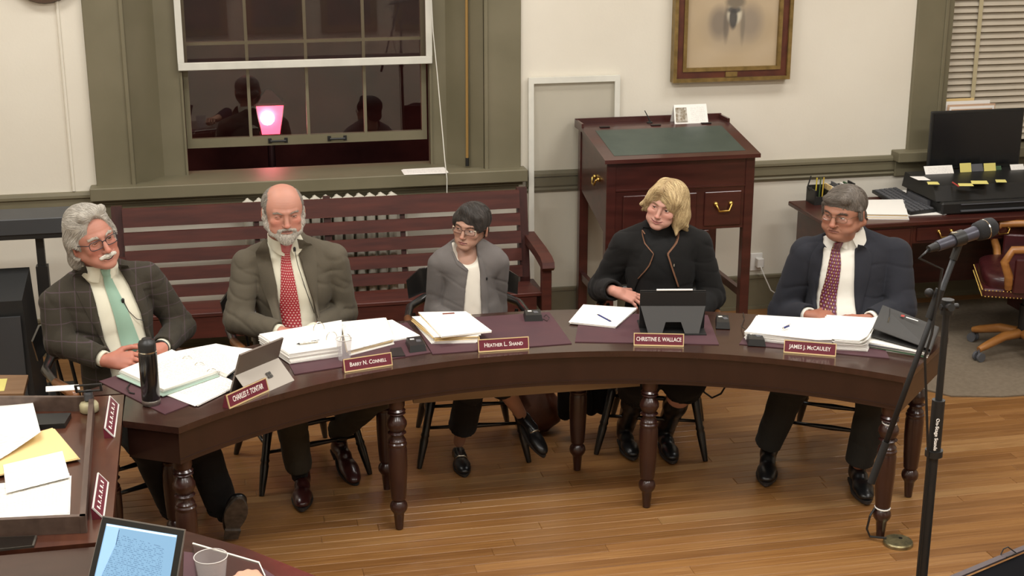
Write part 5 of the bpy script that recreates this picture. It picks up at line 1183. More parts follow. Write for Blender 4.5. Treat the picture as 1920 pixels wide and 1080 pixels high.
def trousers(p, K1, A1, K2, A2, m, name='trousers', r=(.083, .066, .064, .060), seed=5, amp=.006, cut=True, o=.012):
    v = legs_vol(p, K1, A1, K2, A2, o, .008, r=r); wrinkle(v, seed, amp, 30)
    if cut:
        for K, A in ((K1, A1), (K2, A2)): cutcuff(v, np.array(K), np.array(A), r[3]+o, ro=.11)
    return mkobj(name, v.mesh(), m, p.root)
def shoe(p, heel, fwd, up=(0, 0, 1), m=None, sz=1., style='oxford', name='shoe', lab=None, msole=None, shaft=None):
    M = framed(fwd, up); heel = np.array(heel, float)
    def q(x, y, z): return heel+M@V3(x, y, z)*sz
    L = [(cap(q(0, .045, .045), q(0, .12, .05), .033*sz, .036*sz), 0), (ell(q(0, .19, .032), V3(.045, .075, .030)*sz, M), .02), (ell(q(0, .245, .026), V3(.036, .042, .022)*sz, M), .015), (ell(q(0, .04, .035), V3(.034, .042, .036)*sz, M), .015)]
    if style == 'oxford': L += [(cap(q(0, .055, .07), q(0, .05, .105), .036*sz, .037*sz), .02)]
    if style == 'boot': L += [(cap(q(0, .055, .07), shaft[0], .040*sz, .043*sz), .02), (cap(shaft[0], shaft[0]+(shaft[1]-shaft[0])*.45, .043, .056), .02), (cap(shaft[0]+(shaft[1]-shaft[0])*.45, shaft[0]+(shaft[1]-shaft[0])*.85, .056, .060), .02)]
    v = Vol(np.min([a[0][1] for a in L], 0)-.02, np.max([a[0][2] for a in L], 0)+.02, .0038)
    for a, k in L: v.add(a, k)
    v.sub(boxp(q(0, .15, -.05), V3(.2, .3, .061)*sz, M), .003)
    if style == 'oxford': v.sub(cap(q(0, .055, .088), q(0, .045, .16), .030*sz), .002); v.sub(boxp(q(0, .06, .158), V3(.1, .1, .05)*sz, M), .003)
    if style == 'loafer': v.sub(ell(q(0, .085, .085), V3(.030, .095, .045)*sz, M), .003)
    o = mkobj(name, v.mesh(), m, p.root, None, lab)
    s = Vol(heel-.36, heel+.36, .0045) if False else None
    # sole : outline slab
    pts = []
    for k in range(28):
        a = 2*math.pi*k/28; yy = .15-.145*math.cos(a); wd = .034+.014*max(0, math.sin(math.pi*min(1, max(0, (yy-.08)/.22)))) ; pts.append((wd*math.sin(a)*(1.02 if abs(math.sin(a)) < .99 else 1), yy))
    b = MB(); n = len(pts); vv = [q(x, y, -.0) for x, y in pts]+[q(x*1.03, y, .013) for x, y in pts]
    b.add(vv, [tuple(range(n-1, -1, -1)), tuple(range(n, 2*n))]+[(i, (i+1) % n, n+(i+1) % n, n+i) for i in range(n)])
    hl = [q(x, y, -.012) for x, y in ((-.03, .006), (.03, .006), (.033, .07), (-.033, .07))]+[q(x, y, .001) for x, y in ((-.03, .006), (.03, .006), (.033, .07), (-.033, .07))]
    if style != 'loafer': b.add(hl, [(3, 2, 1, 0), (4, 5, 6, 7), (0, 1, 5, 4), (1, 2, 6, 5), (2, 3, 7, 6), (3, 0, 4, 7)])
    Mi = pm(o).inverted(); b.build('sole', msole or M_sole, o, True)
    if style == 'oxford':
        b = MB()
        for k in range(4):
            y = .105+.018*k; z = .086-.0085*k; b.tube([q(-.014, y, z-.003), q(0, y+.004, z+.001), q(.014, y, z-.003)], .0018*sz, 5)
        b.tube([q(0, .108, .086), q(-.02, .10, .092), q(-.012, .115, .088), q(0, .108, .086), q(.02, .10, .092), q(.012, .115, .088), q(0, .108, .086)], .0014, 5)
        b.build('laces', M_plastic, o, True, kind='stuff')
    if style == 'loafer':
        b = MB().tube([q(-.033, .150, .050), q(-.015, .155, .068), q(.015, .155, .068), q(.033, .150, .050)], .005*sz, 8); b.build('metal_bit', M_steel, o, True, smooth=True, label='silver metal bit')
    return o
M_sole = mat('shoe_sole', '#2A2420', .7); M_steel = mat('bright_steel', '#C9C4B4', .25, metal=1.)
def body(p, hv, H, Oh, hs, hcfg, ELWL, legs, hands, name='body', legr=None, armr=(.044, .036, .026)):
    EL, WL, ER, WR = ELWL; res = .009
    pr = [(q, k) for q, k in p.torso(-.016)]+p.arms(EL, WL, ER, WR, -.0, r=armr)
    K1, A1_, K2, A2_ = legs; lr = legr or (.065, .048, .046, .036)
    for sg, K, A in ((-1, K1, A1_), (1, K2, A2_)): pr += [(cap(p.t(sg*.09, 0, 0), K, lr[0], lr[1]), .03), (cap(K, K+(A-K)*.35, lr[2], lr[2]+.004), .02), (cap(K+(A-K)*.35, A, lr[2]+.004, lr[3]), .02)]
    pr += [(cap(p.t(0, .015, p.th), Oh+H@V3(0, .035, -.13)*hs, .052, .05), .03)]
    lo = np.min([q[0][1] for q in pr], 0)-.03; hi = np.max([q[0][2] for q in pr], 0)+.03; v = Vol(lo, hi, res)
    for q, k in pr: v.add(q, k)
    m0 = v.mesh(); base = lin(hcfg['skin']); c0 = np.tile(base*.97, (len(m0[0]), 1))
    hm = hv.mesh(); c1 = head_color(hm[0], hcfg); m1 = (hm[0]@H.T*hs+Oh, hm[1]); ms = [m0, m1]; cs = [c0, c1]
    for hd in hands:
        mh = hand(**hd); q = mh[0]; nz = noise(4, 70)(*q.T)[:, None]; ms.append(mh); cs.append(np.clip(base*np.array([1.02, .9, .88])*(1+.10*nz), 0, 1))
    return mkobj(name, join(*ms), M_skin, p.root, np.concatenate(cs))
def rotm(yaw, pitch, roll): return np.array(Matrix.Rotation(R_(yaw), 3, 'Z') @ Matrix.Rotation(R_(pitch), 3, 'X') @ Matrix.Rotation(R_(roll), 3, 'Y'))
def px2(p, l, yt=-.13): return [p.px(x, y, yt) for x, y in l]
def lav(p, x, y, B, wire, nm='microphone'):
    a, _ = project(p, B, np.array([[p.px(x, y)]]), 0); c = a[0, 0]-p.T[:, 1]*.014
    b = MB().ball(tuple(c), .006, 8).box(tuple(c+V3(0, .004, -.008)), (.012, .006, .016)); b.build('lapel_microphone', M_plastic, p.root, True)
    w_, _ = project(p, B, np.array([resample(px2(p, wire), 14)]), 0); MB().tube(list(w_[0]-p.T[:, 1]*.012), .0016, 5).build('microphone_wire', M_plastic, p.root, True)
def PR(x, y, R): return P(x, y, R=R)
# ================================================================== THE PEOPLE
M_shirt = cloth('cream_shirt', '#DDD9C4', .8, .05, bump=.2); M_shirtw = cloth('white_shirt', '#E4E1D6', .8, .05, bump=.2)
M_trblk = cloth('black_trousers', '#1B1A1A'); M_trol = cloth('dark_olive_trousers', '#3B372D'); M_trgr = cloth('charcoal_trousers', '#2C2C29')
M_shb = mat('burgundy_shoe_leather', '#371816', .28, coat=.3, bump=.1, bscale=60); M_shk = mat('black_shoe_leather', '#131314', .34, coat=.12, bump=.1, bscale=60)
# ---- second man: bald, white beard, olive grey suit, red tie
def man_beard():
    p = Person(.325, 6.48, 2, 8, hz=.52, sw=.195, cw=.175, belly=.035, label='bald person with white beard in olive-grey suit and red dotted tie, looking down at papers', th=.52)
    EL, WL, ER, WR = PR(446, 600, 3.02), PR(522, 622, 2.80), PR(645, 585, 3.02), PR(583, 622, 2.80)
    Oh = PR(531, 394, 2.93); H = rotm(5, 8, -1)@np.diag([1.10, 1., .94]); hs = 1.0
    cfg = dict(skin='#B5816E', jaw=1.1, full=.005, fold=1., eye=.12, blush=.7, lip='#9A6A60'); hv = head_mesh(cfg)
    K1, A1_, K2, A2_ = V3(.27, 5.98, .50), V3(.305, 6.10, .14), V3(.66, 6.02, .50), V3(.52, 6.36, .20)
    hd = [dict(w=WL+(WL-EL)/np.linalg.norm(WL-EL)*.02, d=V3(.75, -.6, -.12), n=V3(0, -.35, 1), thumb=-1, curl=(.3, .3, .35, .4)), dict(w=WR+(WR-ER)/np.linalg.norm(WR-ER)*.02, d=V3(-.8, -.5, -.1), n=V3(0, -.35, 1), thumb=1, curl=(.3, .3, .35, .4))]
    p.neck(Oh+H@V3(0, .035, -.13)*hs); body(p, hv, H, Oh, hs, cfg, (EL, WL, ER, WR), (K1, A1_, K2, A2_), hd)
    jm = cloth('olive_grey_wool', '#5A5346', bump=.4)
    vp = px2(p, [(500, 440), (507, 480), (520, 540), (528, 630), (600, 640), (588, 570), (572, 520), (557, 470), (555, 440)])
    j, B = jacket(p, EL, WL, ER, WR, vp, jm, seed=21, amp=.008)
    s, Bs = shirt(p, EL, WL, ER, WR, M_shirt, band=.066); shirt_collar(p, M_shirt, s, rt=.072, rb=.080, dz=.022)
    tm = mat_dots('red_dotted_tie', '#9E2F36', '#D9B8B0', 6, 34, .24)
    patch('tie', p, Bs, px2(p, [(532, 476), (529, 500), (527, 540), (525, 580), (526, 622)]), px2(p, [(545, 476), (548, 500), (556, 540), (563, 580), (566, 622)]), tm, off=.006, bulge=.006, yc=p.rt)
    patch('tie_knot', p, Bs, px2(p, [(527, 462), (530, 479)]), px2(p, [(550, 461), (546, 479)]), tm, n=8, off=.012, bulge=.008, th=.020, sm=3, yc=p.rt)
    patch('lapel', p, B, px2(p, [(501, 452), (507, 488), (520, 545), (529, 618)]), px2(p, [(495, 454), (480, 476), (492, 545), (527, 620)]), jm, off=.005, bulge=.004)
    patch('lapel', p, B, px2(p, [(558, 452), (572, 512), (590, 570), (601, 618)]), px2(p, [(570, 454), (597, 480), (596, 560), (603, 620)]), jm, off=.005, bulge=.004)
    for q in ([(500, 438), (486, 466)], [(486, 466), (476, 462)]): pass
    lav(p, 553, 468, B, [(553, 470), (559, 500), (572, 540), (590, 590)])
    trousers(p, K1, A1_, K2, A2_, M_trol, seed=31, r=(.083, .066, .062, .050))
    # socks
    for K, A in ((K1, A1_), (K2, A2_)):
        d = (A-K)/np.linalg.norm(A-K); MB().cyl(A-d*.06, A+d*.06, .042, .038, 16).build('sock', M_trblk, p.root, True, smooth=True)
    shoe(p, V3(.325, 6.19, .012), V3(-.08, -1, 0), m=M_shb, lab='burgundy lace-up shoe'); shoe(p, V3(.50, 6.42, .085), V3(.22, -.85, -.30), (0, -.3, 1), m=M_shb, lab='burgundy lace-up shoe with raised heel')
    h = Vol((-.11, -.15, -.2), (.11, .14, .14), .0026)
    h.add(ell((0, .020, .026), (.0850, .103, .089)), 0); h.add(cap((-.05, .075, -.04), (.05, .075, -.04), .03), .02); h.sub(ell((0, -.04, .128), (.053, .13, .074)), .008); h.sub(boxp((0, -.10, .0), (.13, .052, .3)), .006); h.sub(ell((0, .0, -.10), (.12, .065, .07)), .006)
    for s in (-1, 1): h.sub(ell((s*.082, .010, -.014), (.012, .021, .034)), .004)
    h.v = np.maximum(h.v, -1)
    hair_obj('hair', h, cfg, lambda q: np.stack([np.zeros(len(q)), np.ones(len(q))*.5, -np.ones(len(q))], 1), 900, .016, '#7D766C', H*hs, Oh, p.root, col2='#B9B2A6', var=.3, r=.0008)
    b = Vol((-.11, -.15, -.18), (.11, .06, .02), .0026)
    b.add(ell((0, -.068, -.102), (.040, .036, .032)), 0); b.add(ell((0, -.080, -.120), (.028, .024, .024)), .012)
    for s in (-1, 1): b.add(cap((s*.025, -.075, -.098), (s*.047, -.052, -.086), .018, .018), .012); b.add(cap((s*.047, -.052, -.086), (s*.064, -.022, -.062), .018, .017), .012); b.add(cap((s*.064, -.022, -.062), (s*.073, -.006, -.03), .017, .012), .012); b.add(cap((s*.073, -.006, -.03), (s*.078, -.006, .01), .012, .008), .012); b.add(cap((s*.006, -.101, -.056), (s*.030, -.089, -.066), .0062, .0055), .006); b.add(cap((s*.030, -.089, -.066), (s*.033, -.082, -.09), .0065, .009), .008)
    b.sub(ell((0, -.104, -.0685), (.022, .016, .0065)), .003)
    hair_obj('beard', b, cfg, lambda q: np.stack([q[:, 0]*3, -np.ones(len(q))*.15, -np.ones(len(q))], 1), 1500, .014, '#9A9287', H*hs, Oh, p.root, col2='#DAD4C8', var=.2, r=.0008, lift=.001, seg=4, volcol='#BDB5A8')
    brows(H*hs, Oh, '#8A8074', p.root, hv); eyes(H*hs, Oh, (0, -.7), p.root)
    return p

def lace(s): pass
# ---- first man: grey wavy hair, moustache, plaid jacket, pale green tie
def man_moustache():
    p = Person(-.405, 6.10, 16, -3, hz=.53, sw=.195, cw=.17, belly=.03, roll=-9, label='smiling person with wavy grey hair and white moustache in brown plaid jacket, pale green tie', th=.52)
    EL, WL, ER, WR = PR(112, 640, 3.12), PR(192, 672, 2.90), PR(338, 612, 3.06), PR(304, 650, 2.86)
    Oh = PR(173, 447, 3.05); H = rotm(30, -4, -13); hs = 1.07
    cfg = dict(skin='#B27B68', jaw=1.08, full=.005, fold=1.2, eye=.35, smile=1.3, open=1.6, blush=.8, lip='#A5665A'); hv = head_mesh(cfg)
    K1, A1_, K2, A2_ = V3(-.33, 5.68, .50), V3(-.24, 5.86, .10), V3(-.13, 5.70, .51), V3(-.04, 5.80, .11)
    hd = [dict(w=WL+(WL-EL)/np.linalg.norm(WL-EL)*.03, d=V3(.95, -.25, .02), n=V3(-.2, -.75, .65), thumb=-1, curl=(.75, .95, 1.0, 1.05), tcurl=.5, sz=1.05), dict(w=WR+(WR-ER)/np.linalg.norm(WR-ER)*.03, d=V3(-.75, -.45, -.25), n=V3(.4, -.7, .6), thumb=1, curl=(.8, .95, 1., 1.05), tcurl=.5)]
    p.neck(Oh+H@V3(0, .035, -.13)*hs); body(p, hv, H, Oh, hs, cfg, (EL, WL, ER, WR), (K1, A1_, K2, A2_), hd)
    jm = mat_plaid('brown_plaid_wool', '#3B362D', '#5E4C56', per=.062, wd=.0018)
    vp = px2(p, [(160, 485), (172, 520), (184, 580), (196, 640), (210, 720), (300, 720), (280, 640), (268, 590), (248, 540), (225, 495)])
    j, B = jacket(p, EL, WL, ER, WR, vp, jm, seed=51, amp=.008)
    s, Bs = shirt(p, EL, WL, ER, WR, M_shirt, seed=52, band=.068); shirt_collar(p, M_shirt, s, rt=.073, rb=.080, dz=.014)
    tm = cloth('pale_green_silk', '#8FAE9A', .5, .08, bump=.25)
    patch('tie', p, Bs, px2(p, [(196, 518), (202, 545), (214, 590), (226, 640), (238, 700)]), px2(p, [(209, 514), (224, 545), (240, 580), (258, 625), (280, 690)]), tm, off=.006, bulge=.006, yc=p.rt)
    patch('tie_knot', p, Bs, px2(p, [(190, 507), (196, 521)]), px2(p, [(209, 503), (209, 518)]), tm, n=8, off=.012, bulge=.008, th=.020, sm=3, yc=p.rt)
    patch('lapel', p, B, px2(p, [(163, 500), (173, 530), (186, 590), (199, 650)]), px2(p, [(156, 503), (141, 535), (160, 580), (197, 652)]), jm, off=.005, bulge=.004)
    patch('lapel', p, B, px2(p, [(226, 498), (249, 540), (269, 590), (281, 640)]), px2(p, [(243, 500), (268, 528), (284, 575), (285, 642)]), jm, off=.005, bulge=.004)
    lav(p, 232, 563, B, [(233, 566), (243, 585), (258, 600), (272, 603)])
    trousers(p, K1, A1_, K2, A2_, M_trblk, seed=53, r=(.085, .072, .066, .056))
    shoe(p, V3(-.25, 5.93, .012), V3(.1, -1, 0), m=M_shk, lab='black lace-up shoe'); shoe(p, V3(-.015, 5.70, .015), V3(.16, -.52, .84), (0, .84, .52), m=M_shk, lab='black shoe with its worn sole turned up', msole=mat('worn_sole', '#5A5148', .7, var='#3A342E', vscale=30))
    for A, K in ((A1_, K1), (A2_, K2)):
        d = (A-K)/np.linalg.norm(A-K); MB().cyl(A-d*.06, A+d*.05, .040, .038, 16).build('sock', M_trblk, p.root, True, smooth=True)
    # watch and dark cable bracelet
    d = (WR-ER)/np.linalg.norm(WR-ER); Mx = framed(d); c = WR+d*.02
    MB().tube([c+Mx@V3(.033*math.cos(a), 0, .033*math.sin(a)) for a in np.linspace(0, 6.28, 19)[:-1]], .005, 6, closed=True).build('wristband', M_plastic, p.root, True)
    h = Vol((-.13, -.15, -.16), (.13, .16, .16), .003)
    h.add(ell((0, .018, .046), (.089, .108, .092)), 0)
    for s in (-1, 1): h.add(ell((s*.080, .022, -.01), (.022, .052, .062)), .015); h.add(ell((s*.066, .06, -.07), (.030, .035, .045)), .02)
    h.add(ell((0, .085, -.06), (.07, .035, .06)), .02); h.add(cap((-.035, -.065, .112), (.05, -.055, .112), .020, .018), .02)
    nh = noise(77, 55); h.near(.02, lambda x, y, z: nh(x, y, z)*.005)
    h.sub(ell((.004, -.115, .018), (.062, .075, .092)), .006); h.sub(boxp((0, -.12, -.10), (.2, .085, .10)), .006)
    for s in (-1, 1): h.sub(ell((s*.090, -.012, -.030), (.022, .026, .028)), .004)
    hair_obj('hair', h, cfg, lambda q: np.stack([q[:, 0]*7+np.sin(q[:, 2]*90)*.3, np.ones(len(q))*.9, -(q[:, 2] < .07).astype(float)*1.1+.2], 1), 3000, .045, '#A59E92', H*hs, Oh, p.root, col2='#C9C3B8', var=.16, r=.0008, jit=.14, volcol='#ADA699')
    b = Vol((-.06, -.14, -.1), (.06, -.05, -.02), .0018)
    for s in (-1, 1): b.add(cap((s*.004, -.1035, -.055), (s*.030, -.091, -.061), .0075, .0055), .004)
    hair_obj('moustache', b, cfg, lambda q: np.stack([np.sign(q[:, 0])*1., np.zeros(len(q)), -np.ones(len(q))*.5], 1), 500, .012, '#CFCABD', H*hs, Oh, p.root, col2='#F0EBDD', var=.15, r=.0007, seg=4, volcol='#D8D2C4')
    T_ = MB(); b_ = [Vector(Oh)+Vector(H@(V3(x, -.0955+.012*(x/.028)**2, -.0695+.0143*(x/.0325)**2)*hs)) for x in np.linspace(-.022, .022, 11)]; T_.tube(b_, .0030, 6); T_.build('teeth', M_teeth, p.root, True, smooth=True)
    brows(H*hs, Oh, '#B5AEA0', p.root, hv, 1.4); eyes(H*hs, Oh, (.1, -.2), p.root)
    glasses(H*hs, Oh, p.root, mat('dark_blue_frame', '#20242C', .3), w=.026, hgt=.0165, thick=.0017, square=.55)
    return p
# ---- woman with short dark hair, grey jacket
def woman_dark():
    p = Person(1.175, 6.53, -4, 3, hz=.52, sw=.140, cw=.112, cd=.10, belly=-.005, label='person with short dark hair and two-tone glasses in grey jacket and white top, looking aside', th=.43)
    EL, WL, ER, WR = PR(817, 580, 3.03), PR(850, 612, 2.80), PR(929, 580, 3.03), PR(893, 612, 2.80)
    Oh = PR(884, 424, 2.98); H = rotm(-35, 1, 7)@np.diag([1.04, 1., .93]); hs = .93
    cfg = dict(skin='#AB8470', jaw=.80, cheek=.002, fold=.05, eye=.8, smile=-.12, nose=.88, blush=.35, lip='#A0605C'); hv = head_mesh(cfg)
    foot2 = P(978, 790, Y=6.20); K1, A1_, K2, A2_ = V3(1.10, 6.05, .50), V3(1.085, 6.33, .10), V3(1.20, 5.98, .56), foot2+V3(0, .02, .03)
    hd = [dict(w=WL, d=V3(.6, -.7, -.1), n=V3(0, -.2, 1), thumb=-1, sz=.88), dict(w=WR, d=V3(-.6, -.7, -.1), n=V3(0, -.2, 1), thumb=1, sz=.88)]
    p.neck(Oh+H@V3(0, .035, -.13)*hs); body(p, hv, H, Oh, hs, cfg, (EL, WL, ER, WR), (K1, A1_, K2, A2_), hd, legr=(.055, .046, .040, .028), armr=(.036, .032, .022))
    jm = cloth('warm_grey_suiting', '#6A6562', bump=.3); M_top_ = cloth('white_knit_top', '#E3DDCF', .8, .04, bump=.2)
    vp = px2(p, [(852, 470), (854, 484), (862, 500), (880, 511), (874, 545), (868, 610), (904, 610), (902, 560), (902, 515), (899, 490), (898, 470)])
    ar = (.042, .038, .028)
    j, B = jacket(p, EL, WL, ER, WR, vp, jm, seed=61, amp=.0045, o=.013, r=ar, collar=False, ncut=.055)
    s, Bs = shirt(p, EL, WL, ER, WR, M_top_, seed=62, cuffs=False, ncut=.058, o=.005, name='white_top', scoop=.092)
    patch('lapel', p, B, px2(p, [(898, 482), (902, 520), (903, 560), (904, 600)]), px2(p, [(906, 486), (915, 520), (918, 560), (916, 600)]), jm, off=.004, bulge=.003)
    patch('neckline_edge', p, B, px2(p, [(853, 482), (861, 500), (880, 512)]), px2(p, [(851, 484), (859, 503), (879, 515)]), jm, off=.003)
    a_, _ = project(p, B, np.array([[p.px(915, 528)]]), 0); c = a_[0, 0]-p.T[:, 1]*.008; MB().box(tuple(c), (.008, .008, .014), bev=.002).build('lapel_microphone', M_plastic, p.root, True)
    tz = P(868, 815, z=.22); Ac = K1+(A1_-K1)*.72
    A2c = K2+(A2_-K2)*.30
    trousers(p, K1, Ac, K2, A2c, M_trblk, seed=63, r=(.072, .060, .056, .056), amp=.004)
    shoe(p, V3(1.085, 6.38, .004), V3(-.03, -1, 0), m=M_shk, sz=.86, style='loafer', lab='black loafer with metal bit'); shoe(p, foot2+V3(-.01, .06, .0), V3(.35, -.75, -.55), (.3, -.35, .9), m=M_shk, sz=.86, style='loafer', lab='black loafer hanging from the crossed leg')
    h = Vol((-.12, -.15, -.12), (.12, .14, .15), .003)
    h.add(ell((0, .014, .044), (.087, .107, .090)), 0); h.add(ell((0, .07, -.035), (.066, .040, .055)), .02); h.add(cap((-.02, -.055, .105), (.055, -.065, .075), .026, .022), .02); h.add(ell((.060, -.045, .035), (.026, .036, .046)), .015); h.add(ell((-.070, -.03, .03), (.018, .03, .04)), .015)
    h.sub(ell((-.022, -.125, -.022), (.062, .062, .088)), .006); h.sub(ell((.02, -.13, -.045), (.07, .072, .075)), .006); h.sub(boxp((0, -.075, -.09), (.2, .085, .065)), .006)
    for s in (-1, 1): h.sub(ell((s*.088, .010, -.03), (.02, .022, .032)), .005)
    hair_obj('hair', h, cfg, lambda q: np.stack([.35+q[:, 0]*4, -.25+(q[:, 1] > .02)*1.0, -np.ones(len(q))*.8], 1), 2200, .045, '#2A241F', H*hs, Oh, p.root, col2='#3E362F', var=.25, r=.0009, jit=.12, volcol='#2A2520')
    brows(H*hs, Oh, '#3A2C22', p.root, hv, .6); eyes(H*hs, Oh, (-.5, .0), p.root)
    gm = mat('two_tone_frame', '#5A3A2C', .3)
    g = glasses(H*hs, Oh, p.root, gm, w=.026, hgt=.0145, thick=.0016, square=.45)
    b = MB()
    for s in (-1, 1): b.tube([tuple(Oh+H@(V3(s*.052, -.095, .009)*hs)), tuple(Oh+H@(V3(s*.0605, -.088, .010)*hs)), tuple(Oh+H@(V3(s*.0615, -.087, -.006)*hs)), tuple(Oh+H@(V3(s*.058, -.089, -.016)*hs))], .0028, 6)
    b.build('pale_corners', mat('ivory_plastic', '#CDBFA6', .4), g, True)
    return p
# ---- blonde woman in black
def woman_blonde():
    p = Person(2.11, 6.46, -9, 5, hz=.52, sw=.175, cw=.16, cd=.115, belly=.02, label='blonde person in black jacket with brown edging and black high-neck top, smiling over a tablet', th=.50)
    EL, WL, ER, WR = PR(1128, 540, 3.10), PR(1150, 545, 2.88), PR(1335, 555, 3.05), PR(1300, 590, 2.84)
    Oh = PR(1247, 384, 2.97); H = rotm(-33, 2, 15)@np.diag([1., 1., .95]); hs = .97
    cfg = dict(skin='#C29382', jaw=1.0, full=.004, cheek=.004, fold=.3, eye=.85, smile=.7, blush=.45, nose=.92, lip='#A8605C'); hv = head_mesh(cfg)
    K1, A1_, K2, A2_ = V3(1.90, 6.03, .48), V3(1.93, 6.36, .11), V3(2.10, 5.98, .48), V3(2.11, 6.28, .11)
    d1 = V3(.92, -.25, -.30)
    hd = [dict(w=WL+V3(.012, -.01, -.004), d=d1, n=V3(.15, -.45, .88), thumb=-1, sz=1.0, curl=(.18, .22, .3, .4), tcurl=.1, spread=.5), dict(w=WR, d=V3(-.5, -.8, -.1), n=V3(0, -.2, 1), thumb=1, sz=.9)]
    p.neck(Oh+H@V3(0, .035, -.13)*hs); body(p, hv, H, Oh, hs, cfg, (EL, WL, ER, WR), (K1, A1_, K2, A2_), hd, legr=(.07, .056, .052, .036))
    jm = cloth('black_wool_jacket', '#1C1B1A', bump=.3); tn = cloth('black_fine_knit', '#161616', .7, bump=.2)
    L_ = [(1212, 442), (1211, 452), (1214, 465), (1229, 480), (1220, 500), (1200, 528)]; R2 = [(1277, 444), (1276, 453), (1270, 463), (1252, 479), (1260, 505), (1272, 540)]
    vp = px2(p, L_+[(1190, 560), (1285, 580)]+R2[::-1])
    j, B = jacket(p, EL, WL, ER, WR, vp, jm, seed=71, amp=.006, o=.015, r=(.054, .048, .034), collar=False, ncut=.056)
    s, Bs = shirt(p, EL, WL, ER, WR, tn, seed=72, cuffs=False, ncut=.03, o=.005, name='high_neck_top')
    th = p.th; zc = th+.09; c = Vol(p.t(0, 0, th+.08)-.15, p.t(0, 0, th+.08)+.15, .004); c.add(cap(p.t(*p.nc(th+.02), th+.02), p.t(*p.nc(zc), zc), .066, .060), 0); nt_ = framed(np.array(p.t(*p.nc(zc+.1), zc+.1))-np.array(p.t(*p.nc(zc), zc))); c.sub(boxp(p.t(*p.nc(zc+.085), zc+.085), (.12, .06, .12), nt_), .004); mkobj('roll_collar', c.mesh(), tn, p.root)
    trim = cloth('brown_edging', '#7E5A44', .6)
    for E_ in (L_, R2):
        e = np.array(px2(p, E_)); off = .007*(1 if E_ is R2 else -1); patch('jacket_edging', p, B, [tuple(q) for q in e+[[-.001, 0]]], [tuple(q) for q in e+[[off, 0]]], trim, n=30, k=3, off=.003, th=.003, sm=0)
    a_, _ = project(p, B, np.array([[p.px(1264, 498)]]), 0); q = a_[0, 0]-p.T[:, 1]*.006; MB().box(tuple(q), (.005, .006, .014), bev=.001).build('lapel_microphone', M_steel, p.root, True)
    trousers(p, K1, K1+(A1_-K1)*.3, K2, K2+(A2_-K2)*.2, cloth('black_skirt_wool', '#191818'), name='skirt', seed=73, r=(.095, .085, .08, .085), amp=.005)
    shoe(p, V3(1.925, 6.41, .012), V3(-.08, -1, 0), m=M_shk, sz=.95, style='boot', name='boot', lab='tall black leather boot', shaft=(A1_, K1)); shoe(p, V3(2.11, 6.33, .012), V3(-.12, -1, 0), m=M_shk, sz=.95, style='boot', name='boot', lab='tall black leather boot', shaft=(A2_, K2))
    h = Vol((-.15, -.16, -.16), (.15, .17, .17), .0032)
    h.add(ell((.006, .016, .040), (.095, .113, .098)), 0)
    for s in (-1, 1): h.add(ell((s*.082+.006, .015, -.008-(s > 0)*.02), (.026+(s > 0)*.010, .058, .060+(s > 0)*.022)), .03)
    h.add(ell((.098, .015, -.04), (.034, .05, .055)), .02); h.add(ell((0, .085, -.035), (.08, .045, .085)), .03); h.add(cap((-.02, -.075, .092), (.06, -.06, .06), .026, .022), .02); h.add(cap((-.03, -.075, .088), (-.075, -.05, .02), .022, .018), .02)
    for a_, b_ in (((.105, .01, -.055), (.142, -.005, -.070)), ((.10, .04, -.085), (.132, .05, -.110)), ((.085, -.01, -.085), (.10, -.03, -.118)), ((-.085, .0, -.015), (-.112, -.025, -.030)), ((-.08, .03, -.05), (-.105, .03, -.075))): h.add(cap(a_, b_, .022, .006), .015)
    nh = noise(78, 75); h.near(.02, lambda x, y, z: nh(x, y, z*.5)*.0045)
    h.sub(ell((-.002, -.125, -.040), (.058, .066, .092)), .006); h.sub(boxp((-.01, -.115, -.10), (.066, .075, .07)), .01); h.sub(ell((-.018, -.118, .035), (.020, .03, .050)), .01)
    hair_obj('hair', h, cfg, lambda q: np.stack([np.sign(q[:, 0]+.02)*np.clip(.9-np.abs(q[:, 0])*8, -.25, 1), -.35+np.clip(q[:, 1]*12, -.2, 1.1), -.35-np.clip((.09-q[:, 2])*9, 0, 1)], 1), 5200, .065, '#927448', H*hs, Oh, p.root, col2='#D8C090', var=.2, r=.0009, jit=.14, seg=7, volcol='#B0956A', free=.22)
    brows(H*hs, Oh, '#8A6E50', p.root, hv, .8); eyes(H*hs, Oh, (-.15, .1), p.root)
    return p
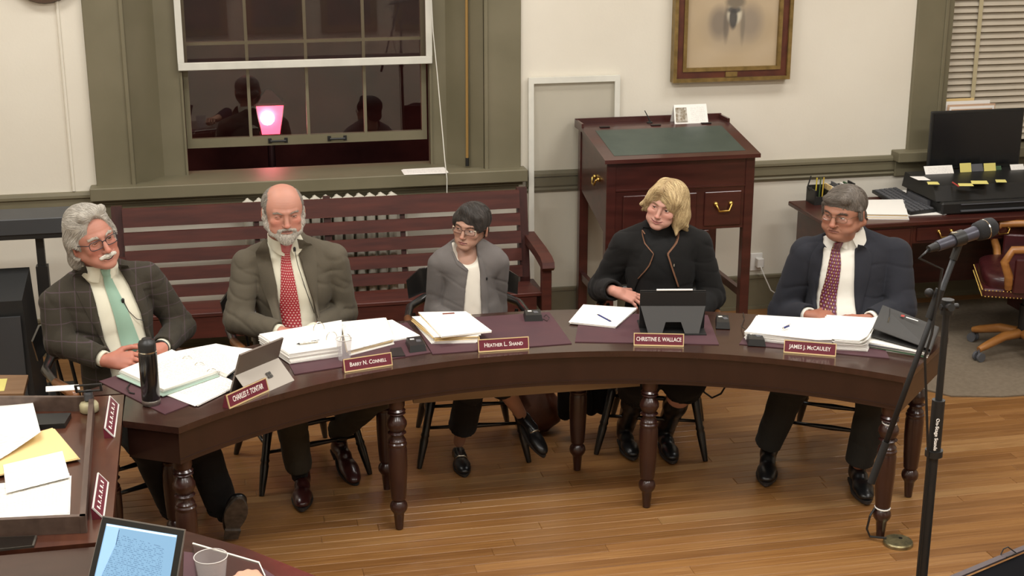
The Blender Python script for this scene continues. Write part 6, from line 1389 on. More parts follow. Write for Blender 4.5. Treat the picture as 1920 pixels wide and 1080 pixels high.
# ---- large man in navy suit
def man_navy():
    p = Person(2.93, 6.10, -14, 5, hz=.54, sw=.202, cw=.19, belly=.075, cd=.13, label='heavyset person with grey-brown hair and thin glasses in navy suit and patterned maroon tie', th=.475)
    EL, WL, ER, WR = PR(1468, 588, 3.02), PR(1516, 592, 2.84), PR(1688, 580, 3.02), PR(1634, 598, 2.84)
    Oh = PR(1583, 396, 2.98); H = rotm(-52, 7, 2)@np.diag([1.06, 1., .90]); hs = 1.04
    cfg = dict(skin='#A0705A', jaw=1.2, full=.010, cheek=.006, dchin=.014, fold=1., eye=.35, smile=-.35, nose=1.15, blush=.5, lip='#8E564C', stubble=.25); hv = head_mesh(cfg)
    K1, A1_, K2, A2_ = V3(2.55, 5.80, .49), V3(2.50, 5.93, .13), V3(2.86, 5.58, .49), V3(2.83, 5.64, .13)
    hd = [dict(w=WL+(WL-EL)/np.linalg.norm(WL-EL)*.02, d=V3(.9, -.42, .02), n=V3(0, -.55, .83), thumb=-1, curl=(.35, .45, .5, .5), sz=1.0), dict(w=WR+(WR-ER)/np.linalg.norm(WR-ER)*.02, d=V3(-.85, -.5, .04), n=V3(0, -.5, .85), thumb=1, curl=(.45, .5, .5, .5), sz=1.0)]
    p.neck(Oh+H@V3(0, .035, -.13)*hs); body(p, hv, H, Oh, hs, cfg, (EL, WL, ER, WR), (K1, A1_, K2, A2_), hd)
    jm = cloth('navy_suiting', '#2B2C32', bump=.3)
    vp = px2(p, [(1555, 450), (1548, 480), (1541, 520), (1534, 560), (1525, 620), (1602, 620), (1600, 570), (1601, 530), (1605, 490), (1612, 450)])
    j, B = jacket(p, EL, WL, ER, WR, vp, jm, seed=81, amp=.006, r=(.066, .056, .038), ncut=.078)
    s, Bs = shirt(p, EL, WL, ER, WR, M_shirtw, seed=82, r=.038, band=.074); shirt_collar(p, M_shirtw, s, rt=.080, rb=.088, dz=.014)
    tm = mat_dots('maroon_patterned_tie', '#5E2630', '#B8A678', 6, 24, .25, dot2='#8A6A9A')
    patch('tie', p, Bs, px2(p, [(1566, 474), (1557, 500), (1549, 530), (1540, 560), (1532, 600)]), px2(p, [(1580, 474), (1579, 500), (1573, 530), (1567, 560), (1562, 600)]), tm, off=.006, bulge=.006, yc=p.rt)
    patch('tie_knot', p, Bs, px2(p, [(1567, 461), (1567, 477)]), px2(p, [(1585, 461), (1579, 477)]), tm, n=8, off=.012, bulge=.008, th=.020, sm=3, yc=p.rt)
    patch('lapel', p, B, px2(p, [(1552, 468), (1547, 490), (1540, 530), (1531, 585)]), px2(p, [(1546, 468), (1524, 484), (1518, 530), (1528, 590)]), jm, off=.005, bulge=.004)
    patch('lapel', p, B, px2(p, [(1611, 462), (1605, 492), (1602, 530), (1601, 585)]), px2(p, [(1620, 464), (1640, 484), (1626, 530), (1604, 590)]), jm, off=.005, bulge=.004)
    trousers(p, K1, A1_, K2, A2_, M_trgr, seed=83, r=(.10, .080, .070, .052))
    shoe(p, V3(2.535, 6.00, .012), V3(-.40, -.92, 0), m=M_shk, sz=1.04, lab='black lace-up shoe'); shoe(p, V3(2.86, 5.74, .012), V3(-.24, -.97, 0), m=M_shk, sz=1.04, lab='black lace-up shoe')
    h = Vol((-.12, -.15, -.12), (.12, .14, .15), .003)
    h.add(ell((0, .014, .042), (.0875, .103, .089)), 0); h.add(ell((0, .07, -.035), (.07, .036, .05)), .02); h.add(cap((-.045, -.070, .080), (.04, -.075, .092), .020, .022), .02)
    for s in (-1, 1): h.add(cap((s*.084, -.022, .03), (s*.0865, -.018, -.018), .010, .008), .012)
    h.sub(ell((.004, -.122, -.020), (.068, .062, .086)), .006); h.sub(boxp((0, -.115, -.06), (.2, .088, .085)), .006)
    for s in (-1, 1): h.sub(ell((s*.090, .012, -.022), (.018, .024, .034)), .004)
    hair_obj('hair', h, cfg, lambda q: np.stack([-.8+(q[:, 0] > .03)*1.2, -.3+(q[:, 1] > .02)*1.0, -.25-(np.abs(q[:, 0]) > .07)*.9], 1), 2600, .035, '#5C5349', H*hs, Oh, p.root, col2='#746B61', var=.14, r=.0008, jit=.12, volcol='#645B51')
    brows(H*hs, Oh, '#4A3C32', p.root, hv, 1.1); eyes(H*hs, Oh, (-.35, -.35), p.root)
    glasses(H*hs, Oh, p.root, mat('thin_bronze_frame', '#6A5A4A', .3, metal=.7), w=.025, hgt=.0145, thick=.0010, square=.6)
    return p

# ---- wooden captain's chairs
def chair(x, y, rz, label):
    c = thing('captains_chair', label, 'chair', (x, y, 0), R_(rz), "black captain's chairs behind the curved table")
    MB().prism([(-.235, -.24), (.235, -.24), (.25, -.1), (.24, .14), (.19, .22), (-.19, .22), (-.24, .14), (-.25, -.1)], .425, .462).build('seat', M_black, c)
    lp = [(.012, 0), (.015, .03), (.021, .14), (.018, .155), (.022, .165), (.018, .178), (.020, .25), (.024, .33), (.018, .345), (.022, .355), (.017, .37), (.019, .45)]
    for (a, b, tx, ty) in ((-.265, -.25, -.175, -.17), (.265, -.25, .175, -.17), (-.23, .27, -.15, .15), (.23, .27, .15, .15)):
        d = Vector((tx-a, ty-b, .4249)); MB().lathe([(r, z*d.length/.45) for r, z in lp], (a, b, 0), 12, d.normalized()).build('leg', M_black, c, smooth=True, autos=40)
    def at_(a, b, tx, ty, z): k = z/.425; return (a+(tx-a)*k, b+(ty-b)*k, z)
    fl_ = lambda z: at_(-.265, -.25, -.175, -.17, z); fr_ = lambda z: at_(.265, -.25, .175, -.17, z); bl_ = lambda z: at_(-.23, .27, -.15, .15, z); br_ = lambda z: at_(.23, .27, .15, .15, z)
    for A, B, z in ((fl_, fr_, .19), (fl_, fr_, .29), (fl_, bl_, .22), (fr_, br_, .22), (bl_, br_, .24)):
        a, b = Vector(A(z)), Vector(B(z)); MB().tube([a.lerp(b, t) for t in (.04, .3, .5, .7, .96)], [.008, .010, .014, .010, .008], 8).build('stretcher', M_black, c, smooth=True)
    rail_ = [(-.285, -.16, .672), (-.29, -.02, .68), (-.27, .12, .69), (-.19, .235, .70), (0, .275, .705), (.19, .235, .70), (.27, .12, .69), (.29, -.02, .68), (.285, -.16, .672)]
    MB().tube(rail_[1:-1], [.018, .02, .022, .024, .022, .02, .018], 8).build('arm_rail', M_black, c, smooth=True, autos=60)
    for s in (0, -1): 
        q = rail_[:2] if s == 0 else rail_[:-3:-1]; a, b = Vector(q[0]), Vector(q[1])
        MB().tube([a+Vector((0, -.045, -.012)), a+Vector((0, -.02, 0)), a, b], [.014, .024, .024, .019], 10).build('hand_rest', M_chairwood, c, smooth=True, label='natural wood hand rest')
    sd = [(-.26, -.13), (-.255, -.02), (-.235, .09)]
    for s in (-1, 1):
        for (x_, y_) in sd: MB().cyl((s*x_*.9, y_*.9, .46), (s*x_*1.08, y_, .668), .009).build('spindle', M_black, c)
    for x_ in (-.15, -.09, -.03, .03, .09, .15): MB().cyl((x_*.95, .20, .46), (x_*1.1, .262-abs(x_)*.12, .69), .008).build('spindle', M_black, c)
    b = MB(); n = 9; g = []
    ring_ = [(-.27, .18), (-.2, .262), (-.1, .295), (0, .305), (.1, .295), (.2, .262), (.27, .18)]
    vs = []
    for (x_, y_) in ring_:
        tp = .835 if abs(x_) < .22 else .80; vs += [(x_, y_, .715), (x_, y_+.018, .715), (x_*1.03, y_+.038, tp), (x_*1.03, y_+.022, tp)]
    f = []
    for i in range(6):
        for k in range(4): f.append((i*4+k, (i+1)*4+k, (i+1)*4+(k+1) % 4, i*4+(k+1) % 4))
    f += [(3, 2, 1, 0), (24, 25, 26, 27)]; b.add(vs, f); b.build('crest_rail', M_black, c, smooth=True, autos=40)
    return c
chair(-.455, 6.12, 30, 'black captain\'s chair with wooden hand rests under the person in the plaid jacket')
chair(.325, 6.44, 15, 'black captain\'s chair with wooden hand rests under the bald bearded person')
chair(1.165, 6.515, -4, 'black captain\'s chair with wooden hand rests under the person in the grey jacket')
chair(2.09, 6.41, -21, 'black captain\'s chair with wooden hand rests under the blonde person')
chair(2.93, 6.10, -33, 'black captain\'s chair with wooden hand rests under the person in the navy suit')
man_moustache(); man_beard(); woman_dark(); woman_blonde(); man_navy()
# ================================================================== THINGS ON THE CURVED TABLE
Tz = TZ+.0002
def quad(c, z): return [P(x, y, z=z) for x, y in c]
def pad(corners, label):
    q = quad(corners, Tz); o = recenter(MB().slab(q, .0035).build('desk_pad', M_pad)); return tag(o, label, 'desk pad')
pad([(309, 778), (452, 722), (392, 650), (186, 716)], 'maroon desk pad in front of the person in the plaid jacket')
pad([(552, 703), (808, 662), (764, 606), (515, 632)], 'maroon desk pad in front of the bald bearded person')
pad([(811, 665), (1072, 645), (1030, 586), (775, 604)], 'maroon desk pad in front of the person in the grey jacket')
pad([(1078, 642), (1348, 647), (1327, 592), (1088, 588)], 'maroon desk pad in front of the blonde person')
pad([(1386, 646), (1668, 673), (1634, 606), (1424, 592)], 'maroon desk pad in front of the person in the navy suit')
Pz = Tz+.0037
M_gf = mat('gold_rim', '#E6CC98', .35, metal=.35); M_plate = mat('maroon_plate', '#6A2433', .35, coat=.2); M_let = mat('white_lettering', '#EFE9E0', .6)
def nameplate(txt, bl, br, label, hgt=.056, sc=False, z=Tz, size=.019, sx=.9, fit=.76, gold=True, pp_=None, tilt=14):
    a, b = (P(*bl, z=z), P(*br, z=z)) if pp_ is None else pp_; L = np.linalg.norm(b-a); ux = (b-a)/L; n = np.array([ux[1], -ux[0], 0.]); up = V3(0, 0, 1); til = R_(tilt)
    fu = up*math.cos(til)-n*math.sin(til); fn = n*math.cos(til)+up*math.sin(til)
    t = thing('nameplate', label, 'nameplate', tuple((a+b)/2))
    def Q(x, u, d): return a+ux*x+fu*u-fn*d
    w = MB(); w.add([a, b, b-n*.035, a-n*.035, Q(0, hgt, .006), Q(L, hgt, .006)], [(0, 3, 2, 1), (0, 1, 5, 4), (1, 2, 5), (2, 3, 4, 5), (3, 0, 4)])
    w.build('wedge_stand', M_plate, t, True)
    e = .0035; f = MB()
    for (x0, x1, u0, u1) in ((0, L, 0, e*1.6), (0, L, hgt-e, hgt), (0, e, e*1.6, hgt-e), (L-e, L, e*1.6, hgt-e)):
        f.hexa([Q(x0, u0, .002), Q(x1, u0, .002), Q(x1, u1, .002), Q(x0, u1, .002)], [Q(x0, u0, -.0035), Q(x1, u0, -.0035), Q(x1, u1, -.0035), Q(x0, u1, -.0035)])
    f.build('frame', M_gf if gold else MATS['white_plastic'], t, True)
    MB().hexa([Q(e, e*1.6, .001), Q(L-e, e*1.6, .001), Q(L-e, hgt-e, .001), Q(e, hgt-e, .001)], [Q(e, e*1.6, -.002), Q(L-e, e*1.6, -.002), Q(L-e, hgt-e, -.002), Q(e, hgt-e, -.002)]).build('face', M_plate, t, True)
    c = Q(L/2, hgt*.5+.001, -.0022)-np.array(t.location); M = Matrix([[ux[0], fu[0], fn[0], c[0]], [ux[1], fu[1], fn[1], c[1]], [ux[2], fu[2], fn[2], c[2]], [0, 0, 0, 1]])
    o = text_mesh(txt, size, M_let, t, M, sx=1, smallcaps=sc)
    if o.data.vertices:
        co = np.empty(len(o.data.vertices)*3, 'f'); o.data.vertices.foreach_get('co', co); co = co.reshape(-1, 3)-c; xx = co@ux; wd = xx.max()-xx.min(); k = fit*L/wd; co = co+np.outer(xx*(k-1), ux)+c; o.data.vertices.foreach_set('co', co.astype('f').ravel()); o.data.update()
    return t
nameplate('CHARLES F. TONTAR', (430, 767), (504, 733), 'gold rimmed maroon nameplate at the left end leaning before the silver tablet', size=.031)
nameplate('Barry N. Connell', (646, 699), (736, 685), 'gold rimmed maroon nameplate in front of the bald bearded person', sc=True, size=.025)
nameplate('Heather L. Shand', (897, 661), (992, 655), 'gold rimmed maroon nameplate in front of the person in the grey jacket', sc=True, size=.026)
nameplate('CHRISTINE E. WALLACE', (1188, 648), (1282, 650), 'gold rimmed maroon nameplate in front of the blonde person', size=.025, fit=.9)
nameplate('JAMES J. McCAULEY', (1469, 661), (1567, 669), 'gold rimmed maroon nameplate in front of the person in the navy suit', size=.024, fit=.8)
def page(name, label, corners, z, th=.001, m=None, cat='paper', part=None):
    q = quad(corners, z); o = MB().slab(q, th).build(name, m or M_print, part, part is not None)
    uv_frame(o, q[0], q[1]-q[0], q[3]-q[0])
    if part is None: recenter(o); tag(o, label, cat)
    return o
# --- first seat: binder, loose sheets, tablet, flask
stack('paper_stack', 'loose printed sheets under the open binder at the left end', [(300, 738), (368, 762), (447, 724), (392, 692)], Pz, 4, .0012, [M_paper, M_print2, M_paper, M_print2], rot=.03)
bd = thing('open_binder', 'open ring binder with printed pages beside the black flask', 'binder', tuple(P(350, 700, z=Pz)))
Bz = Pz+.006
q = quad([(218, 706), (305, 744), (412, 706), (330, 664)], Bz); MB().slab(q, .003).build('cover', mat('pale_green_cover', '#9DB3A4', .5), bd, True)
for k in range(6):
    o = page('page', '', [(222+k*.8, 700-k*1.1), (304+k*.6, 737-k*1.1), (410, 702-k*1.3), (322, 661-k)], Bz+.0035+k*.0028, .0026, (M_paper, MATS['pale_green_cover'], M_paper, M_paper, M_paper, M_print2)[k], part=bd)
for k in range(5):
    o = page('page', '', [(326-k, 665-k), (424+k, 708-k*1.2), (480, 664-k), (405, 648-k*.7)], Bz+.001+k*.0028, .0026, (M_paper, M_paper, M_paper, M_paper, M_print2)[k], part=bd)
for (x, y) in ((352, 676), (375, 688), (398, 700)):
    c = P(x, y, z=Bz+.012); MB().tube([c+V3(.022*math.cos(a), -.004*math.cos(a), .020*math.sin(a)) for a in np.linspace(.1, math.pi-.1, 9)], .0016, 6).build('ring', M_steel, bd, True)
page('loose_sheet', 'printed sheet fanned out behind the open binder', [(425, 668), (478, 668), (486, 656), (432, 650)], Bz, .001, M_print2)
# tablet with kickstand
tbp = thing('kickstand_tablet', 'grey tablet computer propped on a kickstand at the left end of the table', 'tablet', tuple(P(505, 705, z=Tz)))
kL, kR = P(472, 748, z=Tz), P(552, 713, z=Tz); ux = (kR-kL)/np.linalg.norm(kR-kL); nn = np.array([ux[1], -ux[0], 0]); WD = np.linalg.norm(kR-kL)
hL = kL-nn*.045+V3(0, 0, .085); hR = hL+ux*WD; tpv = V3(0, 0, .165)-nn*.075; fL = kL-nn*.135; bL = fL
d_ = (hL-fL)/np.linalg.norm(hL-fL)
# the screen slab leans back (away from the sitter, towards the room)
sB = kL-nn*.12; sT = sB+nn*.065+V3(0, 0, .175); tn = np.cross(ux, (sT-sB)/np.linalg.norm(sT-sB))
def slabq(a, b, c, d, n, th): return MB().add([a, b, c, d, a+n*th, b+n*th, c+n*th, d+n*th], [(3, 2, 1, 0), (4, 5, 6, 7), (0, 1, 5, 4), (1, 2, 6, 5), (2, 3, 7, 6), (3, 0, 4, 7)])
M_tab = mat('tablet_magnesium', '#74695F', .4, metal=.35); M_tab2 = mat('tablet_kickstand', '#A39B90', .4, metal=.35)
slabq(sB, sB+ux*WD, sT+ux*WD, sT, tn, .008).build('display', M_tab, tbp, True)
mid = sB+(sT-sB)*.50; slabq(kL, kR, mid+ux*WD+tn*-.001, mid-tn*.001, tn, -.003).build('kickstand', M_tab2, tbp, True)
kv = (mid-kL)/np.linalg.norm(mid-kL); kn = np.cross(ux, kv); kn = kn*(1 if kn@nn > 0 else -1); lgc = kL+(mid-kL)*.5+ux*WD*.60
for dx, dz in ((-.007, .007), (.007, .007), (-.007, -.007), (.007, -.007)):
    c = lgc+ux*dx+kv*dz+kn*.0035; slabq(c-ux*.006-kv*.006, c+ux*.006-kv*.006, c+ux*.006+kv*.006, c-ux*.006+kv*.006, kn, .0006).build('logo_square', mat('logo_dark', '#3A3630', .5), tbp, True)
MB().slab([sB-nn*.20-ux*.01, sB-nn*.005-ux*.01, sB-nn*.005+ux*WD, sB-nn*.20+ux*WD], .005).build('keyboard_cover', M_plastic, tbp, True)
fk = P(284, 757, z=Pz); fk = (fk[0], fk[1], Pz); fl_ = thing('black_flask', 'tall glossy black insulated flask standing on the maroon pad', 'flask', fk)
MB().lathe([(.034, 0), (.0355, .004), (.0355, .018), (.034, .020)], (0, 0, 0), 32).build('steel_base', mat('brushed_steel', '#8E8A84', .35, metal=1.), fl_, smooth=True, autos=40)
MB().lathe([(.0345, .0202), (.0355, .03), (.0355, .205), (.0335, .214)], (0, 0, 0), 32).build('body', mat('gloss_black', '#101010', .18, coat=.5), fl_, smooth=True, autos=40)
MB().lathe([(.0345, .2142), (.0345, .2185)], (0, 0, 0), 32).build('ring', M_steel, fl_, smooth=True, autos=40)
MB().lathe([(.034, .2187), (.034, .245), (.030, .257), (.020, .262), (.018, .268), (.004, .270)], (0, 0, 0), 32).build('lid', M_plastic, fl_, smooth=True, autos=50)
tag(recenter(MB().tube([P(x, y, z=z) for x, y, z in ((243, 720, Pz+.004), (238, 727, Pz+.008), (243, 736, Pz+.004), (252, 738, Pz+.003))], .003, 6).build('cord_loop', M_plastic)), 'small dark cord loop at the left corner of the binder', 'cord')
# --- second seat
stack('paper_stack', 'thick stack of white printed sheets in front of the bald bearded person', [(543, 683), (640, 668), (640, 618), (486, 645)], Pz, 12, .0038, rot=.015, jit=.003)
stack('paper_stack', 'white sheets over a manila folder left of the black remote box', [(652, 667), (737, 645), (722, 604), (640, 612)], Pz, 8, .003, [M_paper, M_paper, M_manila, M_paper, M_manila, M_manila, M_paper, M_print], rot=.02)
stack('paper_stack', 'thin fan of white sheets at the right of the manila folder', [(738, 641), (788, 631), (736, 602), (694, 606)], Pz, 3, .002, rot=.03)
ob = thing('binder_rings', 'open metal binder rings standing up among the papers', 'binder rings', tuple(P(620, 640, z=Pz+.046)))
for (x, y) in ((598, 618), (622, 636), (648, 640)):
    c = P(x, y, z=Pz+.047); MB().tube([c+V3(.024*math.cos(a), .006*math.cos(a), .034*math.sin(a)) for a in np.linspace(0, math.pi, 11)], .0018, 6).build('ring', M_steel, ob, True)
def pen(a, b, z, label, m, m2=None):
    A, B = P(*a, z=z), P(*b, z=z); t = thing('pen', label, 'pen', tuple(A)); d = (B-A)/np.linalg.norm(B-A); L = np.linalg.norm(B-A)
    MB().cyl(A, A+d*L*.86, .0045).build('barrel', m, t, True, smooth=True, autos=40); MB().cyl(A+d*L*.86, B, .0045, .001).build('tip', m2 or M_steel, t, True); MB().box(tuple(A+d*L*.12+V3(0, 0, .005)), (.035, .002, .002), rz=math.atan2(d[1], d[0])).build('clip', m2 or M_steel, t, True)
    return t
pen((596, 640), (556, 645), Pz+.052, 'black and silver pen lying on the thick paper stack', M_steel, M_plastic)
pen((1145, 603), (1119, 589), Pz+.0105, 'blue pen lying on the papers of the blonde person', mat('blue_plastic', '#27336E', .35))
pen((1479, 611), (1467, 616), Pz+.046, 'short blue pen lying on the papers of the person in the navy suit', MATS['blue_plastic'])
# clear cup
M_clear = mat('clear_plastic', '#D8D4D4', .15); M_clear.node_tree.nodes['Principled BSDF'].inputs['Alpha'].default_value = .22
def cup(c, r0, r1, h, label):
    t = thing('plastic_cup', label, 'cup', c)
    n = 28; pr = [(r0*.2, .002), (r0, .002), (r0+(r1-r0)*.5, h*.5), (r1, h), (r1-.0012, h), (r0+(r1-r0)*.5-.0012, h*.5), (r0-.0012, .004), (r0*.2, .004)]
    MB().lathe(pr, (0, 0, 0), n).build('wall', M_clear, t, smooth=True, autos=40)
    MB().tube([(r1*math.cos(a), r1*math.sin(a), h) for a in np.linspace(0, 6.283, 30)[:-1]], .0016, 6, closed=True).build('rim', mat('clear_rim', '#CFCBC6', .2, alpha=1), t, smooth=True)
    MB().lathe([(r0-.002, .0), (r0, .003)], (0, 0, 0), n).build('base', MATS['clear_rim'], t); return t
c = P(646, 675, z=Tz); cup((c[0], c[1], Tz+.0002), .026, .034, .095, 'small clear plastic cup behind the second nameplate from the left')
# remote boxes (conference microphones)
def box_mic(corners, label, wire=None, h=.028):
    q = quad(corners, Tz+.0036 if corners[0][1] < 700 else Tz); c = sum(q)/4; t = thing('microphone_box', label, 'microphone box', (c[0], c[1], Pz)); qi = [c+(p-c)*.86 for p in q]
    MB().hexa([V3(p[0], p[1], Pz) for p in q], [V3(p[0], p[1], Pz+h) for p in qi]).build('case', M_plastic, t, True)
    k = c+(q[3]-c)*.35; MB().box((k[0], k[1], Pz+h+.0012), (.018, .012, .002)).build('button', MATS['white_plastic'], t, True)
    MB().box((c[0]+.012, c[1], Pz+h+.0008), (.02, .03, .0014)).build('face_plate', M_grey, t, True)
    if wire: MB().tube([P(x, y, z=Pz+.003+dz) for x, y, dz in wire], .0015, 5).build('cable', M_plastic, t, True)
box_mic([(768, 662), (800, 658), (791, 640), (760, 643)], 'black microphone box right of the bald bearded person\'s papers')
tag(recenter(MB().slab([P(x, y, z=Pz) for x, y in ((735, 670), (760, 668), (752, 652), (732, 655))], .004).build('black_card', M_plastic)), 'flat black card behind the second nameplate from the left', 'card')
box_mic([(984, 603), (1018, 602), (1015, 590), (981, 591)], 'black microphone box with thin wire right of the person in the grey jacket', [(1018, 598, 0), (1026, 602, 0), (1030, 596, .01), (1024, 590, .01), (1020, 594, 0)])
box_mic([(1342, 616), (1369, 617), (1367, 601), (1341, 599)], 'black microphone box right of the folded tablet case')
box_mic([(1402, 648), (1436, 650), (1428, 634), (1397, 632)], 'black microphone box at the left corner of the navy-suited person\'s papers', [(1412, 632, .02), (1403, 622, .03), (1390, 612, .002), (1396, 596, .0), (1393, 586, .0)])
# --- third seat
stack('paper_stack', 'tall untidy pile of papers and folders before the person in the grey jacket', [(814, 645), (898, 642), (880, 600), (774, 606)], Pz, 10, .0035, [M_paper, M_paper, M_paper, M_paper, M_manila, M_paper, M_manila, M_manila, M_paper, M_paper], rot=.05, jit=.005)
tp = stack('paper_stack', 'top bundle of printed sheets with clip on the untidy pile', [(828, 634), (922, 624), (875, 587), (786, 588)], Pz+.0352, 4, .0022, [M_manila, M_paper, M_print2, M_print], rot=.02, jit=.002)
c = P(841, 588, z=Pz+.0445); tag(recenter(MB().box((c[0], c[1], Pz+.0455), (.055, .014, .002), bev=.0006).build('label_sticker', mat('red_brown_sticker', '#7A4034', .6))), 'small reddish label on the top sheet of the untidy pile', 'label')
# --- fourth seat
stack('paper_stack', 'thin set of white sheets with a blue pen before the blonde person', [(1068, 607), (1153, 616), (1194, 581), (1094, 574)], Pz, 4, .0025, [M_paper, M_paper, M_paper, M_print], rot=.03, jit=.003)
ft = thing('folio_tablet', 'tablet in a black folding case standing before the blonde person', 'tablet', tuple(P(1262, 605, z=Pz)))
bL, bR = P(1200, 640, z=Pz+.0002), P(1322, 640, z=Pz+.0002)
a1, a2 = P(1210, 626, z=Pz), P(1315, 626, z=Pz); ux = (a2-a1)/np.linalg.norm(a2-a1); nn = np.array([ux[1], -ux[0], 0]); m0 = (a1+a2)/2
def F_(x, d, z): return m0+ux*x-nn*d+V3(0, 0, z)
M_fol = mat('charcoal_case', '#3B3A38', .65, bump=.1, bscale=300); M_fol2 = mat('black_case', '#171716', .55)
MB().slab([F_(-.145, -.02, 0), F_(.145, -.02, 0), F_(.145, .19, 0), F_(-.145, .19, 0)], .004).build('base_flap', M_fol2, ft, True)
top = F_(0, .045, .185); hw = .146
slabq(F_(-hw, .075, .005), F_(hw, .075, .005), F_(hw, .06, .182), F_(-hw, .06, .182), np.cross(ux, V3(0, 0, 1)), -.010).build('tablet_shell', M_fol2, ft, True)
slabq(F_(-hw, .051, .115), F_(hw, .051, .115), F_(hw, .048, .180), F_(-hw, .048, .180), nn, .003).build('upper_flap', M_fol2, ft, True)
slabq(F_(-.118, -.002, .0045), F_(-.052, -.002, .0045), F_(-.040, .012, .045), F_(-.128, .020, .06), nn, .003)
b = MB(); z0, z1, z2 = .0045, .05, .115
def KQ(x, z): return F_(x, -.004+(z-.0045)*.5, z)
pl = [(-.113, z0), (-.05, z0), (-.034, z1), (.034, z1), (.05, z0), (.113, z0), (.145, z2), (-.145, z2)]
n = len(pl); b.add([KQ(x, z) for x, z in pl]+[KQ(x, z)+nn*.003 for x, z in pl], [tuple(range(n-1, -1, -1)), tuple(range(n, 2*n))]+[(i, (i+1) % n, n+(i+1) % n, n+i) for i in range(n)]); b.build('stand_panel', M_fol, ft, True)
tag(recenter(MB().cyl(F_(-.075, .052, .188), F_(.085, .052, .189), .0045).build('white_stylus', MATS['white_plastic'])), 'white stylus resting along the top edge of the black tablet case', 'stylus')
# --- fifth seat
stack('paper_stack', 'broad pile of white documents before the person in the navy suit', [(1396, 637), (1560, 655), (1560, 610), (1420, 603)], Pz, 9, .0036, rot=.02, jit=.004, curl=.5)
stack('paper_stack', 'curling right half of the documents before the person in the navy suit', [(1562, 656), (1624, 660), (1650, 612), (1548, 606)], Pz, 11, .0036, rot=.03, jit=.004, curl=.9)
stack('paper_stack', 'white papers under the charcoal binder at the right end', [(1622, 652), (1738, 672), (1752, 625), (1650, 612)], Tz, 7, .004, [M_paper, MATS['green_card'], M_paper, M_paper, M_grey, M_paper, M_paper], rot=.04, jit=.004)
cb_ = thing('charcoal_binder', 'closed charcoal ring binder lying tilted on papers at the right end', 'binder', tuple(P(1700, 620, z=Tz+.03)))
zt = Tz+.085; q = [P(1636, 616, z=Tz+.075), P(1744, 656, z=Tz+.045), P(1760, 614, z=Tz+.05), P(1655, 573, z=Tz+.105)]
MB().add([p for p in q]+[p+V3(0, 0, .003) for p in q], [(3, 2, 1, 0), (4, 5, 6, 7), (0, 1, 5, 4), (1, 2, 6, 5), (2, 3, 7, 6), (3, 0, 4, 7)]).build('front_cover', M_fol, cb_, True)
qb = [V3(p[0], p[1], Tz+.030+(.008 if i in (0, 3) else 0)) for i, p in enumerate(q)]; MB().slab(qb, .003).build('rear_cover', M_fol, cb_, True)
MB().add([qb[1], qb[2], q[2], q[1], qb[1]+V3(.003, 0, 0), qb[2]+V3(.003, 0, 0), q[2]+V3(.003, 0, 0), q[1]+V3(.003, 0, 0)], [(3, 2, 1, 0), (4, 5, 6, 7), (0, 1, 5, 4), (1, 2, 6, 5), (2, 3, 7, 6), (3, 0, 4, 7)]).build('spine', M_fol, cb_, True)
ue, ve = q[1]-q[0], q[3]-q[0]
def on(a, b, dz=.0036): return q[0]+ue*a+ve*b+V3(0, 0, dz)
MB().tube([on(.20, .42), on(.19, .60)], .003, 6).build('silver_clasp', M_steel, cb_, True); MB().tube([on(.19, .6), on(.14, .98)], .0012, 5).build('elastic', M_plastic, cb_, True)
MB().slab([on(.36, .80), on(.42, .82), on(.42, .90), on(.36, .88)], .0006).build('red_mark', mat('red_ink', '#9E3A34', .6), cb_, True)
MB().slab([on(.45, .83), on(.66, .85), on(.66, .88), on(.45, .86)], .0006).build('white_mark', MATS['white_lettering'], cb_, True)
# ================================================================== under the table
bg = thing('leather_bag', 'slouched brown leather handbag on the floor behind the crossed legs', 'handbag', (1.535, 6.62, 0))
t_ = MB().ball((0, 0, 0), 1, 20); sc_ = []
for p_ in t_.v:
    x, y, z = [math.copysign(abs(k)**.7, k) for k in p_]; w_ = 1-.25*(z > 0)*z; sc_.append((1.535+x*.12*w_+.008*math.sin(z*9), 6.62+y*.07*w_+.008*math.sin(x*8+z*5), .135+z*.135+.01*math.sin(x*6)*(z > 0)))
MB().add(sc_, t_.f).build('body', mat('brown_leather', '#5A3222', .35, var='#40221A', vscale=9, bump=.4, bscale=14, bdist=.006), bg, True, smooth=True)
for dy in (-.04, .04): MB().tube([(1.465, 6.62+dy, .24), (1.48, 6.62+dy, .33), (1.535, 6.62+dy*.6, .37), (1.59, 6.62+dy, .33), (1.60, 6.62+dy, .24)], .008, 8).build('handle', MATS['brown_leather'], bg, True, smooth=True)
ct = thing('black_coat', 'black coat hanging down from the left side of the blonde person\'s chair', 'coat', (1.74, 6.50, .12))
v = Vol((1.58, 6.35, .07), (1.90, 6.66, .50), .006)
for k in range(5): v.add(cap((1.64+.045*k, 6.50+.02*math.sin(k*2.2), .44), (1.65+.047*k, 6.49+.03*math.sin(k*2.5), .14+.018*(k % 3)), .030, .038), .025)
wrinkle(v, 91, .006, 26); mkobj('fabric', v.mesh(), cloth('black_coat_wool', '#191818'), ct)
pts = [P(x, y, Y=Y_) for x, y, Y_ in ((1316, 700, 6.15), (1320, 735, 6.12), (1335, 746, 6.1), (1352, 738, 6.08), (1366, 715, 6.05))]
tag(recenter(MB().tube(pts, .005, 6).build('hanging_cable', M_plastic)), 'black cable loop hanging below the table beside the blonde person\'s chair', 'cable')
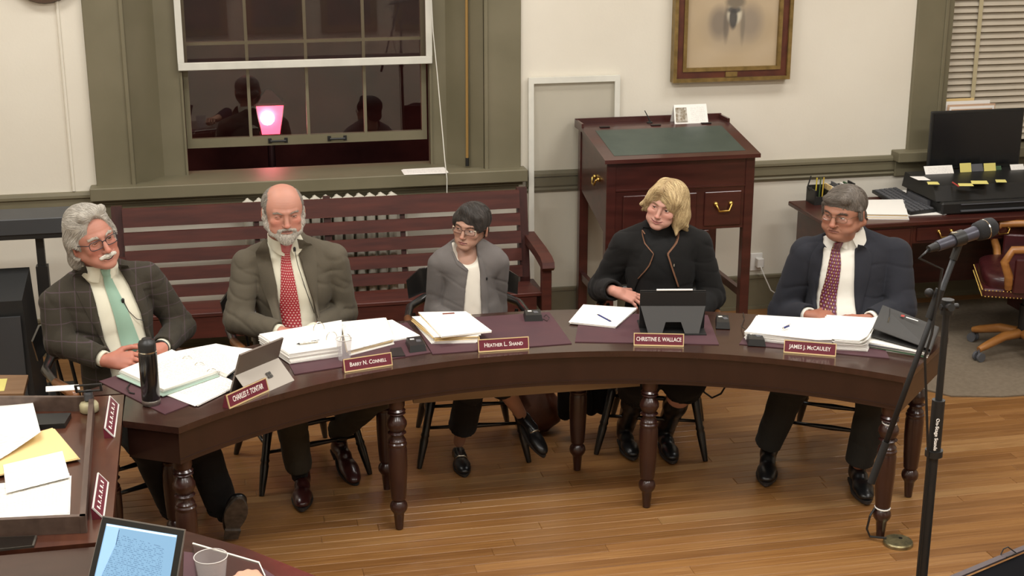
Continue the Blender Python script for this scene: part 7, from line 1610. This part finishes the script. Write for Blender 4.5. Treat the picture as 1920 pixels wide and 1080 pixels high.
# ================================================================== foreground: left desk with raised tray
ld = thing('tray_desk', 'near left wooden desk with raised rim around its top, cut by left edge', 'desk', (-.95, 4.85, 0))
M_ld = mat('brown_desk_wood', '#573222', .28, var='#432419', vscale=3, stretch=(6, 1, 6), coat=.4); M_ld2 = mat('grey_worn_wood', '#5F4E44', .4, var='#4A3B33', vscale=4, stretch=(6, 1, 6))
x1, y1, y0 = -.392, 5.535, 4.235
MB().add([(-1.9, y0, TZ-.03), (x1+.015, y0, TZ-.03), (x1, y1, TZ-.03), (-1.9, y1, TZ-.03), (-1.9, y0, TZ), (x1+.015, y0, TZ), (x1, y1, TZ), (-1.9, y1, TZ)], [(3, 2, 1, 0), (4, 5, 6, 7), (0, 1, 5, 4), (1, 2, 6, 5), (2, 3, 7, 6), (3, 0, 4, 7)]).build('desktop', M_ld, ld, True)
MB().bb((-1.85, y0+.03, TZ-.17), (x1-.02, y0+.055, TZ-.0302)).build('front_apron', M_mahog, ld, True)
MB().bb((x1-.045, y0+.06, TZ-.17), (x1-.02, y1-.02, TZ-.0302)).build('side_apron', M_mahog, ld, True)
for (x, y) in ((-1.8, y0+.1), (x1-.075, y0+.1), (x1-.075, y1-.1), (-1.8, y1-.1)):
    o = bpy.data.objects.new('leg', lm); COL.objects.link(o); o.parent = ld; o.location = (x+.95, y-4.85, 0); o.scale = (1, 1, .9983)
rh = .058; Ra, Rb = P(176, 741, z=TZ+rh), P(160, 968, z=TZ+rh); La, Lb = P(-330, 742, z=TZ+rh), P(-330, 990, z=TZ+rh)
def rim(a, b, th=.018):
    a, b = a.copy(), b.copy(); d = (b-a)/np.linalg.norm(b-a); n = np.array([-d[1], d[0], 0])*th; a[2] = b[2] = TZ+.0002; return MB().slab([a, b, b+n, a+n][::1], rh)
rim(Rb, Ra).build('right_rim', M_ld2, ld, True); rim(Ra+V3(-.02, 0, 0), La).build('rear_rim', M_ld2, ld, True); rim(Lb, Rb+V3(-.0002, .0, 0)).build('front_rim', M_ld2, ld, True)
zt = TZ+.0004
for pa, pb, lb_ in ((P(186, 823, z=zt)-V3(.012, 0, 0), P(190, 762, z=zt)-V3(.0, 0, 0), 'rear of the two maroon nameplates leaning on the near desk rim'), (P(170, 975, z=zt)-V3(0, 0, 0), P(177, 908, z=zt)-V3(0, 0, 0), 'front of the two maroon nameplates leaning on the near desk rim')):
    pa = V3(-.408, pa[1], zt); pb = V3(-.408, pb[1], zt)
    nameplate('I.I.I.I.I.I', None, None, lb_, hgt=.052, size=.02, pp_=(pa, pb), gold=False, tilt=38, z=zt)
stack('paper_stack', 'printed ledger sheets lying in the rimmed tray of the near desk', [(-90, 985), (131, 966), (131, 892), (-90, 925)], zt, 5, .0015, [M_paper, M_paper, M_print2, M_paper, M_print2])
stack('paper_stack', 'manila folder with sheets on it in the near desk tray', [(-60, 905), (148, 862), (100, 805), (-60, 850)], zt+.008, 3, .0018, [M_manila, M_manila, M_manila], rot=.01)
page('printed_sheet', 'printed sheet with columns lying across the manila folder', [(12, 925), (131, 895), (117, 846), (6, 872)], zt+.015, .001, M_print2)
q0 = quad([(-60, 900), (78, 830), (62, 765), (-60, 770)], zt+.004); g = []
for i in range(12):
    a = i/11; row_ = []
    for j in range(6):
        bq = j/5; pt = q0[0]*(1-a)*(1-bq)+q0[1]*a*(1-bq)+q0[2]*a*bq+q0[3]*(1-a)*bq; row_.append((pt[0], pt[1], pt[2]+.018+.05*max(0, a-.45)**1.2*(1-.5*bq)))
    g.append(row_)
o = recenter(MB().sheet(g, .0012).build('curled_sheet', M_print)); tag(o, 'curling white page lifting off the pile in the near desk tray', 'paper'); uv_frame(o, q0[0], q0[1]-q0[0], q0[3]-q0[0])
q = quad([(72, 806), (122, 803), (134, 783), (68, 785)], zt); o = recenter(MB().slab(q, .02).build('case', M_plastic)); o.name = 'black_case'; tag(o, 'small black case lying in the near desk tray beside the curling page', 'case')
ad_ = thing('tape_dispenser', 'cream desk gadget with a black top in the corner of the near desk tray', 'office gadget', tuple(P(170, 768, z=zt)))
c = P(168, 772, z=zt); MB().lathe([(.030, 0), (.036, .006), (.036, .03), (.030, .04), (.012, .044)], c, 24).build('base', mat('cream_plastic', '#B5AC88', .5), ad_, True, smooth=True, autos=50)
MB().box((c[0], c[1]+.01, c[2]+.062), (.03, .05, .035), bev=.006).build('neck', M_grey, ad_, True)
fr = frame_ring(0, .10, 0, .06, .009, 0, .012); fr.v = [(c[0]-.045+p_[0], c[1]+.0+p_[1]-p_[2]*.6, c[2]+.080+p_[2]*.7) for p_ in fr.v]; fr.build('top_frame', M_plastic, ad_, True)
page('white_card', 'white card standing on the rear rim of the near desk', [(86, 735), (150, 731), (148, 722), (86, 726)], TZ+rh+.0006, .003, M_paper)
ph = thing('smartphone', 'black smartphone with silver rim on the front strip of the near desk', 'phone', tuple(P(20, 1025, z=zt)))
q = quad([(-60, 1040), (64, 1027), (70, 1008), (-55, 1014)], zt); MB().slab(q, .008).build('body', mat('phone_rim', '#7A756C', .3, metal=.8), ph, True); c = sum(q)/4; MB().slab([c+(p-c)*.94+V3(0, 0, .0081) for p in q], .0006).build('screen', mat('phone_glass', '#1C1815', .1), ph, True)
# ================================================================== foreground: bottom desk, laptop, cup, hand
nd = thing('near_desk', 'dark mahogany desk at the bottom edge carrying the lit laptop', 'desk', (-.1, 3.6, 0))
poly = [(-1.0, 3.0), (.62, 3.0), (.48, 3.52), (.232, 3.872), (.02, 4.115), (-.148, 4.258), (-.37, 4.205), (-1.0, 4.205)]
MB().prism(poly, TZ-.03, TZ, 'z').build('desktop', M_top, nd, True)
c0 = sum(np.array(p) for p in poly)/8
MB().prism([tuple(c0+(np.array(p)-c0)*.95) for p in poly], TZ-.15, TZ-.0302, 'z').build('apron', M_mahog, nd, True)
for (x, y) in ((-.85, 3.15), (.42, 3.15), (-.14, 4.10), (-.85, 4.05)):
    o = bpy.data.objects.new('leg', lm); COL.objects.link(o); o.parent = nd; o.location = (x+.1, y-3.6, 0); o.scale = (1, 1, .833)
pad([(342, 1120), (620, 1150), (470, 1052), (345, 1036)], 'maroon desk pad at the bottom edge under the clear cup')
lt = thing('laptop', 'open laptop with a bright blue-white document on its screen', 'laptop', (-.27, 3.9, TZ))
tL, tR = P(192, 967, z=.985), P(347, 993, z=.985); bL = P(158, 1112, z=.778); ux = (tR-tL)/np.linalg.norm(tR-tL); W_ = np.linalg.norm(tR-tL); bR = bL+(P(323, 1138, z=.778)-bL)
M_alu = mat('laptop_alu', '#8F8C88', .35, metal=.7)
nrm = np.cross(tR-tL, bL-tL); nrm /= -np.linalg.norm(nrm)
if nrm[1] > 0: nrm = -nrm
sh = slabq(bL, bR, tR, tL, nrm, -.006).build('lid', M_alu, lt, True)
def SQ(a, b, d): # a along width, b from bottom
    l = bL+(tL-bL)*b; r = bR+(tR-bR)*b; return l+(r-l)*a+nrm*d
slabq(SQ(.01, .01, .0003), SQ(.99, .01, .0003), SQ(.99, .985, .0003), SQ(.01, .985, .0003), nrm, .001).build('bezel', M_plastic, sh, True)
q = [SQ(.075, .10, .0018), SQ(.925, .10, .0018), SQ(.925, .915, .0018), SQ(.075, .915, .0018)]
M_scr = ramp_pattern('laptop_screen', '#A6D4F6', '#5E7FA8', 'screen', 1.3, amount=.55)
o = slabq(*q, nrm, .0006).build('screen', M_scr, sh, True); uv_frame(o, q[0], q[1]-q[0], q[3]-q[0])
for a0, a1_, b0, b1, hx_, e_ in ((.085, .235, .11, .90, '#8FB6EE', .8), (.24, .246, .11, .86, '#27405E', .5), (.08, .92, .885, .91, '#C6E4FA', .8)):
    slabq(SQ(a0, b0, .0026), SQ(a1_, b0, .0026), SQ(a1_, b1, .0026), SQ(a0, b1, .0026), nrm, .0003).build('screen_panel', mat('screen_tone_'+hx_[1:], hx_, .3, emit=hx_, estr=e_), sh, True)
hinge = bL.copy(); hz = TZ+.004; dd = np.array([ux[1], -ux[0], 0]); b0 = V3(bL[0], bL[1], hz); b1 = V3(bR[0], bR[1], hz)
MB().slab([b0+dd*.22, b1+dd*.22, b1, b0], .014).build('keyboard_base', M_alu, lt, True)
c = P(395, 1043, z=TZ+.125); cup((c[0], c[1], TZ+.004), .032, .0475, .121, 'clear plastic tumbler in front at the bottom edge beside the laptop')
tb2 = thing('dark_tablet', 'dark tablet with a painted glint along its edge lying behind the clear tumbler', 'tablet', tuple(P(430, 1065, z=TZ)))
zt2 = TZ+.0042; q = [P(372, 1100, z=zt2), P(520, 1135, z=zt2), P(486, 1060, z=zt2), P(362, 1024, z=zt2)]
MB().slab(q, .008).build('body', mat('dark_glass', '#3A2B27', .25), tb2, True)
MB().cyl(q[3]+V3(0, 0, .009), q[2]+V3(0, 0, .009), .003).cyl(q[2]+V3(0, 0, .009), q[2]+(q[1]-q[2])*.35+V3(0, 0, .009), .002).build('edge_glint', mat('painted_glint', '#F2EEE0', .5), tb2, True)  # white strip stands in for light reflecting off the tablet edge
# a hand reaching in at the bottom edge
hp = P(452, 1073, z=TZ+.085); pr_h = thing('person', 'person out of frame, only the knuckles of a hand at the bottom edge', 'person', (hp[0], hp[1]-.1, TZ))
w0 = hp+V3(.05, -.10, -.01); mh = hand(w=w0, d=V3(-.45, .88, .12), n=V3(0, -.15, 1), thumb=-1, curl=(1.1, 1.15, 1.2, 1.2), tcurl=.5, sz=1.05); arm_ = Vol(w0+V3(-.1, -.4, -.1), w0+V3(.2, .05, .1), .005); arm_.add(cap(w0, w0+V3(.10, -.30, .02), .028, .040), 0)
am = arm_.mesh(); mm = join(mh, am); base_ = lin('#C99A80'); mkobj('body', mm, M_skin, pr_h, np.clip(np.tile(base_, (len(mm[0]), 1))*(1+.05*noise(4, 70)(*mm[0].T)[:, None]), 0, 1))
sl_ = Vol(w0+V3(-.1, -.45, -.12), w0+V3(.25, -.03, .14), .005); sl_.add(cap(w0+V3(.03, -.10, .0), w0+V3(.11, -.33, .02), .042, .055), 0); cutcuff(sl_, w0+V3(.11, -.33, .02), w0+V3(.028, -.085, .0), .042); mkobj('sleeve', sl_.mesh(), cloth('dark_sleeve', '#24242A'), pr_h)
# ================================================================== microphone on boom stand
M_stand = mat('stand_black', '#121212', .55)
ms = thing('microphone_stand', 'black boom microphone stand in the right foreground', 'microphone stand', (1.866, 3.3, 0))
cl = P(1776, 575, Y=3.3); pb = V3(cl[0]+.0, 3.3, 0)
pole = lambda z: V3(cl[0]-.0, 3.3, z)
MB().cyl(pole(.0), pole(.62), .016, n=18).cyl(pole(.6), pole(1.32), .0135, n=18).build('lower_pole', M_plastic, ms, True, smooth=True, autos=40)
k1 = P(1748, 847, Y=3.3)[2]; MB().cyl(pole(k1-.012), pole(k1+.006), .024, n=18).cyl(pole(k1+.006), pole(P(1755, 750, Y=3.3)[2]), .0175, n=18).build('clutch', M_plastic, ms, True, smooth=True, autos=40)
MB().cyl(pole(1.30), pole(cl[2]), .0095, n=14).build('upper_pole', M_plastic, ms, True, smooth=True, autos=40)
o = text_mesh('On-Stage Stands', .014, M_let, ms, Matrix.Translation(Vector((0, -.0185, P(1752, 810, Y=3.3)[2]))) @ Matrix.Rotation(R_(90), 4, 'X') @ Matrix.Rotation(R_(-90), 4, 'Z'), ext=.0008)
MB().lathe([(.0, 0.0001), (.125, 0.0001), (.125, .012), (.04, .024), (.018, .03)], tuple(pb), 32).build('base', M_plastic, ms, True, smooth=True, autos=40)
pv = P(1758, 556, Y=3.26); mt = P(1800, 452, Y=3.26); bl_ = P(1638, 893, Y=3.26); dB = (mt-bl_)/np.linalg.norm(mt-bl_)
MB().cyl(cl+V3(0, 0, -.02), cl+V3(0, 0, .02), .017, n=14).cyl(cl, cl+V3(-.01, -.04, .01), .010).cyl(cl+V3(-.02, 0, .0), cl+V3(.03, 0, 0), .008).build('boom_joint', M_plastic, ms, True, smooth=True, autos=40)
MB().cyl(bl_, mt-dB*.03, .0075, n=14).build('boom', M_stand, ms, True, smooth=True); MB().cyl(pv-dB*.06, pv+dB*.02, .012, n=14).ball(tuple(pv+V3(-.025, 0, .012)), .012).build('boom_sleeve', M_stand, ms, True, smooth=True, autos=40)
MB().cyl(bl_-dB*.02, bl_+dB*.10, .0105, n=14).build('boom_grip', M_stand, ms, True, smooth=True, autos=40)
MB().cyl(mt-dB*.05, mt-dB*.005, .010, n=12).build('mic_mount', M_plastic, ms, True)
mc = thing('microphone', 'grey handheld microphone with black foam head clipped on the boom stand', 'microphone', tuple(mt))
a = P(1748, 465, Y=3.24); b_ = P(1862, 424, Y=3.28); d = (b_-a)/np.linalg.norm(b_-a); L = np.linalg.norm(b_-a); M_mic = mat('mic_grey', '#4A4A54', .38, metal=.4)
MB().cyl(a+d*.015, a+d*L*.70, .0135, .018, 24).build('body', M_mic, mc, True, smooth=True, autos=40)
MB().lathe([(.019, L*.70), (.024, L*.73), (.026, L*.80), (.0265, L*.92), (.024, L*.99), (.015, L*1.03), (.002, L*1.04)], tuple(a), 24, tuple(d)).build('foam_head', mat('foam_black', '#1F1F20', .9, bump=.5, bscale=500), mc, True, smooth=True)
MB().lathe([(.0268, L*.845), (.0268, L*.86)], tuple(a), 24, tuple(d)).build('ring', M_steel, mc, True)
MB().cyl(a-d*.012, a+d*.02, .009, .0125, 16).build('plug', M_plastic, mc, True)
MB().cyl(a+d*L*.33, a+d*L*.50, .0195, .0205, 20).build('clip', M_plastic, mc, True, smooth=True, autos=40); MB().box(tuple(a+d*L*.36+V3(0, -.0, .019)), (.02, .008, .004)).build('switch', M_steel, mc, True)
pts = [a-d*.01, a-d*.04+V3(0, 0, -.015), pv+V3(-.005, -.02, .08), pv-dB*.1+V3(.01, -.02, 0), bl_+dB*.35+V3(.012, -.014, 0), V3(cl[0]-.022, 3.29, 1.25), V3(cl[0]-.022, 3.29, .9), V3(cl[0]-.022, 3.28, .4), V3(cl[0]-.03, 3.25, .045)]
MB().tube(pts, .0035, 6).build('cable', M_plastic, mc, True, smooth=True)
# bottom right dark case
cs_ = thing('equipment_case', 'black padded case with a grey rim and wire clips at the bottom right corner', 'case', (2.25, 3.1, .5))
A_, B__ = P(1788, 1080, z=.86), P(1935, 1019, z=.86); d = (B__-A_)/np.linalg.norm(B__-A_); n = np.array([-d[1], d[0], 0]); A_ = A_-d*.1; B__ = B__+d*.4
if n[1] > 0: n = -n
MB().slab([A_+n*.02+V3(0, 0, -.35), B__+n*.02+V3(0, 0, -.35), B__+n*.4+V3(0, 0, -.35), A_+n*.4+V3(0, 0, -.35)][::-1], .345).build('body', mat('black_cloth', '#08080B', .9, spec=.1), cs_, True)
MB().slab([A_, B__, B__+n*.019, A_+n*.019][::-1] if False else [A_+n*.019, B__+n*.019, B__, A_], .006).build('rim', mat('grey_band', '#4A3F40', .5), cs_, True)
MB().slab([A_+d*.25+n*.15+V3(0, 0, -.84), B__+n*.15+V3(0, 0, -.84), B__+n*.35+V3(0, 0, -.84), A_+d*.25+n*.35+V3(0, 0, -.84)][::-1], .485).build('stand', M_plastic, cs_, True)
for t_i in (.36, .52):
    c = A_+(B__-A_)*t_i+V3(0, 0, .006); MB().tube([c, c+d*.01+V3(0, 0, .015), c+d*.03+V3(0, 0, .016), c+d*.045-n*-.02, c+n*.02], .002, 6).build('wire_clip', M_plastic, cs_, True)

# ---- repeats share a group phrase
for o in list(bpy.data.objects):
    if o.parent is None and 'label' in o.keys() and 'group' not in o.keys():
        g = {'nameplate': 'maroon nameplates on the tables', 'desk_pad': 'maroon desk pads on the tables', 'microphone_box': 'small black microphone boxes on the curved table', 'sticky_note': 'yellow sticky notes on the printer', 'note_card': 'paper notes propped or lying about', 'paper_stack': 'stacks of papers on the desks', 'wall_portrait': 'framed portraits mirrored in the window', 'pen': 'pens lying on the papers', 'cable_tie': 'white cable ties on the right table leg', 'plastic_cup': 'clear plastic cups'}.get(o.name.split('.')[0])
        if g: o['group'] = g
